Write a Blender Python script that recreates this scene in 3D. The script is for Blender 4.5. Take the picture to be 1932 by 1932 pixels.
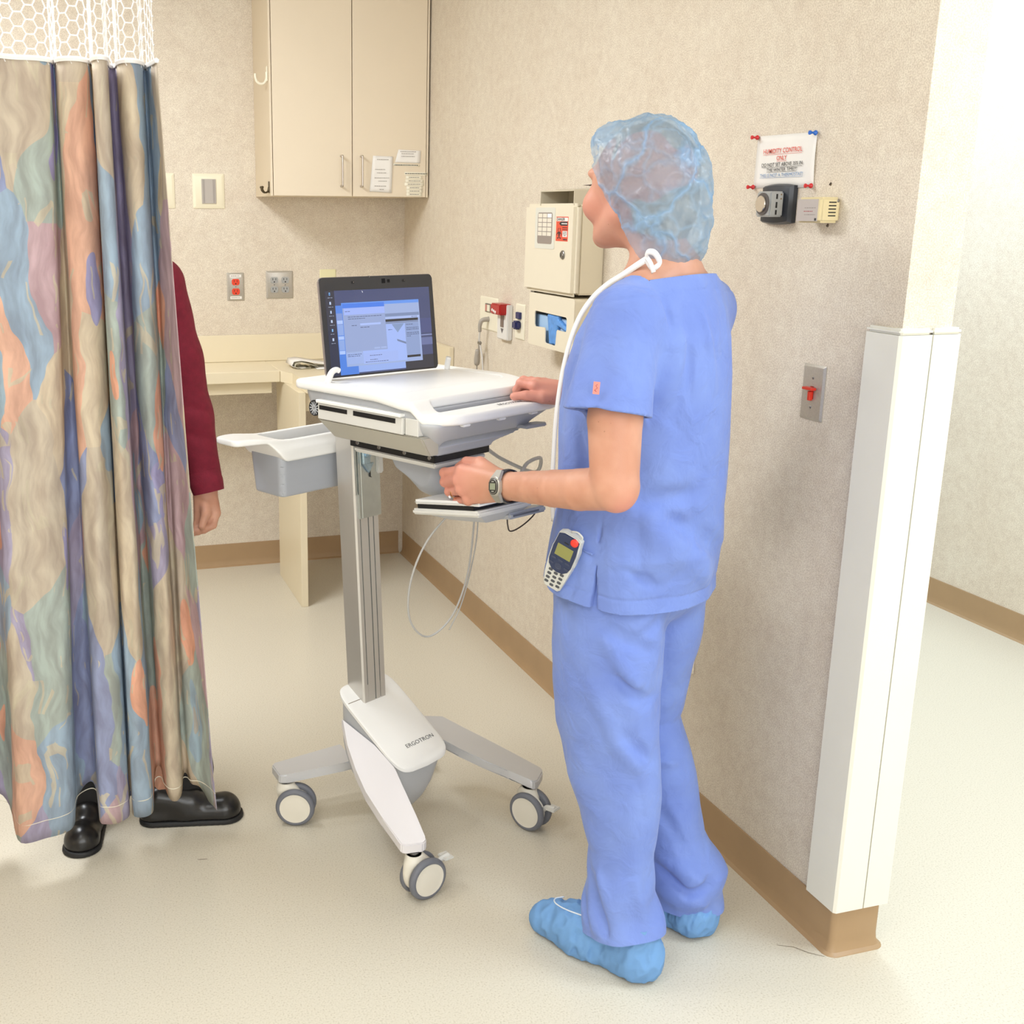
import bpy, bmesh, math, random
import numpy as np
from mathutils import Vector, Matrix
PI = math.pi
R = math.radians
scene = bpy.context.scene
for o in list(bpy.data.objects):
    bpy.data.objects.remove(o, do_unlink=True)

# ------------------------------------------------------------------ camera
cam_d = bpy.data.cameras.new('camera')
cam = bpy.data.objects.new('camera', cam_d)
scene.collection.objects.link(cam)
scene.camera = cam
PITCH, YAW, ROLL, FOC, EYE = 0.248291, 0.299025, 0.006237, 2126.33, 1.51384
F = Vector((math.sin(YAW)*math.cos(PITCH), math.cos(YAW)*math.cos(PITCH), -math.sin(PITCH)))
Rt = F.cross(Vector((0, 0, 1))).normalized()
Up = Rt.cross(F)
R2 = Rt*math.cos(ROLL) + Up*math.sin(ROLL)
U2 = -Rt*math.sin(ROLL) + Up*math.cos(ROLL)
cam.matrix_world = Matrix(((R2.x, U2.x, -F.x, 0), (R2.y, U2.y, -F.y, 0), (R2.z, U2.z, -F.z, EYE), (0, 0, 0, 1)))
cam_d.sensor_fit = 'HORIZONTAL'
cam_d.sensor_width = 36
cam_d.lens = 36*FOC/1932
cam_d.shift_x = (966-745.96)/1932
cam_d.shift_y = -(966-940.36)/1932
cam_d.clip_start = 0.05

# ------------------------------------------------------------------ world, lights, exposure
scene.view_settings.view_transform = 'Standard'
scene.view_settings.look = 'None'
scene.view_settings.gamma = 1
scene.view_settings.use_curve_mapping = False
scene.view_settings.exposure = 0.30
w = bpy.data.worlds.new('world'); scene.world = w
w.use_nodes = True
w.node_tree.nodes['Background'].inputs[0].default_value = (1.0, 0.97, 0.93, 1)
w.node_tree.nodes['Background'].inputs[1].default_value = 0.3

def area(name, loc, sx, sy, power, col, rot=(0, 0, 0), spread=180):
    d = bpy.data.lights.new(name, 'AREA'); d.shape = 'RECTANGLE'
    d.size = sx; d.size_y = sy; d.energy = power; d.color = col; d.spread = R(spread)
    o = bpy.data.objects.new(name, d); scene.collection.objects.link(o)
    o.location = loc; o.rotation_euler = rot
    return o
CEIL = 2.62
WARM = (0.90, 0.95, 1.0)
COOL = (0.66, 0.83, 1.0)
area('ceiling_lamp_light', (-0.4, 3.0, CEIL-0.03), 0.6, 1.2, 50, WARM)
area('ceiling_lamp_light', (-0.7, 0.6, CEIL-0.03), 1.2, 1.2, 14, WARM)
area('ceiling_lamp_light', (0.5, -1.2, CEIL-0.03), 1.2, 1.2, 5, WARM)
area('camera_side_fill', (0.2, -2.6, 1.75), 3.6, 1.5, 76, (0.90, 0.95, 1.0), (R(96), 0, 0))  # soft fill added behind the camera to brighten the walls; no window there
area('ceiling_lamp_light', (2.45, 0.9, CEIL-0.03), 0.6, 1.2, 34, COOL)
area('ceiling_lamp_light', (2.45, 3.6, CEIL-0.03), 0.6, 1.2, 34, COOL)

# ------------------------------------------------------------------ helpers
C = scene.collection
def lin(c):
    def f(v):
        v /= 255.0
        return v/12.92 if v <= 0.04045 else ((v+0.055)/1.055)**2.4
    return (f(c[0]), f(c[1]), f(c[2]), 1)
MATS = {}
def mat(name, col, rough=0.5, metal=0.0, spec=0.5, noise=0.0, nscale=40, bump=0.0, bscale=200, coat=0, emit=None, estr=0,
        sss=0.0, alpha=1.0, trans=0.0):
    if name in MATS: return MATS[name]
    m = bpy.data.materials.new(name); m.use_nodes = True
    nt = m.node_tree; b = nt.nodes['Principled BSDF']
    c = lin(col)
    b.inputs['Base Color'].default_value = c
    b.inputs['Roughness'].default_value = rough
    b.inputs['Metallic'].default_value = metal
    b.inputs['Specular IOR Level'].default_value = spec
    b.inputs['Coat Weight'].default_value = coat
    b.inputs['Alpha'].default_value = alpha
    b.inputs['Transmission Weight'].default_value = trans
    if sss:
        b.inputs['Subsurface Weight'].default_value = sss
        b.inputs['Subsurface Radius'].default_value = (0.012, 0.004, 0.002)
        b.inputs['Subsurface Scale'].default_value = 1.0
    if emit:
        b.inputs['Emission Color'].default_value = lin(emit); b.inputs['Emission Strength'].default_value = estr
    tc = nt.nodes.new('ShaderNodeTexCoord')
    if noise:
        n = nt.nodes.new('ShaderNodeTexNoise'); n.inputs['Scale'].default_value = nscale; n.inputs['Detail'].default_value = 4
        nt.links.new(tc.outputs['Object'], n.inputs['Vector'])
        r = nt.nodes.new('ShaderNodeValToRGB')
        r.color_ramp.elements[0].position = 0.35; r.color_ramp.elements[1].position = 0.65
        r.color_ramp.elements[0].color = (c[0]*(1-noise), c[1]*(1-noise), c[2]*(1-noise), 1)
        r.color_ramp.elements[1].color = (min(1, c[0]*(1+noise)), min(1, c[1]*(1+noise)), min(1, c[2]*(1+noise)), 1)
        nt.links.new(n.outputs['Fac'], r.inputs['Fac']); nt.links.new(r.outputs['Color'], b.inputs['Base Color'])
    if bump:
        n2 = nt.nodes.new('ShaderNodeTexNoise'); n2.inputs['Scale'].default_value = bscale; n2.inputs['Detail'].default_value = 3
        nt.links.new(tc.outputs['Object'], n2.inputs['Vector'])
        bp = nt.nodes.new('ShaderNodeBump'); bp.inputs['Strength'].default_value = bump; bp.inputs['Distance'].default_value = 0.002
        nt.links.new(n2.outputs['Fac'], bp.inputs['Height']); nt.links.new(bp.outputs['Normal'], b.inputs['Normal'])
    MATS[name] = m
    return m

def tag(o, label=None, cat=None, group=None, kind=None):
    if label: o['label'] = label
    if cat: o['category'] = cat
    if group: o['group'] = group
    if kind: o['kind'] = kind
    return o
def thing(name, label, cat, loc=(0, 0, 0), rz=0, group=None, rot=None):
    o = bpy.data.objects.new(name, None); C.objects.link(o)
    o.empty_display_size = 0.05
    o.location = loc; o.rotation_euler = rot if rot else (0, 0, rz)
    return tag(o, label, cat, group)
def obj(name, bm, m, parent=None, smooth=False, label=None):
    me = bpy.data.meshes.new(name)
    if isinstance(bm, tuple):
        me.from_pydata([tuple(v) for v in bm[0]], [], [tuple(f) for f in bm[1]]); me.update()
    else:
        bmesh.ops.recalc_face_normals(bm, faces=bm.faces[:])
        bm.to_mesh(me); bm.free()
    if m: 
        for k in (m if isinstance(m, (list, tuple)) else [m]): me.materials.append(k)
    if smooth:
        me.polygons.foreach_set('use_smooth', [True]*len(me.polygons))
        if smooth != 'all':
            try: me.set_sharp_from_angle(angle=R(smooth if smooth is not True else 35))
            except Exception: pass
    o = bpy.data.objects.new(name, me); C.objects.link(o)
    if parent: o.parent = parent
    if label: o['label'] = label
    return o
def bx(bm, lo, hi, bev=0.0, seg=1, M=None):
    """axis box lo..hi added to bm, optional bevel and transform"""
    v = [bm.verts.new((x, y, z)) for x in (lo[0], hi[0]) for y in (lo[1], hi[1]) for z in (lo[2], hi[2])]
    fs = [bm.faces.new([v[i] for i in f]) for f in ((0, 1, 3, 2), (4, 6, 7, 5), (0, 4, 5, 1), (2, 3, 7, 6), (0, 2, 6, 4), (1, 5, 7, 3))]
    es = list({e for f in fs for e in f.edges})
    if bev:
        r = bmesh.ops.bevel(bm, geom=es, offset=bev, segments=seg, affect='EDGES', clamp_overlap=True)
        v = list({x for f in r['faces'] for x in f.verts} | {x for x in v if x.is_valid})
    if M is not None: bmesh.ops.transform(bm, matrix=M, verts=[x for x in v if x.is_valid])
    return bm
def box(lo, hi, bev=0.0, seg=1, M=None):
    return bx(bmesh.new(), lo, hi, bev, seg, M)
def frame_from(p, q):
    d = (Vector(q)-Vector(p)); L = d.length; d.normalize()
    a = Vector((0, 0, 1)) if abs(d.z) < 0.9 else Vector((1, 0, 0))
    x = d.cross(a).normalized(); y = d.cross(x)
    return Vector(p), x, y, d, L
def ring(bm, c, x, y, rx, ry, n, e=2.0):
    out = []
    for i in range(n):
        t = 2*PI*i/n; ct, st = math.cos(t), math.sin(t)
        px = math.copysign(abs(ct)**(2/e), ct)*rx; py = math.copysign(abs(st)**(2/e), st)*ry
        out.append(bm.verts.new(Vector(c)+x*px+y*py))
    return out
def skin(bm, rings, cap0=True, cap1=True, close=True):
    for a, b in zip(rings[:-1], rings[1:]):
        n = len(a)
        for i in range(n if close else n-1):
            j = (i+1) % n
            bm.faces.new((a[i], a[j], b[j], b[i]))
    if cap0: bm.faces.new(rings[0][::-1])
    if cap1: bm.faces.new(rings[-1])
    return bm
def cyl(bm, p, q, r, n=20, r2=None, cap=True):
    o, x, y, d, L = frame_from(p, q)
    a = ring(bm, o, x, y, r, r, n); b = ring(bm, Vector(q), x, y, r2 if r2 is not None else r, r2 if r2 is not None else r, n)
    return skin(bm, [a, b], cap, cap)
def lathe(bm, p, q, prof, n=28):
    """prof: list of (t along p->q in metres, radius)"""
    o, x, y, d, L = frame_from(p, q)
    rs = [ring(bm, o+d*t, x, y, max(r, 1e-5), max(r, 1e-5), n) for t, r in prof]
    return skin(bm, rs)
def spline(pts, n):
    P = [Vector(p) for p in pts]; P = [2*P[0]-P[1]] + P + [2*P[-1]-P[-2]]; out = []
    for i in range(1, len(P)-2):
        for k in range(n):
            t = k/n; a, b, c, d = P[i-1], P[i], P[i+1], P[i+2]
            out.append(0.5*((2*b)+(c-a)*t+(2*a-5*b+4*c-d)*t*t+(-a+3*b-3*c+d)*t**3))
    out.append(P[-2]); return out
def tube(bm, pts, r, n=10, sm=8, flat=1.0):
    P = spline(pts, sm) if sm > 1 else [Vector(p) for p in pts]
    rs = []; up = None
    for i, p in enumerate(P):
        d = (P[min(i+1, len(P)-1)]-P[max(i-1, 0)]).normalized()
        if up is None:
            up = Vector((0, 0, 1)) if abs(d.z) < 0.9 else Vector((1, 0, 0))
        x = d.cross(up).normalized(); y = x.cross(d).normalized(); up = y
        rr = r(i/(len(P)-1)) if callable(r) else r
        rs.append(ring(bm, p, x, y, rr, rr*flat, n))
    return skin(bm, rs)
def prism(pts2, z0, z1, bev=0.0, seg=2, fn=None):
    """polygon in xy extruded z0..z1 ; fn maps (x,y,z)->Vector afterwards"""
    bm = bmesh.new()
    a = [bm.verts.new((x, y, z0)) for x, y in pts2]; b = [bm.verts.new((x, y, z1)) for x, y in pts2]
    skin(bm, [a, b])
    if bev:
        es = [e for e in bm.edges if abs(e.verts[0].co.z-e.verts[1].co.z) < 1e-6]
        bmesh.ops.bevel(bm, geom=es, offset=bev, segments=seg, affect='EDGES', clamp_overlap=True)
    if fn:
        for v in bm.verts: v.co = fn(v.co)
    return bm
def rrect(x0, y0, x1, y1, r, n=6):
    out = []
    for cx, cy, a0 in ((x1-r, y1-r, 0), (x0+r, y1-r, 90), (x0+r, y0+r, 180), (x1-r, y0+r, 270)):
        for k in range(n+1):
            a = R(a0+90*k/n); out.append((cx+r*math.cos(a), cy+r*math.sin(a)))
    return out
def text(s, size, m, M, parent=None, name='lettering', ext=0.0002, align='CENTER', sx=1.0, label=None, thick=0.0):
    cu = bpy.data.curves.new('t', 'FONT'); cu.body = s; cu.size = size; cu.extrude = ext; cu.align_x = align; cu.align_y = 'CENTER'
    cu.offset = thick; cu.resolution_u = 3
    t = bpy.data.objects.new('t', cu); C.objects.link(t)
    dg = bpy.context.evaluated_depsgraph_get(); dg.update()
    me = bpy.data.meshes.new_from_object(t.evaluated_get(dg))
    bpy.data.objects.remove(t); bpy.data.curves.remove(cu)
    me.transform(M @ Matrix.Diagonal((sx, 1, 1, 1)))
    me.materials.clear(); me.materials.append(m)
    o = bpy.data.objects.new(name, me); C.objects.link(o)
    if parent: o.parent = parent
    if label: o['label'] = label
    return o
def axes(o, x, y, z):
    return Matrix(((x[0], y[0], z[0], o[0]), (x[1], y[1], z[1], o[1]), (x[2], y[2], z[2], o[2]), (0, 0, 0, 1)))

# ---- implicit surfaces: signed distances on a grid, meshed with surface nets
def _smin(a, b, k):
    h = np.clip(0.5+0.5*(b-a)/k, 0, 1)
    return b*(1-h)+a*h - k*h*(1-h)
class Sdf:
    def __init__(s): s.p = []; s.post = []
    def cone(s, a, b, ra, rb, k=0.01, flat=None):
        s.p.append(('c', np.array(a, float), np.array(b, float), ra, rb, k, flat)); return s
    def ell(s, c, r, k=0.01, M=None, sub=False):
        s.p.append(('e', np.array(c, float), np.array(r, float), M, sub, k)); return s
    def chain(s, pts, rad, k=0.01):
        for i in range(len(pts)-1): s.cone(pts[i], pts[i+1], rad[i], rad[i+1], k)
        return s
    def eval(s, P, margin=0.06):
        d = np.full(len(P), 9.0, np.float32)
        for q in s.p:
            if q[0] == 'c':
                _, a, b, ra, rb, k, flat = q
                c = (a+b)/2; Rr = np.linalg.norm(b-a)/2+max(ra, rb)+margin
                if flat is not None: Rr = np.linalg.norm(b-a)/2+max(ra, rb)*max(1, max(flat))+margin
                idx = np.nonzero(((P-c)**2).sum(1) < Rr*Rr)[0]
                if len(idx) == 0: continue
                X = P[idx]
                if flat is not None:      # anisotropic scale about the axis
                    sc = np.array(flat); X = (X-c)/sc; A = (a-c)/sc; B = (b-c)/sc
                else: A, B = a, b
                ab = B-A; L2 = (ab**2).sum()+1e-12
                t = np.clip(((X-A)@ab)/L2, 0, 1)
                dd = np.sqrt(((X-A-t[:, None]*ab)**2).sum(1))-(ra+(rb-ra)*t)
                if flat is not None: dd = dd*min(flat)
                sub = False
            else:
                _, c, r, M, sub, k = q
                Rr = r.max()+margin
                idx = np.nonzero(((P-c)**2).sum(1) < Rr*Rr)[0]
                if len(idx) == 0: continue
                X = P[idx]-c
                if M is not None: X = X@M
                k0 = np.sqrt(((X/r)**2).sum(1)); k1 = np.sqrt(((X/(r*r))**2).sum(1))+1e-9
                dd = k0*(k0-1)/k1
            if sub: d[idx] = -_smin(-d[idx], dd, k)
            else: d[idx] = _smin(d[idx], dd, k)
        for f in s.post: d = f(P, d)
        return d
    def mesh(s, lo, hi, h):
        lo = np.array(lo, float); n = (np.ceil((np.array(hi)-lo)/h/4).astype(int)+1)*4+1
        f = 4
        nc = (n-1)//f+1
        ax = [lo[i]+np.arange(nc[i])*h*f for i in range(3)]
        g = np.stack(np.meshgrid(*ax, indexing='ij'), -1).reshape(-1, 3)
        dc = s.eval(g).reshape(nc)
        # blocks whose any corner is near the surface
        near = np.abs(dc) < h*f*2.7
        blk = np.zeros(nc-1, bool)
        for i in (0, 1):
            for j in (0, 1):
                for k in (0, 1):
                    blk |= near[i:nc[0]-1+i, j:nc[1]-1+j, k:nc[2]-1+k]
        G = np.where(dc[:-1, :-1, :-1] < 0, -1.0, 1.0).astype(np.float32)
        G = np.repeat(np.repeat(np.repeat(G, f, 0), f, 1), f, 2)
        G = np.pad(G, ((0, 1),)*3, constant_values=1.0)
        m = np.repeat(np.repeat(np.repeat(blk, f, 0), f, 1), f, 2)
        m = np.pad(m, ((0, 1),)*3)
        mm = m.copy(); mm[1:] |= m[:-1]; m2 = mm.copy(); mm[:, 1:] |= m2[:, :-1]; m2 = mm.copy(); mm[:, :, 1:] |= m2[:, :, :-1]
        idx = np.argwhere(mm)
        vals = np.empty(len(idx), np.float32)
        for q in range(0, len(idx), 400000):
            vals[q:q+400000] = s.eval(lo+idx[q:q+400000]*h, margin=0.03)
        G[mm] = vals
        for q in (0, -1): G[q] = np.abs(G[q]); G[:, q] = np.abs(G[:, q]); G[:, :, q] = np.abs(G[:, :, q])
        S = G < 0
        V = []; ids = []; shp = np.array(G.shape)
        quads = []
        lin_ = lambda c: (c[:, 0]*shp[1]+c[:, 1])*shp[2]+c[:, 2]
        for a in range(3):
            sl0 = [slice(None)]*3; sl1 = [slice(None)]*3; sl0[a] = slice(0, -1); sl1[a] = slice(1, None)
            e = np.argwhere(S[tuple(sl0)] != S[tuple(sl1)])
            e1 = e.copy(); e1[:, a] += 1
            g0 = G[tuple(e.T)]; g1 = G[tuple(e1.T)]
            t = g0/(g0-g1)
            pt = e.astype(float); pt[:, a] += t
            b, c = (a+1) % 3, (a+2) % 3
            cells = []
            for db, dc_ in ((0, 0), (-1, 0), (-1, -1), (0, -1)):
                cc = e.copy(); cc[:, b] += db; cc[:, c] += dc_
                cells.append(lin_(cc)); V.append(pt); ids.append(cells[-1])
            qd = np.stack(cells, 1)
            fl = g0 >= 0
            qd[fl] = qd[fl][:, ::-1]
            quads.append(qd)
        ids = np.concatenate(ids); V = np.concatenate(V); quads = np.concatenate(quads)
        u, inv = np.unique(ids, return_inverse=True)
        cnt = np.bincount(inv)
        P = np.stack([np.bincount(inv, V[:, i])/cnt for i in range(3)], 1)*h+lo
        F_ = np.searchsorted(u, quads)
        return P, F_
def np_obj(name, P, Fq, m, parent=None, cuts=None, solid=0.0, smooth_it=0, fn=None):
    me = bpy.data.meshes.new(name)
    me.vertices.add(len(P)); me.vertices.foreach_set('co', P.astype(np.float32).ravel())
    nf = len(Fq)
    me.loops.add(nf*4); me.loops.foreach_set('vertex_index', Fq.astype(np.int32).ravel())
    me.polygons.add(nf); me.polygons.foreach_set('loop_start', np.arange(nf, dtype=np.int32)*4)
    me.update(calc_edges=True)
    if cuts or smooth_it:
        bm = bmesh.new(); bm.from_mesh(me)
        for _ in range(smooth_it): bmesh.ops.smooth_vert(bm, verts=bm.verts[:], factor=0.5, use_axis_x=True, use_axis_y=True, use_axis_z=True)
        for (co, no, cond) in (cuts or []):
            vs = [v for v in bm.verts if cond is None or cond(v.co)]
            s_ = set(vs); fs = [f for f in bm.faces if all(v in s_ for v in f.verts)]
            es = list({e for f in fs for e in f.edges})
            bmesh.ops.bisect_plane(bm, geom=vs+es+fs, plane_co=co, plane_no=no, clear_outer=True)
        bm.to_mesh(me); bm.free()
    me.materials.append(m)
    me.polygons.foreach_set('use_smooth', [True]*len(me.polygons))
    o = bpy.data.objects.new(name, me); C.objects.link(o)
    if parent: o.parent = parent
    if solid:
        md = o.modifiers.new('cloth_thickness', 'SOLIDIFY'); md.thickness = solid; md.offset = -1
    return o
def wob(seed, scale, n=10):
    rng = np.random.RandomState(seed)
    K = rng.randn(n, 3)*np.array(scale); ph = rng.rand(n)*6.28
    def f(P):
        return np.sin(P@K.T+ph).sum(1)/math.sqrt(n)
    return f
def crease(folds):
    """folds: list of (p, q, width, depth): grooves (depth>0) or ridges (<0) along segments"""
    F_ = [(np.array(a, float), np.array(b, float), w_, d_) for a, b, w_, d_ in folds]
    def f(P, d):
        out = d
        for a, b, w_, dp in F_:
            c = (a+b)/2; Rr = np.linalg.norm(b-a)/2+3*w_
            idx = np.nonzero(((P-c)**2).sum(1) < Rr*Rr)[0]
            if not len(idx): continue
            X = P[idx]; ab = b-a; t = ((X-a)@ab)/(ab@ab)
            tc = np.clip(t, 0, 1)
            q2 = ((X-a-tc[:, None]*ab)**2).sum(1)
            out[idx] += dp*np.exp(-q2/(w_*w_))*(1-0.6*np.abs(2*tc-1)**2)
        return out
    return f
# ================================================================== the setting
XR, YB, YE, XH = 1.497, 4.749, 1.712, 3.345     # right partition face, back wall, partition end, far hallway wall
WT = 0.111                                       # partition thickness
def wall_material():
    m = bpy.data.materials.new('speckled wallcovering'); m.use_nodes = True; nt = m.node_tree; b = nt.nodes['Principled BSDF']
    tc = nt.nodes.new('ShaderNodeTexCoord')
    def N(scale, det=3, rough=0.6):
        n = nt.nodes.new('ShaderNodeTexNoise'); n.inputs['Scale'].default_value = scale; n.inputs['Detail'].default_value = det
        n.inputs['Roughness'].default_value = rough
        nt.links.new(tc.outputs['Object'], n.inputs['Vector']); return n
    def ramp(src, p0, c0, p1, c1):
        r = nt.nodes.new('ShaderNodeValToRGB'); e = r.color_ramp.elements
        e[0].position = p0; e[0].color = lin(c0); e[1].position = p1; e[1].color = lin(c1)
        nt.links.new(src.outputs['Fac'], r.inputs['Fac']); return r
    def mix(a, bb, fac):
        x = nt.nodes.new('ShaderNodeMix'); x.data_type = 'RGBA'; x.blend_type = 'MULTIPLY'; x.inputs[0].default_value = fac
        nt.links.new(a.outputs['Color'], x.inputs[6]); nt.links.new(bb, x.inputs[7])
        return x
    a = ramp(N(330, 2, 0.5), 0.40, (218, 208, 194), 0.60, (241, 233, 221))
    c = ramp(N(34, 4, 0.75), 0.30, (240, 235, 230), 0.70, (255, 254, 250))
    e = ramp(N(4, 2), 0.3, (249, 246, 242), 0.7, (255, 255, 253))
    x = mix(a, c.outputs['Color'], 1.0)
    y = nt.nodes.new('ShaderNodeMix'); y.data_type = 'RGBA'; y.blend_type = 'MULTIPLY'; y.inputs[0].default_value = 0.8
    nt.links.new(x.outputs[2], y.inputs[6]); nt.links.new(e.outputs['Color'], y.inputs[7])
    nt.links.new(y.outputs[2], b.inputs['Base Color'])
    b.inputs['Roughness'].default_value = 0.62; b.inputs['Specular IOR Level'].default_value = 0.35
    bp = nt.nodes.new('ShaderNodeBump'); bp.inputs['Strength'].default_value = 0.35; bp.inputs['Distance'].default_value = 0.001
    nt.links.new(N(330, 2, 0.5).outputs['Fac'], bp.inputs['Height']); nt.links.new(bp.outputs['Normal'], b.inputs['Normal'])
    return m
def floor_material():
    m = bpy.data.materials.new('speckled sheet vinyl'); m.use_nodes = True; nt = m.node_tree; b = nt.nodes['Principled BSDF']
    tc = nt.nodes.new('ShaderNodeTexCoord')
    n = nt.nodes.new('ShaderNodeTexNoise'); n.inputs['Scale'].default_value = 260; n.inputs['Detail'].default_value = 2
    nt.links.new(tc.outputs['Object'], n.inputs['Vector'])
    r = nt.nodes.new('ShaderNodeValToRGB'); e = r.color_ramp.elements
    e[0].position = 0.30; e[0].color = lin((196, 186, 166)); e[1].position = 0.42; e[1].color = lin((214, 206, 188))
    e2 = e.new(0.66); e2.color = lin((221, 213, 196))
    nt.links.new(n.outputs['Fac'], r.inputs['Fac'])
    nt.links.new(r.outputs['Color'], b.inputs['Base Color'])
    b.inputs['Roughness'].default_value = 0.28; b.inputs['Specular IOR Level'].default_value = 0.42
    n2 = nt.nodes.new('ShaderNodeTexNoise'); n2.inputs['Scale'].default_value = 3.5; n2.inputs['Detail'].default_value = 3
    nt.links.new(tc.outputs['Object'], n2.inputs['Vector'])
    bp = nt.nodes.new('ShaderNodeBump'); bp.inputs['Strength'].default_value = 0.08; bp.inputs['Distance'].default_value = 0.01
    nt.links.new(n2.outputs['Fac'], bp.inputs['Height']); nt.links.new(bp.outputs['Normal'], b.inputs['Normal'])
    return m
WALL = wall_material(); FLOOR = floor_material()
CEILM = mat('ceiling paint', (240, 238, 232), 0.9)
BASE = mat('tan rubber cove base', (172, 142, 106), 0.45, noise=0.03, nscale=8)
GUARD = mat('ivory vinyl corner guard', (238, 235, 222), 0.4, noise=0.012, nscale=6)
BLACK = mat('matt black', (18, 18, 20), 0.5)
def struct(name, bm, m, parent=None, smooth=False):
    o = obj(name, bm, m, parent, smooth)
    if parent is None: o['kind'] = 'structure'
    return o
struct('floor', box((-2.7, -2.7, -0.06), (XH+0.1, 8.1, 0)), FLOOR)
struct('ceiling', box((-2.7, -2.7, CEIL), (XH+0.1, 8.1, CEIL+0.08)), CEILM)
struct('wall_right', box((XR, YE, 0), (XR+WT, YB, CEIL)), WALL)
struct('wall_back', box((-2.6, YB, 0), (XR+WT, YB+0.12, CEIL)), WALL)
struct('wall_left', box((-2.7, -2.7, 0), (-2.6, YB, CEIL)), WALL)
struct('wall_front', box((-2.7, -2.8, 0), (XH, -2.7, CEIL)), WALL)
struct('wall_hallway', box((XH, -2.7, 0), (XH+0.1, 8.0, CEIL)), WALL)
struct('wall_hallway_end', box((XR+WT, 8.0, 0), (XH+0.1, 8.1, CEIL)), WALL)
struct('wall_hallway_side', box((XR+0.0, YB+0.12, 0), (XR+WT, 8.0, CEIL)), WALL)
def cove(name, path, side):
    """cove base profile swept along a floor path; side=+1: room lies left of the path direction"""
    prof = [(0.0, 0.1016), (0.0028, 0.1016), (0.0034, 0.1005), (0.0036, 0.03), (0.0052, 0.016), (0.0095, 0.006), (0.0165, 0.0015), (0.0172, 0.0), (0.0, 0.0)]
    bm = bmesh.new(); n = len(path); rows = []
    for i in range(n):
        p = Vector(path[i]).to_2d() if False else Vector((path[i][0], path[i][1]))
        dirs = []
        if i > 0: dirs.append((p-Vector(path[i-1][:2])).normalized())
        if i < n-1: dirs.append((Vector(path[i+1][:2])-p).normalized())
        nrm = [Vector((-d.y, d.x))*side for d in dirs]
        if len(nrm) == 2:
            b = (nrm[0]+nrm[1]).normalized(); b = b/max(0.3, b.dot(nrm[0]))
        else: b = nrm[0]
        rows.append([bm.verts.new((p.x+b.x*a, p.y+b.y*a, z)) for a, z in prof])
    for a, b in zip(rows[:-1], rows[1:]):
        for i in range(len(prof)):
            j = (i+1) % len(prof); bm.faces.new((a[i], a[j], b[j], b[i]))
    bm.faces.new(rows[0]); bm.faces.new(rows[-1][::-1])
    return struct(name, bm, BASE, smooth=25)
e_ = 0.0004
r_ = 0.012
def arc(cx, cy, r, a0, a1, n=5): return [(cx+r*math.cos(R(a0+(a1-a0)*k/n)), cy+r*math.sin(R(a0+(a1-a0)*k/n))) for k in range(n+1)]
cove('baseboard_right', [(XR-e_, YB-0.02)] + [(XR-e_, YE+0.008)] + arc(XR+0.0076, YE+0.008-e_*0, 0.008, 180, 270)[1:] + [(XR+WT-0.008, YE-e_)] + arc(XR+WT-0.0076, YE+0.008, 0.008, 270, 360)[1:] + [(XR+WT+e_, 8.0)], -1)
cove('baseboard_back', [(-2.6, YB-e_), (XR-0.019, YB-e_)], -1)
cove('baseboard_hallway', [(XH-e_, -2.7), (XH-e_, 8.0)], 1)
cove('baseboard_left', [(-2.6+e_, YB-0.02), (-2.6+e_, -2.7)], 1)
# corner guards on the partition end, one on each corner, with a bevelled cap
def guard(name, sx, x0, x1, xs, wrap):
    g = thing(name, None, None, (0, 0, 0)); g['kind'] = 'structure'
    t = 0.014
    if wrap == 'room':   # L-profile round the corner (XR, YE)
        prof = [(XR-t+0.005, YE-t), (XR-t, YE-t+0.005), (XR-t, YE+0.078), (XR-0.001, YE+0.078), (XR-0.001, YE-0.001), (XR+0.0565, YE-0.001), (XR+0.0565, YE-t)]
    else:
        X2 = XR+WT
        prof = [(XR+0.0595, YE-t), (XR+0.0595, YE-0.001), (X2+0.001, YE-0.001), (X2+0.001, YE+0.078), (X2+t, YE+0.078), (X2+t, YE-t+0.005), (X2+t-0.005, YE-t)]
    bm = prism(prof, 0.106, 1.302)
    obj('guard_cover', bm, GUARD, g)
    cap = prism(prof, 1.3025, 1.314, 0.004, 2)
    obj('end_cap', cap, GUARD, g, smooth=30)
    return g
guard('trim_1', 1, 0, 0, 0, 'room')
guard('trim_2', 1, 0, 0, 0, 'hall')
# small scuffs and a floor crack (stand-alone marks in the vinyl)
SC = mat('dark scuff', (120, 105, 85), 0.7)
def strip(pts, wdt, z, m, name, parent=None):
    bm = bmesh.new(); P = [Vector((p[0], p[1], z)) for p in pts]; L = []
    for i, p in enumerate(P):
        d = (P[min(i+1, len(P)-1)]-P[max(i-1, 0)]).normalized(); n = Vector((-d.y, d.x, 0))*wdt*(0.4+0.6*math.sin(PI*(i+0.5)/len(P)))
        L.append((bm.verts.new(p+n), bm.verts.new(p-n)))
    for a, b in zip(L[:-1], L[1:]): bm.faces.new((a[0], a[1], b[1], b[0]))
    return obj(name, bm, m, parent)
FL = bpy.data.objects['floor']
strip([(1.405, 1.768), (1.435, 1.752), (1.455, 1.725), (1.478, 1.706)], 0.0009, 0.0004, SC, 'crack', FL)
strip([(0.262, 2.448), (0.273, 2.447), (0.285, 2.445)], 0.0012, 0.0004, SC, 'scuff', FL)

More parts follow.
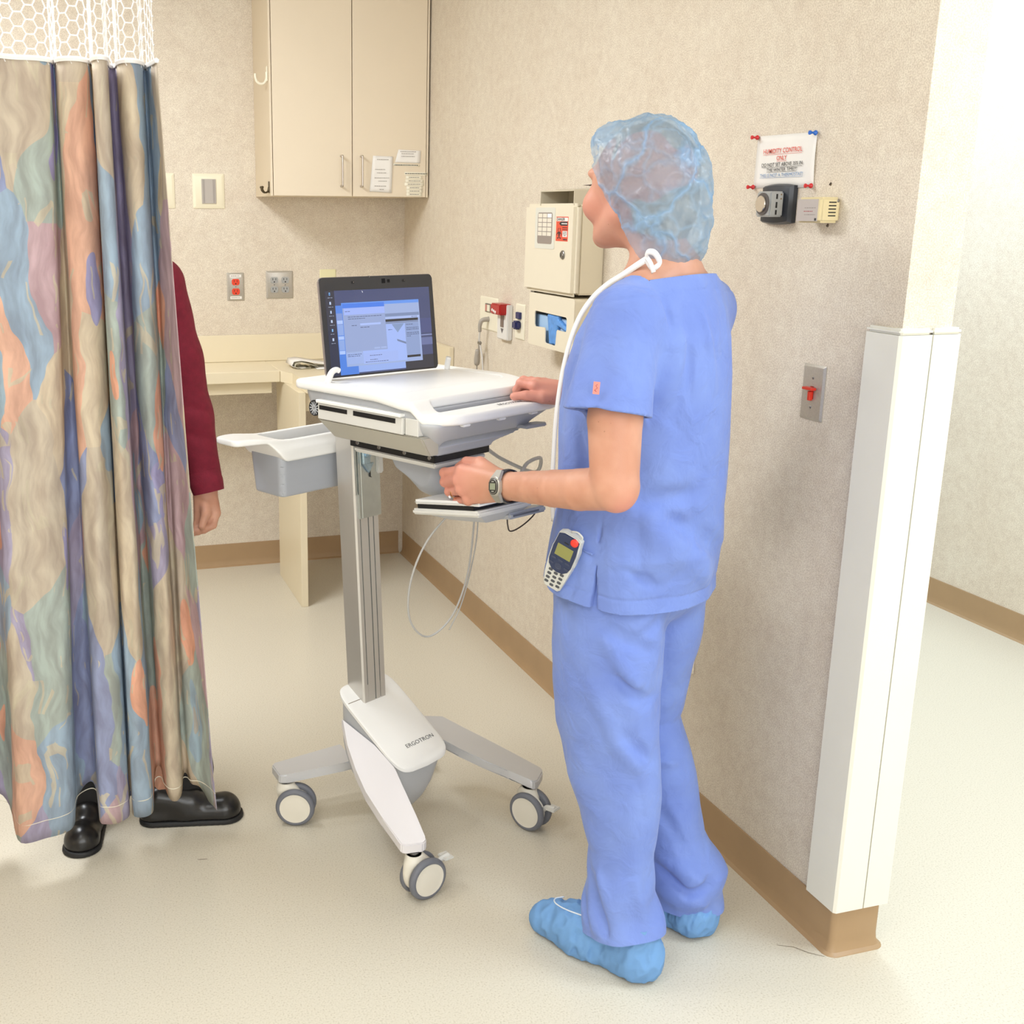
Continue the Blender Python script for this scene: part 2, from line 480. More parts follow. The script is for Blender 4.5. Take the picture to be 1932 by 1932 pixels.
# ------------------------------------------------------------------ things on the walls
def on_wall(name, label, cat, wall, u, z, group=None, off=0.0, roll=0.0):
    """Empty on a wall: local x to the viewer's right, y up, z out of the wall"""
    e = thing(name, label, cat, group=group)
    if wall == 'R': M = axes((XR-off, u, z), (0, -1, 0), (0, 0, 1), (-1, 0, 0))
    elif wall == 'B': M = axes((u, YB-off, z), (1, 0, 0), (0, 0, 1), (0, -1, 0))
    e.matrix_world = M @ Matrix.Rotation(roll, 4, 'Z')
    return e
STEEL = mat('brushed steel plate', (188, 182, 172), 0.36, metal=0.5, noise=0.05, nscale=300)
STEEL_D = mat('dull steel', (150, 148, 145), 0.35, metal=1.0)
CREAM = mat('ivory plastic', (240, 233, 212), 0.4)
CREAM2 = mat('beige plastic', (226, 214, 186), 0.42)
YELL = mat('yellowed plastic', (226, 211, 168), 0.4)
WHITEP = mat('white paper', (240, 236, 230), 0.8, noise=0.01, nscale=30)
INK = mat('black ink', (58, 56, 56), 0.8)
INKF = mat('faded ink', (150, 142, 134), 0.8)
RED = mat('red plastic', (214, 52, 34), 0.35)
RINK = mat('red ink', (226, 96, 78), 0.8)
BINK = mat('blue ink', (122, 152, 192), 0.8)
def wbox(name, x0, y0, x1, y1, z0, z1, m, parent, bev=0.0, seg=2, label=None):
    return obj(name, box((x0, y0, z0), (x1, y1, z1), bev, seg), m, parent, smooth=30 if bev else False, label=label)
def plate(name, w_, h_, t, m, parent, bev=0.004):
    """cover plate with a wide sloped rim"""
    bm = bmesh.new()
    def rc(a, b, z): return [bm.verts.new((x, y, z)) for x, y in rrect(-a, -b, a, b, 0.0025, 3)]
    r = [rc(w_/2, h_/2, 0), rc(w_/2, h_/2, t*0.35), rc(w_/2-bev, h_/2-bev, t)]
    skin(bm, r)
    return obj(name, bm, m, parent, smooth=30)
def screw(parent, x, y, z, r=0.0028, m=None):
    bm = lathe(bmesh.new(), (x, y, z), (x, y, z+0.0015), [(0, r), (0.0008, r), (0.0014, r*0.7)], 14)
    bx(bm, (x-r*0.8, y-r*0.12, z+0.0013), (x+r*0.8, y+r*0.12, z+0.0016))
    return obj('screw', bm, m or STEEL_D, parent, smooth=30)
def ttext(s, cap, width, m, x, y, z, parent, name='lettering', thick=0.0, roll=0.0):
    """lettering with given cap height and total width lying on local plane z"""
    o = text(s, cap/0.7, m, Matrix.Identity(4), parent, name, 0.00005, thick=thick)
    xs = [v.co.x for v in o.data.vertices]; k = width/max(1e-6, max(xs)-min(xs)); cx = (max(xs)+min(xs))/2
    o.data.transform(Matrix.Translation((x, y, z)) @ Matrix.Rotation(roll, 4, 'Z') @ Matrix.Diagonal((k, 1, 1, 1)) @ Matrix.Translation((-cx, 0, 0)))
    return o
def dashes(parent, rows, m, z, name='print_lines', seed=1, h=0.0016):
    """rows (x0,x1,y): broken line of word-length ink dashes standing in for print too small to read"""
    rng = random.Random(seed); bm = bmesh.new()
    for x0, x1, y in rows:
        x = x0
        while x < x1-0.002:
            l = rng.uniform(0.003, 0.009); l = min(l, x1-x)
            bx(bm, (x, y-h/2, z), (x+l, y+h/2, z+0.0001)); x += l+0.0016
    o = obj(name, bm, m, parent); o['kind'] = 'stuff'
    return o

# sign above the humidity control
s = on_wall('paper_sign', 'white paper sign about humidity control pinned to the right wall', 'sign', 'R', 2.108, 1.623, off=0.0008)
bm = bmesh.new(); nx, ny = 16, 8; G = []
TL, TR, BR_, BL_ = Vector((-0.101, 0.055)), Vector((0.100, 0.0525)), Vector((0.103, -0.055)), Vector((-0.104, -0.0525))
for j in range(ny+1):
    row = []
    for i in range(nx+1):
        a, b = i/nx, j/ny
        p = (BL_*(1-a)+BR_*a)*(1-b)+(TL*(1-a)+TR*a)*b
        z = 0.0006+0.0022*math.sin(PI*a)**2*(0.4+0.6*math.sin(PI*b))
        z += 0.003*max(0, a-0.8)*4*math.sin(PI*b)
        row.append(bm.verts.new((p.x, p.y, z)))
    G.append(row)
for j in range(ny):
    for i in range(nx): bm.faces.new((G[j][i], G[j][i+1], G[j+1][i+1], G[j+1][i]))
sh = obj('sheet', bm, WHITEP, s, smooth='all')
md = sh.modifiers.new('t', 'SOLIDIFY'); md.thickness = 0.0003; md.offset = -1
for i, (tx, cap, wd, x, y, m_, th) in enumerate([('HUMIDITY CONTROL', 0.0095, 0.132, -0.006, 0.0215, RINK, 0.00018), ('ONLY', 0.0088, 0.034, -0.007, 0.0068, RINK, 0.00015),
        ('DO NOT SET ABOVE 35% IN', 0.0074, 0.139, -0.005, -0.006, INK, 0.0), ('THE WINTER TIME!!!!', 0.0066, 0.104, -0.004, -0.0165, INK, 0.0), ('THIS IS NOT A THERMOSTAT!', 0.0070, 0.147, -0.005, -0.0275, BINK, 0.0)]):
    ttext(tx, cap, wd, m_, x, y, 0.0040, s, thick=th*0.25, roll=R(0.4))
    wbox('underline', x-wd/2, y-cap*0.72, x+wd/2, y-cap*0.72+0.0006, 0.0040, 0.0041, m_, s)
PIN = {'red': mat('red pushpin plastic', (205, 40, 46), 0.25), 'blue': mat('blue pushpin plastic', (36, 104, 200), 0.25)}
def pushpin(col, Y, Z, label):
    p = on_wall('pushpin', label, 'pushpin', 'R', Y, Z, off=0.0035, group='pushpins holding the paper sign')
    obj('pin_head', lathe(bmesh.new(), (0, 0, 0), (0, 0, 0.02), [(0, 0.0042), (0.0022, 0.0052), (0.0045, 0.0042), (0.0065, 0.0024), (0.0105, 0.0022), (0.013, 0.0036), (0.015, 0.0044), (0.0165, 0.0040), (0.017, 0.001)], 20), PIN[col], p, smooth=40)
    obj('needle', cyl(bmesh.new(), (0, 0, -0.0033), (0, 0, 0.001), 0.0006, 8), STEEL_D, p)
pushpin('red', 2.206, 1.6755, 'red pushpin at the top left corner of the humidity sign')
pushpin('blue', 2.009, 1.6735, 'blue pushpin at the top right corner of the humidity sign')
pushpin('red', 2.207, 1.5725, 'red pushpin at the bottom left corner of the humidity sign')
pushpin('red', 2.008, 1.5715, 'red pushpin at the bottom right corner of the humidity sign')

# humidistat: charcoal base, silver control box with a big dial
h = on_wall('humidity_control', 'charcoal wall humidity control with a silver box and round dial', 'control', 'R', 2.106, 1.536)
CHAR = mat('charcoal plastic', (46, 50, 58), 0.38); SILV = mat('silver plastic', (176, 178, 178), 0.38, metal=0.35)
bm = bmesh.new()
def bowed(hw, hh, bow, z, n=7):
    pts = []
    for k in range(n): t = -1+2*k/(n-1); pts.append((t*hw, hh+bow*(1-t*t)))
    for k in range(n): t = 1-2*k/(n-1); pts.append((t*hw, -hh-bow*(1-t*t)))
    return [bm.verts.new((x, y, z)) for x, y in pts]
skin(bm, [bowed(0.050, 0.0375, 0.004, 0), bowed(0.050, 0.0375, 0.004, 0.010), bowed(0.046, 0.034, 0.004, 0.018), bowed(0.034, 0.022, 0.003, 0.022)])
obj('base_plate', bm, CHAR, h, smooth=25)
wbox('control_box', -0.012, -0.026, 0.036, 0.0255, 0.0215, 0.055, SILV, h, 0.003)
obj('dial_ring', lathe(bmesh.new(), (0.012, 0, 0.055), (0.012, 0, 0.06), [(0, 0.0225), (0.0022, 0.0225), (0.003, 0.0215), (0.003, 0.016)], 36), mat('dark dial ring', (88, 82, 80), 0.4), h, smooth=30)
obj('dial', lathe(bmesh.new(), (0.012, 0, 0.055), (0.012, 0, 0.07), [(0, 0.0168), (0.006, 0.0168), (0.0075, 0.0158), (0.0076, 0.001)], 36), mat('spun aluminium', (205, 198, 190), 0.22, metal=1.0), h, smooth=30)
for i, (z0, z1) in enumerate([(0.010, 0.020), (-0.008, 0.004), (-0.0215, -0.012)]):
    wbox('slot', 0.0358, z0, 0.0364, z1, 0.037, 0.041, BLACK, h)
for zz in (0.019, 0.0105):
    obj('indicator', cyl(bmesh.new(), (0.0355, zz, 0.029), (0.0366, zz, 0.029), 0.0016, 12), mat('brass pin', (150, 130, 96), 0.3, metal=1), h)

# yellowed sensor box with grey label, slots and test screw
s = on_wall('sensor_box', 'yellowed plastic sensor box with grey label and vent slots', 'sensor', 'R', 1.955, 1.524)
wbox('housing', -0.0385, -0.0245, 0.038, 0.0245, 0.0, 0.045, YELL, s, 0.005, 3)
wbox('face_label', -0.0365, -0.0215, 0.0285, 0.0205, 0.0445, 0.0456, mat('grey label', (188, 178, 172), 0.5), s)
dashes(s, [(-0.012, 0.022, 0.004), (-0.012, 0.022, -0.009)], INKF, 0.0457, seed=3, h=0.0012)
dashes(s, [(-0.014, 0.016, -0.0025)], mat('dull red ink', (170, 92, 92), 0.7), 0.0457, seed=4, h=0.0016)
wbox('corner_mark', 0.0205, -0.0205, 0.0265, -0.0155, 0.0456, 0.0457, INK, s)
for k in range(5):
    wbox('slot', 0.0376, 0.0135-k*0.0064, 0.0384, 0.0135-k*0.0064+0.0022, 0.011, 0.028, BLACK, s)
o = screw(s, 0, 0, 0, 0.003); o.rotation_euler = (0, R(90), 0); o.location = (0.0378, 0.0175, 0.007)

# small holes and plugs left in the wall
for (Y, Z, nm) in ((1.954, 1.574, 'above'), (1.951, 1.4945, 'below')):
    a = on_wall('wall_anchor', 'small dark screw anchor in the wall just %s the sensor box' % nm, 'anchor', 'R', Y, Z)
    obj('anchor_plug', lathe(bmesh.new(), (0, 0, -0.001), (0, 0, 0.002), [(0, 0.0036), (0.0015, 0.0036), (0.0022, 0.002)], 12), mat('tan plug', (120, 104, 84), 0.6), a)
    obj('anchor_screw', box((-0.0028, -0.0006, 0.001), (0.0028, 0.0006, 0.0022), M=Matrix.Rotation(0.5, 4, 'Z')), BLACK, a)

# red emergency switch on a steel plate
s = on_wall('red_toggle_switch', 'steel wall switch plate with a red toggle near the corner guard', 'switch', 'R', 1.9437, 1.161)
plate('cover_plate', 0.070, 0.1143, 0.005, STEEL, s, 0.0045)
for z in (0.0302, -0.0302): screw(s, 0.0, z, 0.0048)
wbox('toggle_collar', -0.006, -0.013, 0.006, 0.013, 0.0045, 0.006, RED, s, 0.001)
bm = bmesh.new()
bx(bm, (-0.0042, -0.016, 0.005), (0.0042, 0.002, 0.0125), 0.001, 1)
bx(bm, (-0.0155, 0.001, 0.006), (0.0155, 0.0065, 0.019), 0.0012, 1)
for v in bm.verts:
    if v.co.y > 0.0005: v.co.y += abs(v.co.x)*0.35
obj('toggle', bm, RED, s, smooth=30)

# low outlet half hidden by the legs
s = on_wall('clear_cover_outlet', 'low wall outlet under a clear cover behind the nurse legs', 'outlet', 'R', 2.334, 0.452)
CLEAR = mat('cloudy cover plastic', (226, 214, 196), 0.15)
wbox('clear_cover', -0.036, -0.058, 0.036, 0.058, 0.0, 0.006, CLEAR, s, 0.002, 1)
wbox('outlet_body', -0.017, -0.034, 0.017, 0.034, 0.006, 0.009, CREAM2, s, 0.001, 1)
for z in (0.017, -0.017):
    wbox('slot', -0.007, z-0.004, -0.005, z+0.004, 0.0089, 0.0093, BLACK, s); wbox('slot', 0.005, z-0.004, 0.007, z+0.004, 0.0089, 0.0093, BLACK, s)

# sharps container with bin opening, dial label, danger sticker and lock
s = on_wall('sharps_cabinet', 'beige locked sharps disposal cabinet with a red danger sticker', 'cabinet', 'R', 3.055, 1.415)
BG = mat('beige enamel', (232, 222, 200), 0.38); BGD = mat('beige enamel side', (226, 214, 188), 0.4)
wbox('cabinet_body', -0.162, -0.122, 0.158, 0.124, 0.0, 0.075, BGD, s, 0.004)
wbox('door', -0.172, -0.126, 0.169, 0.127, 0.0765, 0.1, BG, s, 0.010, 4)
# open feeder tray on the top
bm = bmesh.new()
t = 0.003
def slab(bm, poly, x0, x1):
    a = [bm.verts.new((x0, y, z)) for y, z in poly]; b = [bm.verts.new((x1, y, z)) for y, z in poly]; skin(bm, [a, b])
prof = [(0.1215, 0.0), (0.168, 0.0), (0.168, 0.035), (0.163, 0.055), (0.163, 0.092), (0.1215, 0.092)]
slab(bm, prof, -0.082, -0.079); slab(bm, prof, 0.1405, 0.1435)
slab(bm, [(0.1215, 0.0), (0.168, 0.0), (0.168, 0.003), (0.1215, 0.003)], -0.079, 0.1405)
slab(bm, [(0.165, 0.0), (0.168, 0.0), (0.168, 0.035), (0.163, 0.055), (0.163, 0.092), (0.160, 0.092), (0.160, 0.055), (0.165, 0.035)], -0.079, 0.1405)
obj('feeder_hood', bm, mat('grey beige enamel', (206, 196, 174), 0.45), s, smooth=30)
o = obj('dial_label', prism(rrect(-0.091, -0.000, 0.044, 0.116, 0.006), 0.0998, 0.1012, 0.0005, 1), mat('pale grey label', (222, 220, 208), 0.4), s)
wl = mat('warm grey window', (150, 138, 130), 0.35)
obj('window', prism(rrect(-0.073, 0.014, 0.028, 0.102, 0.008), 0.1012, 0.1016), wl, s)
cm = mat('cream grid cell', (232, 224, 208), 0.4)
for r in range(5):
    for c in range(3):
        x = -0.069+c*0.0318; y = 0.0885-r*0.0128
        wbox('grid_cell', x, y-0.0005, x+0.0275, y+0.0102, 0.1016, 0.1019, cm if (r, c) != (0, 2) else mat('white cell', (250, 250, 250), 0.4), s)
st = wbox('danger_sticker', 0.052, 0.024, 0.130, 0.091, 0.0999, 0.1003, mat('red orange sticker', (226, 84, 58), 0.5), s)
wbox('sticker_band', 0.0545, 0.0785, 0.1275, 0.0885, 0.1003, 0.1005, WHITEP, st)
ttext('DANGER', 0.0072, 0.052, INK, 0.083, 0.0835, 0.1006, st, thick=0.0003)
bm = bmesh.new(); v = [bm.verts.new(p) for p in ((0.072, 0.072, 0.1004), (0.082, 0.0665, 0.1004), (0.126, 0.0665, 0.1004), (0.126, 0.0775, 0.1004), (0.082, 0.0775, 0.1004))]; bm.faces.new(v)
obj('black_arrow', bm, INK, st)
dashes(st, [(0.088, 0.124, 0.072)], WHITEP, 0.1006, seed=5, h=0.003)
dashes(st, [(0.094, 0.127, 0.061), (0.094, 0.127, 0.0555)], INK, 0.1004, seed=6, h=0.0022)
wbox('sticker_box', 0.096, 0.036, 0.125, 0.052, 0.1003, 0.1005, WHITEP, st)
dashes(st, [(0.099, 0.122, 0.049), (0.099, 0.122, 0.0445), (0.103, 0.118, 0.040)], INK, 0.1006, seed=7, h=0.002)
dashes(st, [(0.100, 0.125, 0.029)], INK, 0.1004, seed=8, h=0.004)
# biohazard trefoil
bm = bmesh.new()
for k in range(3):
    a = R(90+120*k); cx, cy = 0.074+0.0095*math.cos(a), 0.044+0.0095*math.sin(a)
    pr = []
    for q in range(25):
        b = a+R(-150+300*q/24); pr.append((cx-0*0+0.0085*math.cos(b+PI), cy+0.0085*math.sin(b+PI)))
    for q in range(24):
        b0, b1 = pr[q], pr[q+1]
        def off(p, r): d = Vector((p[0]-cx, p[1]-cy)).normalized(); return (cx+d.x*r, cy+d.y*r, 0.1005)
        bm.faces.new([bm.verts.new(x) for x in (off(b0, 0.0088), off(b1, 0.0088), off(b1, 0.0058), off(b0, 0.0058))])
for k in range(20):
    a0, a1 = 2*PI*k/20, 2*PI*(k+1)/20
    bm.faces.new([bm.verts.new((0.074+r*math.cos(a), 0.044+r*math.sin(a), 0.1006)) for r, a in ((0.0065, a0), (0.0065, a1), (0.0048, a1), (0.0048, a0))])
obj('biohazard_symbol', bm, INK, st)
lk = obj('lock', lathe(bmesh.new(), (0.104, -0.013, 0.0995), (0.104, -0.013, 0.11), [(0, 0.0125), (0.003, 0.0125), (0.0045, 0.011), (0.0046, 0.009), (0.007, 0.0085), (0.0072, 0.001)], 28), STEEL_D, s, smooth=30, label='round chrome key lock')
obj('keyhole', box((0.1030, -0.018, 0.1060), (0.1052, -0.008, 0.1072)), BLACK, lk)
wbox('hinge_tab', -0.150, -0.134, -0.125, -0.1225, 0.05, 0.082, STEEL_D, s)

# glove dispenser below
g = on_wall('glove_dispenser', 'beige glove dispenser under the sharps cabinet with blue gloves showing', 'dispenser', 'R', 3.037, 1.2045)
outer = rrect(-0.158, -0.076, 0.152, 0.079, 0.010)
hole = [(-0.1135, 0.022), (-0.109, 0.027), (0.102, 0.0245), (0.107, 0.019), (0.107, -0.012), (0.103, -0.017), (0.048, -0.0155), (0.043, -0.020), (0.038, -0.058), (0.033, -0.063), (-0.030, -0.061), (-0.035, -0.056), (-0.036, -0.022), (-0.041, -0.017), (-0.107, -0.0195), (-0.1135, -0.013)]
cu = bpy.data.curves.new('c', 'CURVE'); cu.dimensions = '2D'; cu.fill_mode = 'BOTH'; cu.extrude = 0.0015
for P in (outer, hole):
    sp = cu.splines.new('POLY'); sp.points.add(len(P)-1); sp.use_cyclic_u = True
    for i, p in enumerate(P): sp.points[i].co = (p[0], p[1], 0, 1)
t_ = bpy.data.objects.new('t', cu); C.objects.link(t_); dg = bpy.context.evaluated_depsgraph_get(); dg.update()
me = bpy.data.meshes.new_from_object(t_.evaluated_get(dg)); bpy.data.objects.remove(t_); bpy.data.curves.remove(cu)
me.transform(Matrix.Translation((0, 0, 0.0885))); me.materials.clear(); me.materials.append(BG)
fo = bpy.data.objects.new('front_panel', me); C.objects.link(fo); fo.parent = g
bm = bmesh.new()
r0 = [bm.verts.new((x, y, 0)) for x, y in outer]; r1 = [bm.verts.new((x, y, 0.0868)) for x, y in outer]
skin(bm, [r0, r1], True, False); obj('dispenser_body', bm, BGD, g, smooth=40)
wbox('window_shadow_board', -0.125, -0.07, 0.118, 0.055, 0.03, 0.034, mat('olive painted shade', (120, 108, 62), 0.8), g)  # dark olive sheet paints the shade inside the glove opening
gb = wbox('glove_carton', -0.150, -0.070, 0.145, 0.016, 0.036, 0.074, mat('pale blue carton', (170, 202, 236), 0.6), g, 0.002, 1)
def glove_bunch():
    S = Sdf(); rng = random.Random(4)
    for k in range(9):
        a = (-0.030+0.008*k, 0.018, 0.078); b = (-0.012+0.004*k+rng.uniform(-.006, .006), -0.058, 0.080)
        S.cone(a, b, 0.008, 0.0045, 0.003)
    for k in range(5):
        S.cone((0.0, 0.012, 0.078), (0.035+0.016*k, 0.010-0.006*k, 0.079), 0.010, 0.006, 0.004)
    P, Fq = S.mesh((-0.06, -0.075, 0.06), (0.12, 0.04, 0.0866), 0.0018)
    P[:, 2] = np.minimum(P[:, 2], 0.0862)
    return P, Fq
P_, F_ = glove_bunch()
np_obj('blue_gloves', P_, F_, mat('blue nitrile', (92, 152, 222), 0.45, noise=0.1, nscale=60, bump=0.3, bscale=120), g)

# low voltage plates with call-cord
a = on_wall('call_cord_plate', 'wide ivory wall plate with a small rocker and a grey call cord', 'wall plate', 'R', 3.742, 1.170)
plate('cover_plate', 0.166, 0.116, 0.005, CREAM, a, 0.004)
rk = wbox('rocker_frame', -0.022, 0.006, 0.030, 0.036, 0.004, 0.009, STEEL_D, a, 0.001, 1)
wbox('rocker_light', -0.017, 0.010, -0.001, 0.032, 0.009, 0.0105, mat('pink lens', (196, 128, 118), 0.3), rk)
wbox('rocker_light', 0.003, 0.010, 0.025, 0.032, 0.009, 0.0115, CREAM, rk)
GREYC = mat('grey cord', (172, 164, 154), 0.5); WCORD = mat('pale cord', (214, 210, 204), 0.45)
obj('plug', tube(bmesh.new(), [(0.006, -0.018, 0.004), (0.006, -0.022, 0.03), (0.002, -0.04, 0.036), (-0.002, -0.062, 0.034)], lambda t: 0.009-0.003*t, 12), GREYC, a, smooth='all')
c = a
obj('cord_strand', tube(bmesh.new(), [(-0.002, -0.060, 0.034), (-0.006, -0.09, 0.034), (0.000, -0.12, 0.030), (0.008, -0.16, 0.026), (0.010, -0.25, 0.022), (0.006, -0.45, 0.02)], 0.0035, 8), WCORD, c, smooth='all')
obj('cord_strand', tube(bmesh.new(), [(-0.002, -0.060, 0.034), (-0.016, -0.095, 0.032), (-0.024, -0.13, 0.028), (-0.040, -0.165, 0.026)], 0.003, 8), GREYC, c, smooth='all')
obj('inline_switch', tube(bmesh.new(), [(-0.034, -0.13, 0.028), (-0.044, -0.17, 0.026), (-0.05, -0.185, 0.024)], lambda t: 0.008+0.003*math.sin(PI*t), 12), GREYC, c, smooth='all')
obj('cord_strand', tube(bmesh.new(), [(-0.050, -0.185, 0.024), (-0.052, -0.25, 0.022), (-0.048, -0.45, 0.02)], 0.0028, 8), GREYC, c, smooth='all')
obj('cord_clamp', box((-0.016, -0.108, 0.028), (0.006, -0.096, 0.038), 0.003), STEEL_D, c)

a = on_wall('vacuum_outlet', 'white wall gas outlet with a bright red block cap', 'gas outlet', 'R', 3.575, 1.160)
wbox('outlet_body', -0.045, -0.062, 0.045, 0.056, 0.0, 0.020, mat('white enamel', (228, 226, 222), 0.35), a, 0.003)
wbox('centre_slot', -0.012, -0.020, 0.014, 0.02, 0.0195, 0.022, mat('brown grey slot', (120, 104, 96), 0.4), a)
bm = bmesh.new(); v = [bm.verts.new(p) for p in ((-0.012, -0.025, 0.0203), (0.014, -0.025, 0.0203), (0.001, -0.042, 0.0203))]; bm.faces.new(v)
obj('down_arrow', bm, mat('grey print', (110, 104, 104), 0.6), a)
obj('red_cap', box((-0.050, 0.022, 0.0), (0.034, 0.058, 0.045), 0.004, 2), mat('deep red plastic', (178, 34, 34), 0.3), a, smooth=30, label='bright red block cap')
for k in range(3): obj('cap_stud', lathe(bmesh.new(), (-0.03+0.014*k, 0.036-0.003*k, 0.0445), (-0.03+0.014*k, 0.036-0.003*k, 0.048), [(0, 0.005), (0.002, 0.005), (0.003, 0.003)], 12), WHITEP, a)

a = on_wall('data_plate', 'narrow ivory wall plate with two dark blue data ports', 'wall plate', 'R', 3.464, 1.167)
plate('cover_plate', 0.075, 0.116, 0.005, CREAM, a, 0.004)
bl = mat('navy plastic', (40, 44, 96), 0.35)
obj('data_port', box((-0.014, 0.010, 0.004), (0.018, 0.032, 0.014), 0.002, 1), bl, a); obj('data_port', box((-0.016, -0.024, 0.004), (0.018, 0.004, 0.026), 0.005, 2), bl, a)

# ---- back wall
def duplex(parent, x, y, z, m, r=0.0165):
    pts = []
    for k in range(28):
        t = 2*PI*k/28; pts.append((max(-r*0.98, min(r*0.98, r*1.05*math.cos(t))), max(-r*0.78, min(r*0.78, r*math.sin(t)))))
    bm = prism([(x+a, y+b) for a, b in pts], z, z+0.003)
    o = obj('receptacle', bm, m, parent)
    bm = bmesh.new()
    bx(bm, (x-0.0075, y+0.000, z+0.003), (x-0.0052, y+0.008, z+0.0034)); bx(bm, (x+0.0052, y+0.000, z+0.003), (x+0.0072, y+0.008, z+0.0034))
    cyl(bm, (x, y-0.007, z+0.003), (x, y-0.007, z+0.0034), 0.0028, 12)
    obj('slot', bm, BLACK, o)
    return o
a = on_wall('red_duplex_outlet', 'single steel outlet plate with two red receptacles and white labels', 'outlet', 'B', 0.762, 1.211)
plate('cover_plate', 0.072, 0.1143, 0.0055, STEEL, a, 0.006)
rr = mat('orange red receptacle', (228, 66, 36), 0.4)
duplex(a, 0, 0.0195, 0.005, rr); duplex(a, 0, -0.0195, 0.005, rr); screw(a, 0, 0, 0.005)
for y in (0.0445, -0.0445):
    l = wbox('label_strip', -0.024, y-0.0055, 0.024, y+0.0055, 0.005, 0.0058, WHITEP, a)
    dashes(l, [(-0.019, 0.019, y)], INKF, 0.0059, seed=int(y*1000), h=0.0025)
a = on_wall('quad_outlet', 'double wide steel outlet plate with four grey receptacles', 'outlet', 'B', 0.948, 1.217)
plate('cover_plate', 0.1155, 0.1143, 0.0055, STEEL, a, 0.006)
rg = mat('grey receptacle', (168, 168, 166), 0.4)
for x in (-0.0235, 0.0235):
    duplex(a, x, 0.0195, 0.005, rg); duplex(a, x, -0.0195, 0.005, rg); screw(a, x, 0, 0.005)
a = on_wall('blank_plate', 'blank pale yellow wall plate showing above the laptop', 'wall plate', 'B', 1.157, 1.222)
plate('cover_plate', 0.070, 0.1143, 0.005, mat('pale yellow plastic', (232, 226, 182), 0.45), a, 0.003)
for (X, lab, full) in ((0.663, 'cream square wall plate with a grey ribbed slider', True), (0.463, 'cream wall plate half hidden by the curtain edge', False)):
    a = on_wall('slider_plate', lab, 'wall plate', 'B', X, 1.594)
    plate('cover_plate', 0.128, 0.136, 0.009, mat('cream plate', (240, 232, 206), 0.45), a, 0.010)
    sl = wbox('slider', -0.029, -0.049, 0.029, 0.047, 0.008, 0.013, mat('warm grey slider', (182, 174, 166), 0.45), a, 0.001, 1)
    for x in (-0.0225, -0.018, 0.018, 0.0225): wbox('rib', x-0.0008, -0.047, x+0.0008, 0.045, 0.0129, 0.0136, mat('dark rib', (140, 132, 126), 0.5), sl)

# ---- wall cabinet
LAM = mat('almond laminate', (229, 214, 190), 0.42, noise=0.012, nscale=3)
LAM2 = mat('almond laminate side', (224, 208, 182), 0.45, noise=0.012, nscale=3)
LAMD = mat('brown edge gap', (120, 104, 84), 0.8)
CX0, CX1, CZ0, CZ1, CY0 = 0.857, 1.4905, 1.5735, 2.45, YB-0.33
cb = thing('wall_cabinet', 'almond laminate two door wall cabinet hung on the back wall', 'cabinet', (CX0, YB, CZ0))
Wd, Hc = CX1-CX0, CZ1-CZ0
bm = bmesh.new(); T = 0.018
bx(bm, (0, -0.31, 0), (T, -0.001, Hc)); bx(bm, (Wd-T, -0.31, 0), (Wd, -0.001, Hc)); bx(bm, (T, -0.31, 0), (Wd-T, -0.001, T)); bx(bm, (T, -0.31, Hc-T), (Wd-T, -0.001, Hc)); bx(bm, (T, -0.006, T), (Wd-T, -0.001, Hc-T))
obj('carcass', bm, LAM2, cb)
bxs = box((T+0.001, -0.304, T+0.001), (Wd-T-0.001, -0.30, Hc-T-0.001)); obj('inner_shadow_panel', bxs, LAMD, cb)
wbox('side_stile', 0.0, -0.3295, 0.0095, -0.3105, 0.0, Hc, LAM, cb)
wbox('side_stile', Wd-0.0095, -0.3295, Wd, -0.3105, 0, Hc, LAM, cb)
cb_objs = [o for o in bpy.data.objects if o.parent == cb and o.name.startswith('side_stile')]
for o in cb_objs: bpy.data.objects.remove(o)
obj('side_stile', box((0, -0.329, 0), (0.0075, -0.3105, Hc), 0.001), LAM, cb); obj('side_stile', box((Wd-0.0075, -0.329, 0), (Wd, -0.3105, Hc), 0.001), LAM, cb)
xm = 1.179-CX0
doors = []
for x0, x1, hx in ((0.010, xm-0.0015, xm-0.046), (xm+0.0015, Wd-0.010, xm+0.034)):
    d = obj('door', box((x0, -0.3295, 0.001), (x1, -0.311, Hc-0.001), 0.0012, 1), LAM, cb)
    doors.append(d)
    z0, z1 = 1.613-CZ0, 1.725-CZ0
    obj('handle', tube(bmesh.new(), [(hx, -0.329, z0), (hx, -0.352, z0+0.001), (hx, -0.356, z0+0.010), (hx, -0.356, z1-0.010), (hx, -0.352, z1-0.001), (hx, -0.329, z1)], 0.0042, 12, 6), mat('satin nickel', (196, 188, 180), 0.3, metal=0.9), d, smooth='all', label='satin metal bar handle')
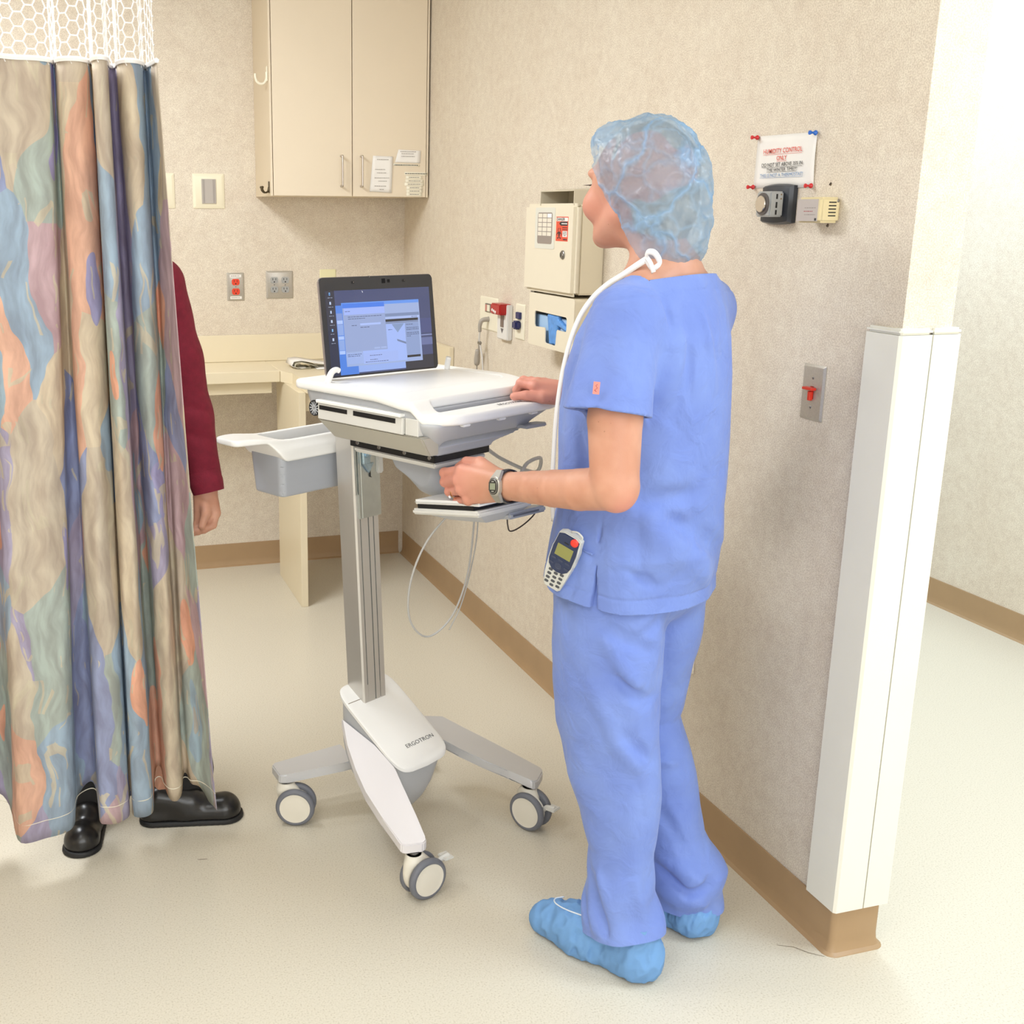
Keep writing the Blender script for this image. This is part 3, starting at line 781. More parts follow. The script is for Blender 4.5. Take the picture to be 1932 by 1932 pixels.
def note(name, label, pts, rows, seed, thick=0.0006, m=WHITEP, curl=0.004, ink=INKF, h=0.002):
    """paper taped to the cabinet door: pts are world X,Z corners TL,TR,BR,BL"""
    cx = sum(p[0] for p in pts)/4; cz = sum(p[1] for p in pts)/4
    e = thing(name, label, 'note'); e.matrix_world = axes((cx, YB-0.3300, cz), (1, 0, 0), (0, 0, 1), (0, -1, 0))
    P = [Vector((p[0]-cx, p[1]-cz)) for p in pts]; bm = bmesh.new(); G = []
    for j in range(9):
        row = []
        for i in range(7):
            a, b = i/6, j/8; p = (P[3]*(1-a)+P[2]*a)*(1-b)+(P[0]*(1-a)+P[1]*a)*b
            row.append(bm.verts.new((p.x, p.y, 0.0006+curl*(a*a)*abs(math.sin(2*b))+curl*0.5*(1-b)**2)))
        G.append(row)
    for j in range(8):
        for i in range(6): bm.faces.new((G[j][i], G[j][i+1], G[j+1][i+1], G[j+1][i]))
    s = obj('sheet', bm, m, e, smooth='all'); md = s.modifiers.new('t', 'SOLIDIFY'); md.thickness = 0.0004; md.offset = -1
    if rows: dashes(e, rows, ink, 0.0012+curl*0.9, seed=seed, h=h)
    return e
note('handwritten_note', 'tall white handwritten note taped beside the right cabinet handle', [(1.262, 1.729), (1.342, 1.727), (1.338, 1.590), (1.248, 1.594)],
     [(-0.02, 0.03, 0.055), (-0.028, 0.015, 0.018), (-0.02, 0.02, 0.005), (-0.03, 0.03, -0.014), (-0.015, 0.02, -0.026), (-0.03, 0.018, -0.045), (-0.01, 0.008, -0.058)], 11, curl=0.003)
note('printed_card', 'small white printed card with a cut corner on the cabinet door', [(1.366, 1.754), (1.459, 1.751), (1.456, 1.704), (1.352, 1.706)],
     [(-0.035, 0.03, 0.018), (-0.03, 0.02, 0.010), (-0.03, 0.025, 0.000)], 12, curl=0.001, ink=INKF)
e = note('label_tape', 'narrow cream label strip directly below the printed card', [(1.345, 1.701), (1.455, 1.698), (1.455, 1.691), (1.345, 1.694)], [(-0.05, 0.05, 0.0)], 13, m=CREAM, curl=0.0, ink=INK, h=0.003)
labs = [(1.392, 1.487, 1.664, 'top strip of the seven cream labels, the widest one'), (1.397, 1.466, 1.650, 'second cream label strip from the top of the stack'), (1.395, 1.472, 1.6365, 'third cream label strip from the top of the stack'),
        (1.392, 1.473, 1.6235, 'middle cream label strip of the seven on the door'), (1.400, 1.468, 1.6105, 'third cream label strip from the bottom of the stack'), (1.400, 1.468, 1.5975, 'second cream label strip from the bottom of the stack'), (1.400, 1.466, 1.585, 'bottom cream label strip of the stack on the door')]
for k, (x0, x1, z, lab) in enumerate(labs):
    e = note('label_strip', lab, [(x0, z+0.0062), (x1, z+0.0056), (x1, z-0.0062), (x0, z-0.0056)], [(-(x1-x0)/2+0.014 if k else -(x1-x0)/2+0.002, (x1-x0)/2-0.014 if k else (x1-x0)/2-0.002, 0)], 20+k, m=CREAM, curl=0.0, ink=INK if k == 0 else INKF, h=0.0026)
    e['category'] = 'label'; e['group'] = 'cream label strips on the right cabinet door'
# hooks on the cabinet's left side
hk = thing('white_hook', 'white plastic J hook stuck on the cabinet left side', 'hook', (CX0-0.0005, YB-0.30, 2.005))
obj('back_plate', box((-0.004, -0.012, -0.015), (0, 0.012, 0.040), 0.0018), CREAM, hk)
obj('hook_arm', tube(bmesh.new(), [(-0.003, 0, 0.020), (-0.004, 0, -0.004), (-0.012, 0, -0.020), (-0.026, 0, -0.024), (-0.040, 0, -0.016), (-0.046, 0, 0.0), (-0.046, 0, 0.012)], 0.0048, 10, 6), CREAM, hk, smooth='all')
hk = thing('dark_coat_hook', 'small dark bronze double coat hook low on the cabinet side', 'hook', (CX0-0.0005, YB-0.292, 1.600))
BRZ = mat('dark bronze', (88, 76, 56), 0.35, metal=0.8)
obj('back_plate', box((-0.003, -0.008, -0.016), (0, 0.008, 0.028), 0.0012), BRZ, hk)
for y in (-0.010, 0.010):
    obj('hook_arm', tube(bmesh.new(), [(-0.002, y*0.2, 0.006), (-0.006, y*0.5, -0.010), (-0.018, y, -0.014), (-0.027, y*1.3, -0.006), (-0.029, y*1.4, 0.004)], 0.0032, 10, 6), BRZ, hk, smooth='all')
    obj('hook_ball', lathe(bmesh.new(), (-0.029, y*1.4, 0.001), (-0.029, y*1.4, 0.012), [(0, 0.002), (0.002, 0.0046), (0.005, 0.0054), (0.008, 0.0042), (0.0095, 0.001)], 14), BRZ, hk, smooth='all')

# ---- counter
LAMC = mat('cream laminate', (234, 221, 192), 0.4, noise=0.01, nscale=3)
ct = thing('corner_counter', 'cream laminate L shaped counter along the back wall corner', 'counter', (0, YB, 0))
TZ, TT = 0.900, 0.045
XD = 0.878       # where the deep part starts
obj('worktop', box((-1.6, -0.33, TZ-TT), (XD-0.0008, -0.001, TZ), 0.002), LAMC, ct, label='shallow left worktop')
bm = prism([(XD, -0.001), (XD, -0.335), (XD+0.035, -0.40), (XD+0.035, -0.655), (XR-0.001, -0.655), (XR-0.001, -0.001)], TZ-TT, TZ, 0.002, 1)
obj('worktop', bm, LAMC, ct, label='deep right worktop')
obj('backsplash', box((-1.6, -0.02, TZ+0.0005), (XR-0.022, -0.001, TZ+0.112), 0.002), LAMC, ct)
obj('side_splash', box((XR-0.021, -0.652, TZ+0.0005), (XR-0.001, -0.001, TZ+0.112), 0.002), LAMC, ct)
obj('apron', box((-1.6, -0.30, 0.808), (XD-0.03, -0.28, TZ-TT-0.0005)), LAMC, ct)
obj('support_panel', box((0.890, -0.617, 0.0), (0.917, -0.185, TZ-TT-0.0005), 0.001, 1), LAMC, ct)
obj('apron', box((0.9175, -0.60, 0.78), (XR-0.001, -0.58, TZ-TT-0.0005)), LAMC, ct)
# folded papers on the counter
pp = thing('folded_papers', 'folded bundle of white and printed papers lying on the counter', 'papers', (1.010, YB-0.235, TZ))
PG = mat('newsprint', (196, 190, 168), 0.85, noise=0.25, nscale=60)
def sheet(name, pr, y0, y1, m, th=0.0012):
    bm = bmesh.new(); a = []
    for x, z in pr: a.append((bm.verts.new((x, y0, z)), bm.verts.new((x, y1, z+0.001))))
    for p, q in zip(a[:-1], a[1:]): bm.faces.new((p[0], q[0], q[1], p[1]))
    o = obj(name, bm, m, pp, smooth='all'); md = o.modifiers.new('t', 'SOLIDIFY'); md.thickness = th; md.offset = 1
    return o
sheet('paper_sheet', [(0.02, 0.0012), (0.12, 0.0012), (0.25, 0.0012)], -0.10, 0.07, WHITEP)
sheet('folded_sheet', [(-0.02, 0.006), (-0.055, 0.004), (-0.078, 0.014), (-0.07, 0.030), (-0.04, 0.033), (0.03, 0.020), (0.10, 0.010), (0.22, 0.008)], -0.07, 0.05, WHITEP, 0.002)
sheet('newsprint_roll', [(0.0, 0.004), (-0.04, 0.003), (-0.066, 0.010), (-0.062, 0.022), (-0.04, 0.027), (0.0, 0.016), (0.03, 0.006)], -0.075, 0.03, PG, 0.0015)
sheet('paper_sheet', [(0.06, 0.013), (0.12, 0.0155), (0.15, 0.024), (0.17, 0.020), (0.22, 0.012)], -0.05, 0.04, WHITEP)
# ceiling fittings that give the light
def troffer(x, y, sx, sy, label):
    e = thing('ceiling_light', label, 'ceiling light', (x, y, CEIL))
    bm = bmesh.new()
    for a, b, c, d in ((-sx/2-0.02, -sy/2-0.02, sx/2+0.02, -sy/2), (-sx/2-0.02, sy/2, sx/2+0.02, sy/2+0.02), (-sx/2-0.02, -sy/2, -sx/2, sy/2), (sx/2, -sy/2, sx/2+0.02, sy/2)):
        bx(bm, (a, b, -0.014), (c, d, -0.0005))
    obj('frame', bm, CREAM, e)
    obj('diffuser', box((-sx/2, -sy/2, -0.008), (sx/2, sy/2, -0.002)), mat('lit diffuser', (250, 248, 242), 0.6, emit=(255, 250, 240), estr=1.0), e)
troffer(-0.4, 3.0, 0.6, 1.2, 'ceiling light panel over the curtain side of the room')
troffer(-0.7, 0.6, 1.2, 1.2, 'square ceiling light panel nearest the left wall')
troffer(0.5, -1.2, 1.2, 1.2, 'square ceiling light panel behind the camera')
troffer(2.45, 0.9, 0.6, 1.2, 'hallway ceiling light panel nearer the camera')
troffer(2.45, 3.6, 0.6, 1.2, 'hallway ceiling light panel farther down the hall')
# ================================================================== medical computer cart
CARTW = mat('cart white plastic', (244, 243, 240), 0.35)
CARTG = mat('cart grey plastic', (188, 190, 194), 0.4)
CARTG2 = mat('cart mid grey plastic', (170, 173, 180), 0.42)
CARTL = mat('cart pale grey plastic', (216, 214, 208), 0.4)
ALU = mat('satin aluminium', (206, 202, 196), 0.34, metal=0.55)
ALU2 = mat('painted silver arm', (204, 204, 206), 0.36, metal=0.25)
TYRE = mat('grey tyre rubber', (112, 114, 122), 0.55)
HUBM = mat('ivory hub cap', (226, 220, 206), 0.38)
ZINC = mat('zinc plated steel', (196, 202, 200), 0.28, metal=0.85, noise=0.05, nscale=25)
cart = thing('medical_cart', 'white and grey wheeled computer cart standing in front of the nurse', 'cart', (0.81, 2.434, 0), math.atan2(0.465, 0.886))
def slope(w): return 0.2327+0.591*w
# tub
bm = bmesh.new(); rs = []
for (z, uh, wh, wc, e) in ((0.047, 0.028, 0.036, 0.075, 2.5), (0.060, 0.044, 0.060, 0.078, 2.8), (0.085, 0.058, 0.082, 0.082, 3.2), (0.125, 0.072, 0.100, 0.084, 4), (0.175, 0.082, 0.108, 0.083, 5), (0.21, 0.086, 0.110, 0.082, 6)):
    rs.append(ring(bm, Vector((-0.006, wc, z)), Vector((1, 0, 0)), Vector((0, 1, 0)), uh, wh, 40, e))
top = ring(bm, Vector((-0.006, 0.082, 0)), Vector((1, 0, 0)), Vector((0, 1, 0)), 0.087, 0.1105, 40, 6)
for v in top: v.co.z = slope(v.co.y)-0.013
rs.append(top); skin(bm, rs)
obj('base_tub', bm, CARTG, cart, smooth=40)
bm = bmesh.new(); rs = []
for dz, k in ((-0.0125, 1.0), (-0.0115, 1.022), (-0.003, 1.022), (0.0, 0.985)):
    r = ring(bm, Vector((-0.006, 0.080, 0)), Vector((1, 0, 0)), Vector((0, 1, 0)), 0.089*k, 0.116*k, 44, 6.5)
    for v in r:
        bow = 0.006*(1-((v.co.x+0.006)/0.09)**2) if v.co.y < 0 else 0
        v.co.y -= bow; v.co.z = slope(v.co.y)+dz
    rs.append(r)
skin(bm, rs); bc = obj('base_cover', bm, CARTW, cart, smooth=40)
# seam across the cover beside the column
obj('cover_seam', box((-0.092, 0.150, 0), (-0.048, 0.1512, 0.0004), M=Matrix(((1, 0, 0, 0), (0, 1, 0, 0), (0, 0.591, 1, 0.2327), (0, 0, 0, 1)))), LAMD, bc)
th = math.atan(0.591)
DKL = mat('dark logo grey', (84, 84, 86), 0.5)
def logo(M, parent, size):
    o = text('ergotron'.upper(), size, DKL, M, parent, 'logo_lettering', 0.0002, sx=1.15, thick=-0.0001)
    return o
logo(axes((0.016, 0.005, slope(0.005)+0.0006), (1, 0, 0), (0, math.cos(th), math.sin(th)), (0, -math.sin(th), math.cos(th))), bc, 0.0155)
# four legs
def slabm(name, top, dz, m, bev=0.003):
    bm = bmesh.new(); a = [bm.verts.new(p) for p in top]; b = [bm.verts.new((p[0], p[1], p[2]-dz)) for p in top]
    skin(bm, [b, a]); bmesh.ops.bevel(bm, geom=bm.edges[:], offset=bev, segments=2, affect='EDGES', clamp_overlap=True)
    return obj(name, bm, m, cart, smooth=40)
MC = 0.012
def mir(p): return (2*MC-p[0], p[1], p[2])
fr = [(-0.097, 0.172, 0.280), (-0.096, 0.05, 0.249), (-0.098, -0.022, 0.216), (-0.128, -0.09, 0.184), (-0.150, -0.145, 0.158), (-0.171, -0.196, 0.1315), (-0.176, -0.204, 0.130), (-0.190, -0.207, 0.1295), (-0.224, -0.187, 0.1295), (-0.231, -0.177, 0.1305), (-0.203, -0.085, 0.150), (-0.175, 0.0, 0.171), (-0.148, 0.065, 0.192), (-0.120, 0.125, 0.227)]
frr = [(-0.150, 0.165, 0.200), (-0.100, 0.05, 0.195), (-0.110, -0.022, 0.184), (-0.130, -0.09, 0.168), (-0.160, -0.145, 0.150), (-0.185, -0.196, 0.1315), (-0.190, -0.204, 0.130), (-0.203, -0.207, 0.1295), (-0.248, -0.187, 0.1295), (-0.262, -0.172, 0.1305), (-0.243, -0.085, 0.150), (-0.228, 0.0, 0.167), (-0.215, 0.065, 0.180), (-0.205, 0.125, 0.194)]
slabm('leg', fr, 0.024, mat('pearl white arm', (228, 224, 226), 0.35)); slabm('leg', [mir(p) for p in frr][::-1], 0.024, ALU2)
rear = [(-0.020, 0.262, 0.149), (-0.058, 0.165, 0.149), (-0.085, 0.178, 0.1475), (-0.207, 0.252, 0.1315), (-0.217, 0.258, 0.130), (-0.224, 0.268, 0.130), (-0.204, 0.322, 0.130), (-0.192, 0.328, 0.131)]
slabm('leg', rear, 0.024, ALU2); slabm('leg', [mir(p) for p in rear][::-1], 0.024, ALU2)
# casters
def caster(st, wc, az, brake, label=None):
    """st: swivel stem (u,w); wc: wheel centre; az: direction of the axle in cart space, degrees"""
    cgrp = bpy.data.objects.new('caster', None); C.objects.link(cgrp); cgrp.parent = cart; cgrp.location = (wc[0], wc[1], 0)
    cgrp.rotation_euler = (0, 0, R(az))          # local x = axle, local y across
    dv = Vector((st[0]-wc[0], st[1]-wc[1])); c, s = math.cos(R(-az)), math.sin(R(-az))
    sx, sy = dv.x*c-dv.y*s, dv.x*s+dv.y*c
    S = Sdf()
    S.cone((sx, sy, 0.099), (sx, sy, 0.088), 0.020, 0.021, 0.004)
    sg = 1 if sy > 0 else -1
    S.ell((sx*0.5, sy*0.72, 0.082), (0.018, 0.030, 0.020), 0.012)
    S.ell((0, 0, 0.052), (0.0085, 0.042, 0.040), 0.006)
    S.ell((sx*0.6, sg*0.028, 0.062), (0.014, 0.020, 0.036), 0.010)
    S.post = [lambda P, d: np.maximum(d, np.maximum(P[:, 2]-0.103, 0.012-P[:, 2]))]
    P, Fq = S.mesh((-0.06, -0.07, 0.0), (0.06, 0.07, 0.112), 0.0025)
    np_obj('fork', P, Fq, HUBM, cgrp)
    obj('stem', lathe(bmesh.new(), (sx, sy, 0.100), (sx, sy, 0.108), [(0, 0.017), (0.003, 0.0175), (0.003, 0.012), (0.0075, 0.012)], 24), STEEL_D, cgrp, smooth=30)
    for s_ in (1, -1):
        a = (s_*0.0095, 0, 0.05); b = (s_*0.0275, 0, 0.05)
        prof = [(0, 0.030), (0.0, 0.044), (0.002, 0.0478), (0.006, 0.0498), (0.010, 0.0499), (0.014, 0.0485), (0.017, 0.0450), (0.0178, 0.0405), (0.0165, 0.0385), (0.0165, 0.01)]
        obj('tyre', lathe(bmesh.new(), a, b, prof, 56), TYRE, cgrp, smooth=50)
        obj('hub_cap', lathe(bmesh.new(), (s_*0.025, 0, 0.05), (s_*0.03, 0, 0.05), [(0, 0.0388), (0.0022, 0.0388), (0.0024, 0.0372), (0.0020, 0.036), (0.0034, 0.026), (0.0042, 0.012), (0.0044, 0.001)], 48), HUBM, cgrp, smooth=30)
    if brake:
        bm = tube(bmesh.new(), [(0, -sg*0.036, 0.060), (0, -sg*0.046, 0.071), (0, -sg*0.056, 0.074), (0, -sg*0.072, 0.0765)], lambda t: 0.006+0.001*t, 10, 6)
        bx(bm, (-0.016, min(-sg*0.052, -sg*0.078), 0.073), (0.016, max(-sg*0.052, -sg*0.078), 0.0785), 0.002, 2)
        obj('brake_pedal', bm, CARTL, cgrp, smooth=40)
    return cgrp
RZ = math.degrees(math.atan2(0.465, 0.886))
caster((-0.199, 0.272), (-0.194, 0.238), 250-RZ, False)
caster((-0.204, -0.191), (-0.192, -0.209), 288-RZ, True)
caster((0.228, -0.179), (0.216, -0.196), 212-RZ, True)
caster((0.226, 0.272), (0.222, 0.240), 262-RZ, False)
# column, leaning very slightly, with three slots and the zinc lift plate
sh = Matrix(((1, 0, -0.0575, 0.0175), (0, 1, 0, 0), (0, 0, 1, 0), (0, 0, 0, 1)))
c0, c1, d0, d1, ZT = -0.050, 0.029, 0.137, 0.199, 1.05
bm = bmesh.new()
outl = [(c0+0.004, d0), (c0+0.014, d0), (c0+0.014, d0+0.004), (c0+0.017, d0+0.004), (c0+0.017, d0), (c0+0.040, d0), (c0+0.040, d0+0.005), (c0+0.0435, d0+0.005), (c0+0.0435, d0), (c0+0.057, d0), (c0+0.057, d0+0.004), (c0+0.060, d0+0.004), (c0+0.060, d0), (c1-0.004, d0), (c1, d0+0.004), (c1, d1-0.004), (c1-0.004, d1), (c0+0.004, d1), (c0, d1-0.004), (c0, d0+0.004)]
col = prism(outl, 0.25, ZT); bmesh.ops.transform(col, matrix=sh, verts=col.verts[:])
colo = obj('column', col, ALU, cart)
SLOT = mat('dark slot', (92, 96, 92), 0.6)
for x0, x1, zb in ((c0+0.0138, c0+0.0172, 0.36), (c0+0.0398, c0+0.0437, 0.27), (c0+0.0568, c0+0.0602, 0.36)):
    b = box((x0+0.0004, d0+0.0008, zb), (x1-0.0004, d0+0.0025, 0.82)); bmesh.ops.transform(b, matrix=sh, verts=b.verts[:]); obj('slot', b, SLOT, colo)
b = box((c0+0.0142, d0+0.0002, 0.25), (c0+0.0168, d0+0.003, 0.361)); bmesh.ops.transform(b, matrix=sh, verts=b.verts[:]); obj('slot_plug', b, ALU, colo)
b = bmesh.new(); bx(b, (c0+0.018, d0-0.0065, 0.80), (c1+0.002, d0-0.0005, 0.985), 0.001, 1); bx(b, (c0+0.010, d0-0.006, 0.80), (c0+0.0165, d0-0.0005, 0.99)); bx(b, (c0+0.004, d0-0.003, 0.86), (c0+0.0075, d0-0.0005, 0.99))
bmesh.ops.transform(b, matrix=sh, verts=b.verts[:])
lp = obj('lift_plate', b, ZINC, cart)
b = bmesh.new(); bx(b, (c0+0.020, d0-0.016, 0.935), (c0+0.044, d0-0.007, 0.992), 0.002, 1); cyl(b, (c0+0.034, d0-0.020, 0.958), (c0+0.034, d0-0.006, 0.958), 0.008, 16); cyl(b, (c0+0.034, d0-0.022, 0.958), (c0+0.034, d0-0.006, 0.958), 0.0035, 12)
v = [b.verts.new(p) for p in ((c0+0.022, d0-0.0075, 0.935), (c0+0.056, d0-0.0075, 0.935), (c0+0.040, d0-0.0075, 0.912), (c0+0.022, d0-0.013, 0.935), (c0+0.056, d0-0.013, 0.935), (c0+0.040, d0-0.013, 0.912))]
skin(b, [v[:3], v[3:]])
bmesh.ops.transform(b, matrix=sh, verts=b.verts[:]); obj('latch_bracket', b, mat('blue zinc', (168, 190, 204), 0.3, metal=0.8, noise=0.15, nscale=90), lp)
b = box((c0+0.0455, d0-0.010, 0.900), (c0+0.047, d0-0.0066, 0.925)); cyl(b, (c0+0.046, d0-0.008, 0.902), (c0+0.051, d0-0.008, 0.899), 0.001, 6); bmesh.ops.transform(b, matrix=sh, verts=b.verts[:]); obj('hook', b, BLACK, lp)
b = box((c1-0.010, d0-0.014, 0.905), (c1+0.010, d0+0.03, 0.999), 0.004, 2); bmesh.ops.transform(b, matrix=sh, verts=b.verts[:]); obj('carriage_block', b, CARTL, cart, smooth=30)

# worksurface, SDF solid with a lower front handle
def sst(x, a, b): t = np.clip((x-a)/(b-a), 0, 1); return t*t*(3-2*t)
def drop(P): return 0.010*sst(-P[:, 1], 0.05, 0.172)+0.025*sst(-P[:, 1], 0.162, 0.198)
def rbox(x, y, cx, cy, hx, hy, r):
    qx = np.abs(x-cx)-(hx-r); qy = np.abs(y-cy)-(hy-r)
    return np.hypot(np.maximum(qx, 0), np.maximum(qy, 0))+np.minimum(np.maximum(qx, qy), 0)-r
def rnd_and(a, b, r):      # rounded intersection
    return np.minimum(-r, np.maximum(a, b))+np.hypot(np.maximum(a+r, 0), np.maximum(b+r, 0))
def solid(f):
    S = Sdf(); S.post = [lambda P, d: f(P).astype(np.float32)]; return S
UC = 0.007
def fplate(P):
    z = P[:, 2]+drop(P); x, y = P[:, 0], P[:, 1]
    oa = rbox(x, y, UC, -0.018, 0.220, 0.224, 0.026); ob = rbox(x, y, UC, -0.0135, 0.220, 0.2365, 0.068)
    oc = rbox(x, y*0.80, UC, 0.0, 0.220, 0.2000, 0.095)
    o = np.where(y < 0, np.where(x < UC, oc*1.25, ob), oa)
    th = 0.0105+0.001*sst(-y, 0.16, 0.22)
    d = rnd_and(o, np.abs(z-(1.1455-th))-th, 0.0075)
    hole = rbox(x, y, 0.012, -0.180, 0.162, 0.0125, 0.010)
    d = -_smin(-d, hole, 0.005)
    rec = np.maximum(rbox(x, y, UC, 0.02, 0.185, 0.115, 0.03), 1.1435-z)     # faint recessed work area
    return -_smin(-d, rec, 0.002)
P, Fq = solid(fplate).mesh((-0.23, -0.26, 1.07), (0.245, 0.225, 1.155), 0.0025)
ws = np_obj('worksurface', P, Fq, CARTW, cart)
def fhouse(P):
    z = P[:, 2]+drop(P)*0.9; x, y = P[:, 0], P[:, 1]
    t = np.clip((1.124-P[:, 2])/0.112, 0, 1.0)
    ul = -0.198+0.046*sst(t, 0.30, 1.0); ur = 0.212-0.055*sst(t, 0.25, 0.62)-0.10*sst(t, 0.72, 0.95)
    wf = -0.228+0.045*sst(t, 0.25, 1.0); wb = 0.188-0.05*t
    o = rbox((x-(ul+ur)/2), (y-(wf+wb)/2), 0, 0, (ur-ul)/2, (wb-wf)/2, 0.028)
    d = rnd_and(o*0.9, np.maximum(z-1.1235, 1.012-P[:, 2]), 0.005)
    hole = rbox(x, y, 0.012, -0.1835, 0.150, 0.016, 0.010)
    return np.maximum(d, -np.maximum(hole, 1.062-z))
P, Fq = solid(fhouse).mesh((-0.215, -0.25, 1.0), (0.23, 0.205, 1.135), 0.0028)
np_obj('tray_housing', P, Fq, CARTG, cart)
def stepbox(name, u0, u1, w0, w1, z0, z1, m, tilt=0.0, bev=0.004):
    b = box((u0, w0, z0), (u1, w1, z1), bev, 2)
    return obj(name, b, m, cart, smooth=30)
stepbox('black_gasket', -0.143, 0.035, -0.180, 0.085, 0.998, 1.014, BLACK, 0, 0.001)
stepbox('under_pan', -0.137, 0.030, -0.175, 0.080, 0.984, 0.9975, CARTL)
for wv in (0.06, -0.01, -0.09, -0.165): obj('pan_screw', lathe(bmesh.new(), (-0.143, wv, 1.008), (-0.146, wv, 1.008), [(0, 0.005), (0.002, 0.004)], 12), STEEL_D, cart)
def on_left(name, w0, w1, z0, z1, u0, u1, m, parent, bev=0.0015):
    return obj(name, box((u0, w1, z0), (u1, w0, z1), bev, 1), m, parent, smooth=30)
sp_ = on_left('side_panel', 0.120, -0.148, 1.064, 1.100, -0.209, -0.190, CARTL, cart)
on_left('panel_ledge', 0.122, -0.145, 1.1005, 1.108, -0.214, -0.190, CARTW, sp_)
on_left('slot', 0.114, 0.022, 1.086, 1.0955, -0.2098, -0.2, BLACK, sp_, 0.0)
on_left('slot', 0.002, -0.128, 1.086, 1.0965, -0.2098, -0.2, BLACK, sp_, 0.0)
on_left('panel_end', -0.150, -0.188, 1.064, 1.100, -0.203, -0.185, CARTL, cart)
bm = bmesh.new(); a_ = [bm.verts.new(p) for p in ((-0.206, 0.125, 1.0635), (-0.206, -0.200, 1.0635), (-0.150, -0.200, 1.0635), (-0.150, 0.125, 1.0635))]; b_ = [bm.verts.new(p) for p in ((-0.168, 0.110, 1.018), (-0.168, -0.190, 1.018), (-0.14, -0.190, 1.018), (-0.14, 0.11, 1.018))]
skin(bm, [a_, b_]); bmesh.ops.bevel(bm, geom=bm.edges[:], offset=0.003, segments=2, affect='EDGES', clamp_overlap=True)
obj('lower_band', bm, mat('warm grey band', (186, 182, 170), 0.45), cart, smooth=30)
vt = obj('round_vent', lathe(bmesh.new(), (-0.188, 0.142, 1.084), (-0.204, 0.142, 1.084), [(0, 0.018), (0.0125, 0.018), (0.013, 0.016), (0.011, 0.014), (0.011, 0.001)], 28), BLACK, cart, smooth=30)
for k in range(6):
    a = PI*k/6; b = bmesh.new(); bx(b, (-0.0005, -0.015, -0.0012), (0.0005, 0.015, 0.0012)); bmesh.ops.transform(b, matrix=Matrix.Translation((-0.2005, 0.142, 1.084)) @ Matrix.Rotation(a, 4, 'X'), verts=b.verts[:]); obj('vent_bar', b, CARTG, vt)
b = prism([(0.10, -0.232), (0.165, -0.236), (0.178, -0.225), (0.165, -0.205), (0.10, -0.195)], 1.048, 1.055, 0.002, 2)
obj('release_paddle', b, CARTG2, cart, smooth=30)
for uu in (-0.115, 0.0, 0.11): obj('clip_tab', box((uu-0.012, -0.246, 1.083), (uu+0.012, -0.234, 1.0885), 0.002, 2), CARTW, cart, smooth=30)
logo(axes((0.050, -0.2225, 1.1122), (1, -0.03, 0), (0.03, 0.98, 0.12), (0, -0.12, 0.98)), cart, 0.0125)
D_ = Vector((-0.047, -0.046, 0.0105))
def shf(pts): return [Vector(p)+D_ for p in pts]
b = tube(bmesh.new(), shf([(-0.150, 0.146, 1.132), (-0.142, 0.148, 1.146), (-0.132, 0.150, 1.157), (-0.120, 0.150, 1.161), (-0.112, 0.148, 1.158)]), lambda t: 0.008-0.002*t, 12, 6)
obj('laptop_clip', b, CARTW, cart, smooth='all')
b = tube(bmesh.new(), shf([(0.225, 0.130, 1.134), (0.224, 0.127, 1.150), (0.222, 0.122, 1.163)]), lambda t: 0.0075-0.001*t, 12, 6)
obj('laptop_clip', b, CARTW, cart, smooth='all')
# storage bin behind the column
def fbin_rim(P):
    x, y, z = P[:, 0], P[:, 1], P[:, 2]
    lip = sst(-x, 0.20, 0.32)
    hy = 0.072-0.030*sst(-x, 0.22, 0.345)
    o = np.maximum(np.maximum(-0.350-x, x-0.10), np.abs(y-0.287)-hy)
    o = rnd_and(np.abs(x+0.125)-0.222, np.abs(y-0.287)-hy, 0.018)
    zt = 0.999+0.012*lip; zb = 0.950+0.046*sst(-x, 0.215, 0.27)
    ins = 0.014*sst(z, 0.97, 1.0)*(1-lip)
    d = rnd_and(o+ins, np.maximum(z-zt, zb-z), 0.004)
    hole = rbox(x, y, -0.095, 0.287, 0.128, 0.048, 0.018)
    return np.maximum(d, -hole)
def fbin(P):
    x, y, z = P[:, 0], P[:, 1], P[:, 2]
    t = (0.96-z)*0.07
    o = rbox(x, y, -0.085, 0.287, 0.146-t, 0.062-t, 0.016)
    d = rnd_and(o, np.abs(z-0.918)-0.058, 0.006)
    hole = np.maximum(o+0.004, 0.866-z)
    return np.maximum(d, -hole)
bn = bpy.data.objects.new('storage_bin', None); C.objects.link(bn); bn.parent = cart
P, Fq = solid(fbin_rim).mesh((-0.37, 0.20, 0.93), (0.12, 0.38, 1.03), 0.003); np_obj('bin_rim', P, Fq, CARTW, bn)
P, Fq = solid(fbin).mesh((-0.25, 0.20, 0.85), (0.08, 0.37, 0.99), 0.003); np_obj('bin_body', P, Fq, CARTG2, bn)
obj('bin_bracket', box((-0.045, 0.2, 0.88), (0.02, 0.232, 0.965), 0.003), CARTG, bn)
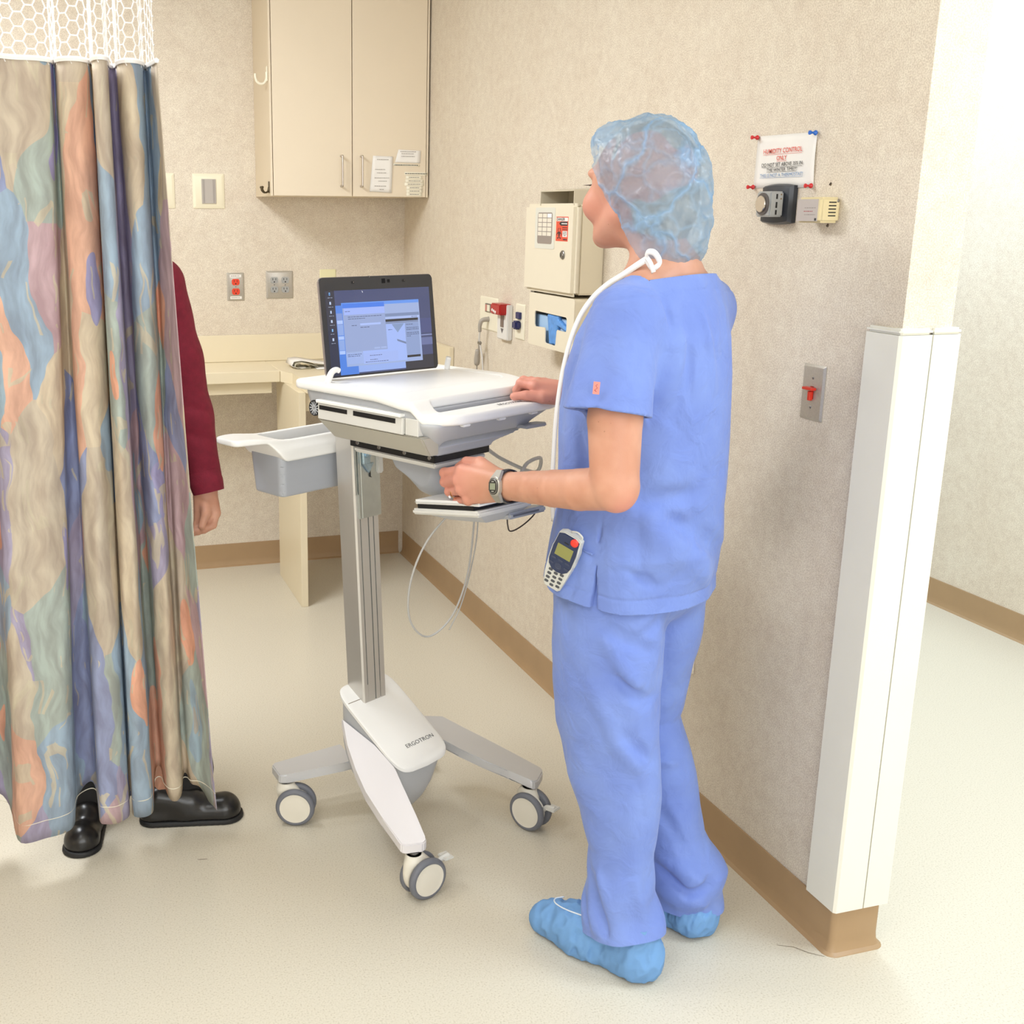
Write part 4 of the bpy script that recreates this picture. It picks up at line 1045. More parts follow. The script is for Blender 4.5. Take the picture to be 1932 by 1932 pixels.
# curved support under the front, lower mouse tray
S = Sdf(); S.chain([(-0.06, -0.06, 1.0), (-0.05, -0.10, 0.955), (-0.025, -0.155, 0.915)], [0.070, 0.052, 0.034], 0.02)
S.post = [lambda P, d: np.maximum(d, np.maximum(P[:, 2]-0.984, np.abs(P[:, 0]+0.045)-0.055))]
P, Fq = S.mesh((-0.15, -0.24, 0.86), (0.08, 0.04, 1.01), 0.003); np_obj('tray_support', P, Fq, CARTG2, cart)
mt = bpy.data.objects.new('mouse_tray', None); C.objects.link(mt); mt.parent = cart; mt.location = (-0.158, -0.133, 0.893); mt.rotation_euler = (R(-9.5), 0, R(-4))
def tray_part(name, lo, hi, m, bev=0.004): return obj(name, box(lo, hi, bev, 2), m, mt, smooth=30)
tray_part('tray_top', (0, -0.205, 0.010), (0.160, 0.0, 0.020), CARTW, 0.005)
tray_part('tray_gap', (0.004, -0.185, 0.0), (0.155, -0.01, 0.0105), BLACK, 0.001)
tray_part('tray_shell', (-0.003, -0.202, -0.012), (0.163, 0.002, 0.001), CARTL, 0.004)
b = bmesh.new(); a = [b.verts.new(p) for p in ((0.01, -0.195, -0.012), (0.155, -0.195, -0.012), (0.155, -0.03, -0.012), (0.01, -0.03, -0.012))]; c = [b.verts.new(p) for p in ((0.05, -0.170, -0.032), (0.125, -0.170, -0.032), (0.125, -0.06, -0.030), (0.05, -0.06, -0.030))]
skin(b, [a, c]); obj('tray_keel', b, CARTG, mt)
tray_part('rail', (0.10, -0.190, -0.034), (0.215, -0.150, -0.020), CARTG, 0.004)
tray_part('rail_slot', (0.11, -0.191, -0.029), (0.19, -0.1895, -0.025), TYRE, 0.0)
tray_part('end_cap', (0.204, -0.192, -0.020), (0.214, -0.175, 0.002), CARTW, 0.002)
tray_part('tray_knob', (0.075, -0.155, 0.020), (0.115, -0.11, 0.034), CARTG2, 0.005)
# cables of the cart
def cable(name, pts, r, m, label=None):
    return obj(name, tube(bmesh.new(), [Vector(p)+Vector((-0.045, -0.045, 0.013)) for p in pts], r, 8, 8), m, cart, smooth='all', label=label)
cable('black_cable', [(-0.06, -0.02, 0.985), (-0.03, -0.06, 0.965), (0.0, -0.10, 0.952), (0.02, -0.125, 0.935)], 0.0022, BLACK)
cable('brown_cable', [(0.02, -0.24, 0.885), (0.018, -0.245, 0.85), (0.024, -0.25, 0.836), (0.06, -0.255, 0.845), (0.095, -0.26, 0.868), (0.104, -0.262, 0.9)], 0.0016, mat('brown cable', (74, 62, 56), 0.5))
GC = mat('light grey cable', (188, 186, 182), 0.45)
cable('grey_cable', [(0.02, -0.09, 0.86), (-0.03, -0.05, 0.78), (-0.05, -0.02, 0.68), (-0.03, 0.0, 0.58), (0.03, 0.0, 0.522), (0.09, -0.02, 0.56), (0.122, -0.04, 0.66), (0.132, -0.05, 0.80), (0.13, -0.06, 0.98)], 0.0024, GC)
cable('grey_cable', [(0.145, -0.06, 0.98), (0.147, -0.05, 0.86), (0.140, -0.05, 0.74), (0.12, -0.03, 0.60), (0.085, -0.02, 0.53)], 0.0016, GC)
cable('grey_cable', [(0.16, -0.16, 0.925), (0.20, -0.15, 0.945), (0.26, -0.14, 0.945), (0.29, -0.10, 0.90), (0.24, -0.04, 0.93), (0.18, -0.03, 0.97)], 0.0045, GC)
# ================================================================== laptop
LID = mat('charcoal laptop plastic', (58, 58, 60), 0.3)
rzc = math.atan2(0.465, 0.886); ca, sa = math.cos(rzc), math.sin(rzc)
def c2w(u, w_, z): return Vector((0.81+u*ca-w_*sa, 2.434+u*sa+w_*ca, z))
lt = thing('laptop', 'open black laptop showing blue windows on the cart worksurface', 'laptop', c2w(-0.1675, 0.1310, 1.1485))
lt.rotation_euler = (R(90-8), 0, rzc+math.atan2(-0.123, 0.992))   # local x along the hinge, y up the lid, -z... towards the back
lt.scale = (0.974,)*3
lid = obj('lid', prism(rrect(0, 0, 0.3335, 0.231, 0.009), -0.008, 0.0, 0.0015, 2), LID, lt, smooth=30)
obj('lid_edge', prism(rrect(-0.0015, 0.002, 0.335, 0.232, 0.010), -0.0095, -0.004, 0.0015, 2), mat('silver laptop shell', (176, 166, 160), 0.35, metal=0.5), lt, smooth=30)
def semit(name, col, st=0.55): return mat(name, tuple(int(v*0.35) for v in col), 0.12, emit=col, estr=st, spec=0.5)
desk = semit('lit desktop', (78, 84, 118), 0.8)
dsp = obj('display', prism([(0.012, 0.0045), (0.3195, 0.0045), (0.3215, 0.2005), (0.012, 0.2005)], 0.0, 0.0003), desk, lt)
lay = [0.0004]
def pane(name, x0, y0, x1, y1, col, st=0.8, poly=None):
    lay[0] += 0.00006
    return obj(name, prism(poly or [(x0, y0), (x1, y0), (x1, y1), (x0, y1)], lay[0], lay[0]+0.00003), semit('lit '+name+str(col), col, st), dsp)
pane('taskbar_wallpaper', 0.012, 0.0045, 0.0370, 0.2005, (62, 62, 74))
pane('wallpaper_band', 0.286, 0.060, 0.3205, 0.078, (108, 116, 158))
pane('wallpaper_band', 0.286, 0.083, 0.3205, 0.0855, (136, 146, 188))
pane('wallpaper_band', 0.286, 0.09, 0.3205, 0.125, (82, 88, 130))
pane('wallpaper_band', 0.231, 0.0045, 0.3195, 0.036, (62, 62, 70))
pane('blue_window', 0.0370, 0.0045, 0.090, 0.1660, (88, 132, 218))
pane('page_panel', 0.0895, 0.0078, 0.231, 0.0235, (150, 174, 232))
pane('sidebar_panel', 0.0375, 0.108, 0.0545, 0.148, (128, 150, 206))
for yy in (0.1275, 0.091, 0.057): pane('sidebar_heading', 0.0385, yy-0.004, 0.0545, yy+0.004, (170, 194, 244))
pane('sidebar_panel', 0.0385, 0.097, 0.0545, 0.122, (140, 166, 222)); pane('sidebar_panel', 0.0385, 0.062, 0.0545, 0.086, (140, 166, 222))
pane('main_window', 0.0560, 0.0230, 0.2850, 0.1705, (156, 174, 216))
pane('title_bar', 0.0535, 0.1640, 0.2845, 0.1715, (104, 150, 232))
pane('toolbar', 0.178, 0.1335, 0.2835, 0.1410, (124, 140, 176))
pane('address_row', 0.178, 0.1275, 0.2835, 0.1335, (168, 186, 232))
pane('dark_banner', 0.178, 0.1215, 0.2790, 0.1275, (60, 60, 62))
pane('sub_banner', 0.178, 0.1165, 0.2790, 0.1213, (128, 142, 176))
pane('page_panel', 0.1050, 0.0270, 0.2365, 0.1160, (160, 182, 240))
pane('right_column', 0.2372, 0.0380, 0.2790, 0.1155, (140, 158, 200))
pane('dark_banner', 0.2372, 0.0325, 0.2790, 0.0380, (58, 58, 60))
pane('photo_flap', 0, 0, 0, 0, (132, 152, 190), poly=[(0.1965, 0.1155), (0.2130, 0.0945), (0.2345, 0.1155)])
pane('photo_pen', 0, 0, 0, 0, (118, 132, 164), poly=[(0.2095, 0.0790), (0.2365, 0.0705), (0.2365, 0.0655), (0.2100, 0.0745)])
pane('lower_panel', 0.0585, 0.0285, 0.1040, 0.0535, (156, 176, 226)); pane('lower_panel', 0.1055, 0.0285, 0.2090, 0.0515, (160, 180, 236))
pane('dialog_window', 0.0560, 0.0570, 0.1785, 0.1685, (148, 164, 206))
pane('dialog_title', 0.0556, 0.1590, 0.1782, 0.1690, (78, 126, 226))
pane('dialog_header', 0.0590, 0.1430, 0.1782, 0.1588, (158, 178, 242))
pane('entry_field', 0.1030, 0.1172, 0.1638, 0.1218, (170, 190, 244))
for x0 in (0.139, 0.159): pane('dialog_button', x0, 0.0600, x0+0.017, 0.0640, (160, 178, 222))
DIN = semit('screen print', (70, 78, 104), 0.8); lay[0] += 0.0001
dashes(dsp, [(0.062, 0.076, 0.151), (0.069, 0.170, 0.138), (0.069, 0.118, 0.1335), (0.078, 0.094, 0.1178), (0.103, 0.130, 0.1125), (0.060, 0.102, 0.0505), (0.060, 0.096, 0.0465), (0.124, 0.160, 0.0450), (0.124, 0.146, 0.0350), (0.110, 0.180, 0.0300),
   (0.240, 0.262, 0.1125), (0.240, 0.278, 0.104), (0.240, 0.278, 0.100), (0.240, 0.278, 0.092), (0.240, 0.278, 0.088), (0.240, 0.252, 0.084), (0.184, 0.196, 0.1025), (0.258, 0.276, 0.1305)], DIN, lay[0], seed=33, h=0.0012)
dashes(dsp, [(0.0165, 0.030, y-0.0085) for y in (0.1931, 0.172, 0.1515, 0.1303, 0.1097, 0.0884)], semit('icon captions', (150, 160, 180), 0.8), lay[0], seed=34, h=0.0012)
for k, y in enumerate((0.1931, 0.172, 0.1515, 0.1303, 0.1097, 0.0884)):
    w_ = 0.0045 if k % 2 else 0.0038
    pane('desktop_icon', 0.0225-w_/2, y-0.003, 0.0225+w_/2, y+0.0035, (130, 180, 230) if k in (0, 4) else (188, 204, 232))
pane('icon_detail', 0.0214, 0.1915, 0.0236, 0.194, (60, 90, 150))
pane('mouse_pointer', 0, 0, 0, 0, (230, 232, 240), poly=[(0.1145, 0.1985), (0.1168, 0.1925), (0.1180, 0.1950)])
for x in (0.093, 0.2444):
    obj('latch_hole', prism(rrect(x-0.0045, 0.2150, x+0.0045, 0.2210, 0.0014), 0.0, 0.0003), BLACK, lid); obj('latch_tip', box((x+0.001, 0.217, 0.0), (x+0.003, 0.220, 0.0008)), STEEL_D, lid)
obj('camera_window', prism(rrect(0.1775, 0.2135, 0.1885, 0.2245, 0.001), 0.0, 0.0003), mat('gloss black', (30, 30, 32), 0.1), lid)
obj('sensor_window', prism(rrect(0.1945, 0.2145, 0.2025, 0.2225, 0.001), 0.0, 0.0003), mat('gloss black', (30, 30, 32), 0.1), lid)
obj('lid_notch', box((0.1415, 0.2285, -0.004), (0.1435, 0.2325, 0.0012), 0.0004), STEEL_D, lid)
# ================================================================== nurse
def skin_mat():
    m = mat('skin', (232, 172, 138), 0.5, sss=0.0, spec=0.4)
    nt = m.node_tree; b = nt.nodes['Principled BSDF']; tc = nt.nodes.new('ShaderNodeTexCoord')
    def N(s, d=3):
        n = nt.nodes.new('ShaderNodeTexNoise'); n.inputs['Scale'].default_value = s; n.inputs['Detail'].default_value = d
        nt.links.new(tc.outputs['Object'], n.inputs['Vector']); return n
    r = nt.nodes.new('ShaderNodeValToRGB'); e = r.color_ramp.elements
    e[0].position = 0.35; e[0].color = lin((200, 144, 118)); e[1].position = 0.65; e[1].color = lin((213, 160, 134))
    nt.links.new(N(14).outputs['Fac'], r.inputs['Fac'])
    # flushed hands and face (the flush belongs to the skin, by place on the body)
    at = nt.nodes.new('ShaderNodeAttribute'); at.attribute_name = 'flush'; at.attribute_type = 'GEOMETRY'
    mx = nt.nodes.new('ShaderNodeMix'); mx.data_type = 'RGBA'
    nt.links.new(at.outputs['Fac'], mx.inputs[0]); nt.links.new(r.outputs['Color'], mx.inputs[6]); mx.inputs[7].default_value = lin((218, 146, 130))
    # small moles
    v = nt.nodes.new('ShaderNodeTexVoronoi'); v.inputs['Scale'].default_value = 34; nt.links.new(tc.outputs['Object'], v.inputs['Vector'])
    lt_ = nt.nodes.new('ShaderNodeMath'); lt_.operation = 'LESS_THAN'; lt_.inputs[1].default_value = 0.045; nt.links.new(v.outputs['Distance'], lt_.inputs[0])
    m2 = nt.nodes.new('ShaderNodeMix'); m2.data_type = 'RGBA'; sc = nt.nodes.new('ShaderNodeMath'); sc.operation = 'MULTIPLY'; sc.inputs[1].default_value = 0.45
    nt.links.new(lt_.outputs[0], sc.inputs[0]); nt.links.new(sc.outputs[0], m2.inputs[0]); nt.links.new(mx.outputs[2], m2.inputs[6]); m2.inputs[7].default_value = lin((150, 96, 74))
    nt.links.new(m2.outputs[2], b.inputs['Base Color'])
    b.inputs['Subsurface Weight'].default_value = 0.12; b.inputs['Subsurface Radius'].default_value = (0.01, 0.004, 0.002)
    bp = nt.nodes.new('ShaderNodeBump'); bp.inputs['Strength'].default_value = 0.12; bp.inputs['Distance'].default_value = 0.001
    nt.links.new(N(420, 2).outputs['Fac'], bp.inputs['Height']); nt.links.new(bp.outputs['Normal'], b.inputs['Normal'])
    return m
SKIN = skin_mat()
def scrub_mat():
    m = mat('periwinkle scrub cotton', (128, 150, 218), 0.75, spec=0.25)
    nt = m.node_tree; b = nt.nodes['Principled BSDF']; tc = nt.nodes.new('ShaderNodeTexCoord')
    n = nt.nodes.new('ShaderNodeTexNoise'); n.inputs['Scale'].default_value = 9; n.inputs['Detail'].default_value = 4
    nt.links.new(tc.outputs['Object'], n.inputs['Vector'])
    r = nt.nodes.new('ShaderNodeValToRGB'); e = r.color_ramp.elements
    e[0].position = 0.3; e[0].color = lin((112, 134, 204)); e[1].position = 0.7; e[1].color = lin((124, 147, 212))
    nt.links.new(n.outputs['Fac'], r.inputs['Fac']); nt.links.new(r.outputs['Color'], b.inputs['Base Color'])
    n2 = nt.nodes.new('ShaderNodeTexNoise'); n2.inputs['Scale'].default_value = 900; n2.inputs['Detail'].default_value = 1
    nt.links.new(tc.outputs['Object'], n2.inputs['Vector'])
    n3 = nt.nodes.new('ShaderNodeTexNoise'); n3.inputs['Scale'].default_value = 22; n3.inputs['Detail'].default_value = 3; n3.inputs['Distortion'].default_value = 0.6
    nt.links.new(tc.outputs['Object'], n3.inputs['Vector'])
    bp = nt.nodes.new('ShaderNodeBump'); bp.inputs['Strength'].default_value = 0.15; bp.inputs['Distance'].default_value = 0.0006
    nt.links.new(n2.outputs['Fac'], bp.inputs['Height'])
    b2 = nt.nodes.new('ShaderNodeBump'); b2.inputs['Strength'].default_value = 0.6; b2.inputs['Distance'].default_value = 0.010
    nt.links.new(n3.outputs['Fac'], b2.inputs['Height']); nt.links.new(bp.outputs['Normal'], b2.inputs['Normal'])
    nt.links.new(b2.outputs['Normal'], b.inputs['Normal'])
    b.inputs['Sheen Weight'].default_value = 0.15
    return m
SCRUB = scrub_mat()
nurse = thing('person', 'person in periwinkle blue scrubs and bouffant cap pushing the cart', 'person', (1.155, 1.86, 0), R(118))

def rotz(v, a, c):
    v = np.array(v, float)-c; ca_, sa_ = math.cos(a), math.sin(a)
    return np.array([v[0]*ca_-v[1]*sa_, v[0]*sa_+v[1]*ca_, v[2]])+c
HA, HC, HS = R(-12), np.array([0.115, 0.0, 1.56]), np.array([0.018, 0.0, 0.0])
HM = np.array([[math.cos(HA), -math.sin(HA), 0], [math.sin(HA), math.cos(HA), 0], [0, 0, 1]])
def hp(p): return rotz(p, HA, HC)+HS
def head(S):
    E = lambda c, r, k=0.012, sub=False: S.ell(hp(c), r, k, HM, sub)
    E((0.112, 0, 1.590), (0.093, 0.076, 0.088), 0.02); E((0.085, 0, 1.580), (0.085, 0.073, 0.080), 0.03)
    E((0.160, 0, 1.552), (0.062, 0.056, 0.085), 0.03)
    S.cone(hp((0.13, 0, 1.50)), hp((0.192, 0, 1.480)), 0.052, 0.031, 0.02)
    for s in (1, -1):
        S.cone(hp((0.115, s*0.050, 1.515)), hp((0.185, s*0.024, 1.476)), 0.021, 0.018, 0.02)
        E((0.194, s*0.038, 1.530), (0.028, 0.027, 0.030), 0.02)
        E((0.202, s*0.026, 1.590), (0.020, 0.026, 0.012), 0.012)
        E((0.100, s*0.072, 1.560), (0.016, 0.008, 0.028), 0.006)
    E((0.211, 0, 1.468), (0.019, 0.021, 0.019), 0.012)
    for s in (1, -1): E((0.229, s*0.031, 1.568), (0.015, 0.017, 0.011), 0.010, True)
    S.cone(hp((0.212, 0, 1.582)), hp((0.235, 0, 1.545)), 0.008, 0.0105, 0.010)
    for s in (1, -1): E((0.226, s*0.011, 1.540), (0.010, 0.008, 0.007), 0.006)
    E((0.216, 0, 1.512), (0.010, 0.021, 0.006), 0.004); E((0.214, 0, 1.500), (0.010, 0.018, 0.007), 0.004)
S = Sdf()
# neck, shoulders, trunk
S.cone((0.065, 0, 1.38), (0.105, 0, 1.50), 0.053, 0.052, 0.02)
head(S)
for s in (1, -1):
    S.cone((0.06, s*0.02, 1.400), (0.055, s*0.145, 1.338), 0.048, 0.040, 0.04)
    S.cone((0.10, s*0.05, 1.22), (0.09, s*0.03, 1.36), 0.095, 0.060, 0.04)
S.cone((0.095, 0, 0.92), (0.095, 0, 1.10), 0.125, 0.105, 0.05); S.cone((0.095, 0, 1.10), (0.09, 0, 1.25), 0.105, 0.115, 0.05)
# legs inside the trousers
for s, kn, an in ((1, (0.080, 0.092, 0.50), (0.010, 0.115, 0.10)), (-1, (0.118, -0.090, 0.50), (-0.010, -0.098, 0.10))):
    S.chain([(0.095, s*0.085, 0.88), kn, an], [0.088, 0.050, 0.034], 0.03)
    S.cone((an[0]-0.02, an[1], 0.045), (an[0]+0.135, an[1]+0.01, 0.028), 0.030, 0.024, 0.02)
# left arm, forearm level towards the cart
S.chain([(0.052, 0.165, 1.322), (0.018, 0.218, 1.16), (-0.004, 0.242, 1.052)], [0.048, 0.0485, 0.0430], 0.004)
S.ell((-0.012, 0.245, 1.036), (0.033, 0.034, 0.035), 0.02)
S.chain([(0.000, 0.242, 1.042), (0.075, 0.233, 1.024), (0.14, 0.223, 1.013), (0.20, 0.212, 1.003), (0.285, 0.195, 0.988)], [0.0405, 0.0385, 0.0352, 0.0315, 0.0270], 0.003)
# left fist, back of the hand outwards
Wl = np.array([0.285, 0.195, 0.988])
mcp = [(0.392, 0.200, 1.003), (0.398, 0.204, 0.983), (0.390, 0.203, 0.963), (0.374, 0.199, 0.944)]
pip = [(0.452, 0.188, 0.986), (0.450, 0.188, 0.967), (0.438, 0.187, 0.948), (0.416, 0.186, 0.931)]
dip = [(0.450, 0.158, 0.978), (0.448, 0.157, 0.959), (0.436, 0.157, 0.941), (0.414, 0.158, 0.926)]
tip = [(0.424, 0.148, 0.977), (0.422, 0.146, 0.959), (0.411, 0.147, 0.943), (0.392, 0.150, 0.930)]
for i, a in enumerate(mcp):
    S.cone(Wl+np.array([0.0, 0, 0.010-0.007*i]), a, 0.020, 0.0135-0.0008*i, 0.014)
    S.ell(a, (0.012, 0.0125, 0.0115), 0.006)
S.ell((0.345, 0.182, 0.975), (0.048, 0.017, 0.030), 0.012)
rf = [0.0102, 0.0106, 0.0100, 0.0088]
for i in range(4):
    S.cone(mcp[i], pip[i], rf[i]+0.0012, rf[i], 0.004); S.cone(pip[i], dip[i], rf[i], rf[i]-0.001, 0.003); S.cone(dip[i], tip[i], rf[i]-0.001, rf[i]-0.002, 0.003)
    S.ell(pip[i], (rf[i]+0.001,)*3, 0.003)
S.cone((0.305, 0.185, 1.000), (0.362, 0.180, 1.020), 0.016, 0.0135, 0.012); S.cone((0.362, 0.180, 1.020), (0.400, 0.178, 1.016), 0.0125, 0.0112, 0.004); S.cone((0.400, 0.178, 1.016), (0.428, 0.172, 0.999), 0.0108, 0.0090, 0.003)
# right arm behind the trunk, hand over the cart handle
S.chain([(0.070, -0.150, 1.335), (0.13, -0.195, 1.20), (0.18, -0.225, 1.11)], [0.050, 0.047, 0.042], 0.004)
S.chain([(0.18, -0.225, 1.11), (0.27, -0.205, 1.112), (0.362, -0.172, 1.118)], [0.042, 0.037, 0.0265], 0.02)
Wr = np.array([0.362, -0.172, 1.120])
mcp = [(0.436, -0.086, 1.142), (0.444, -0.107, 1.146), (0.443, -0.129, 1.143), (0.434, -0.149, 1.135)]
pip = [(0.470, -0.080, 1.146), (0.480, -0.102, 1.148), (0.478, -0.126, 1.145), (0.466, -0.148, 1.138)]
dip = [(0.481, -0.079, 1.130), (0.484, -0.101, 1.129), (0.483, -0.125, 1.127), (0.480, -0.147, 1.123)]
tip = [(0.482, -0.080, 1.112), (0.483, -0.101, 1.110), (0.483, -0.125, 1.108), (0.481, -0.147, 1.107)]
for i, a in enumerate(mcp):
    S.cone(Wr+np.array([0.0, 0.010-0.007*i, 0.002]), a, 0.021, 0.0135-0.0008*i, 0.014)
    S.ell(a, (0.012, 0.0118, 0.0125), 0.006)
    S.cone(a, pip[i], rf[i]+0.0012, rf[i], 0.004); S.cone(pip[i], dip[i], rf[i], rf[i]-0.001, 0.003); S.cone(dip[i], tip[i], rf[i]-0.001, rf[i]-0.002, 0.003)
    S.ell(pip[i], (rf[i]+0.001,)*3, 0.003)
S.cone((0.378, -0.150, 1.115), (0.412, -0.085, 1.120), 0.018, 0.014, 0.012); S.cone((0.412, -0.085, 1.120), (0.440, -0.062, 1.124), 0.0125, 0.0112, 0.004); S.cone((0.440, -0.062, 1.124), (0.462, -0.046, 1.121), 0.0108, 0.0088, 0.003)
P, Fq = S.mesh((-0.12, -0.32, 0.0), (0.54, 0.32, 1.70), 0.0025)
body = np_obj('body', P, Fq, SKIN, nurse)
me = body.data
co = np.empty(len(me.vertices)*3, np.float32); me.vertices.foreach_get('co', co); co = co.reshape(-1, 3)
at = me.attributes.new('flush', 'FLOAT', 'POINT')
fl = np.maximum(sst(co[:, 0], 0.30, 0.42)*0.75*(co[:, 2] < 1.2), (co[:, 2] > 1.44)*(0.35*np.exp(-((co[:, 2]-1.525)/0.035)**2)+0.15))
fl = np.maximum(fl, 0.8*np.exp(-(((co-np.array([-0.04, 0.255, 1.01]))**2).sum(1))/0.03**2))
at.data.foreach_set('value', fl.astype(np.float32))
# eyes, lashes, brows, lips
LASH = mat('dark lash', (66, 46, 38), 0.7)
for s in (1, -1):
    c = hp((0.2045, s*0.0305, 1.567))
    ey = obj('eye', lathe(bmesh.new(), c+np.array([-0.0105, 0, 0]), c+np.array([0.0105, 0, 0]), [(0.0105-0.0105*math.cos(PI*k/12), 0.0105*math.sin(PI*k/12)) for k in range(13)], 20), mat('eye white', (238, 234, 230), 0.15), nurse, smooth='all')
    b = tube(bmesh.new(), [hp((0.2085, s*0.019, 1.568)), hp((0.2165, s*0.030, 1.5695)), hp((0.2105, s*0.043, 1.567))], 0.0011, 6, 6)
    for k in range(9):
        t = k/8; p = hp((0.2095+0.0075*math.sin(PI*t), s*(0.0195+0.0235*t), 1.5685)); q = hp((0.2225+0.007*math.sin(PI*t), s*(0.0185+0.031*t), 1.5675)); cyl(b, p, q, 0.0005, 4, 0.0002)
    obj('eyelashes', b, LASH, nurse)
    obj('eyebrow', tube(bmesh.new(), [hp((0.2205, s*0.014, 1.5925)), hp((0.2195, s*0.027, 1.597)), hp((0.2060, s*0.042, 1.593))], lambda t: 0.0030-0.0014*t, 8, 6), mat('brown brow', (150, 108, 82), 0.8), nurse, smooth='all')
b = bmesh.new()
for z, r in ((1.5115, 0.0038), (1.5005, 0.0045)):
    tube(b, [hp((0.214, 0.021, 1.506)), hp((0.2235, 0.010, z)), hp((0.2255, 0, z)), hp((0.2235, -0.010, z)), hp((0.214, -0.021, 1.506))], lambda t, r=r: 0.0012+r*0.8*math.sin(PI*t), 10, 6)
obj('lips', b, mat('lip skin', (206, 124, 112), 0.45), nurse, smooth='all')
# hair gathered under the cap
S = Sdf(); S.ell((0.120, 0, 1.597), (0.096, 0.080, 0.084), 0.02); S.ell((0.082, 0.0, 1.535), (0.066, 0.068, 0.088), 0.03)
W_ = wob(3, (60, 60, 20), 12)
S.post = [lambda P, d: np.maximum(d+0.0025*W_(P), -(P[:, 2]-(1.484+1.36*(P[:, 0]-0.108))))]
P, Fq = S.mesh((-0.04, -0.10, 1.42), (0.23, 0.10, 1.70), 0.004)
np_obj('hair', P, Fq, mat('ash brown hair', (176, 156, 132), 0.6, noise=0.25, nscale=30), nurse)
# bouffant cap
def cap_mat():
    m = bpy.data.materials.new('sheer blue nonwoven'); m.use_nodes = True; nt = m.node_tree; nt.nodes.clear()
    out = nt.nodes.new('ShaderNodeOutputMaterial'); tc = nt.nodes.new('ShaderNodeTexCoord')
    nz = nt.nodes.new('ShaderNodeTexNoise'); nz.inputs['Scale'].default_value = 14; nz.inputs['Detail'].default_value = 3; nt.links.new(tc.outputs['Object'], nz.inputs['Vector'])
    mp = nt.nodes.new('ShaderNodeVectorMath'); mp.operation = 'MULTIPLY_ADD'; nt.links.new(nz.outputs['Color'], mp.inputs[0]); mp.inputs[1].default_value = (0.07, 0.07, 0.07)
    nt.links.new(tc.outputs['Object'], mp.inputs[2])
    def vor(s):
        v = nt.nodes.new('ShaderNodeTexVoronoi'); v.feature = 'DISTANCE_TO_EDGE'; v.inputs['Scale'].default_value = s
        nt.links.new(mp.outputs[0], v.inputs['Vector']); return v
    def rmp(src, p0, v0, p1, v1):
        r = nt.nodes.new('ShaderNodeMapRange'); r.inputs[1].default_value = p0; r.inputs[2].default_value = p1; r.inputs[3].default_value = v0; r.inputs[4].default_value = v1
        nt.links.new(src, r.inputs[0]); return r
    a = rmp(vor(8).outputs['Distance'], 0.0, 0.85, 0.07, 0.0); b = rmp(vor(19).outputs['Distance'], 0.0, 0.35, 0.14, 0.0)
    mxm = nt.nodes.new('ShaderNodeMath'); mxm.operation = 'MAXIMUM'; nt.links.new(a.outputs[0], mxm.inputs[0]); nt.links.new(b.outputs[0], mxm.inputs[1])
    col = nt.nodes.new('ShaderNodeMix'); col.data_type = 'RGBA'; col.inputs[6].default_value = lin((164, 196, 226)); col.inputs[7].default_value = lin((150, 196, 240))
    nt.links.new(mxm.outputs[0], col.inputs[0])
    df = nt.nodes.new('ShaderNodeBsdfDiffuse'); tl = nt.nodes.new('ShaderNodeBsdfTranslucent'); gl = nt.nodes.new('ShaderNodeBsdfGlossy'); gl.inputs['Roughness'].default_value = 0.35
    bp = nt.nodes.new('ShaderNodeBump'); bp.inputs['Strength'].default_value = 0.6; bp.inputs['Distance'].default_value = 0.004
    nt.links.new(mxm.outputs[0], bp.inputs['Height'])
    for x in (df, tl): nt.links.new(col.outputs[2], x.inputs['Color'])
    for x in (df, tl, gl): nt.links.new(bp.outputs['Normal'], x.inputs['Normal'])
    m1 = nt.nodes.new('ShaderNodeMixShader'); m1.inputs[0].default_value = 0.35; nt.links.new(df.outputs[0], m1.inputs[1]); nt.links.new(tl.outputs[0], m1.inputs[2])
    m2 = nt.nodes.new('ShaderNodeMixShader'); m2.inputs[0].default_value = 0.07; nt.links.new(m1.outputs[0], m2.inputs[1]); nt.links.new(gl.outputs[0], m2.inputs[2])
    tr = nt.nodes.new('ShaderNodeBsdfTransparent'); tr.inputs['Color'].default_value = (0.93, 0.97, 1, 1)
    op = rmp(mxm.outputs[0], 0.0, 0.44, 1.0, 0.86)
    m3 = nt.nodes.new('ShaderNodeMixShader'); nt.links.new(op.outputs[0], m3.inputs[0]); nt.links.new(tr.outputs[0], m3.inputs[1]); nt.links.new(m2.outputs[0], m3.inputs[2])
    nt.links.new(m3.outputs[0], out.inputs['Surface'])
    return m
S = Sdf()
S.ell((0.122, 0, 1.598), (0.108, 0.093, 0.096), 0.03); S.ell((0.077, 0, 1.505), (0.086, 0.086, 0.124), 0.05)
S.ell((0.196, 0.0, 1.652), (0.036, 0.060, 0.026), 0.03)
W1 = wob(5, (70, 70, 45), 14); W2 = wob(8, (160, 160, 130), 16)
def cap_fold(P, d):
    r = np.abs(W1(P)); r2 = np.abs(W2(P))
    return d + 0.0060*np.minimum(r, 1.0) + 0.0022*np.minimum(r2, 1) - 0.004
S.post = [cap_fold]
P, Fq = S.mesh((-0.06, -0.12, 1.38), (0.27, 0.12, 1.72), 0.0028)
pl_n = Vector((0.806, 0, -0.592)); pl_c = Vector((0.108, 0, 1.472))
cap = np_obj('bouffant_cap', P, Fq, cap_mat(), nurse, cuts=[(pl_c, pl_n, None)])
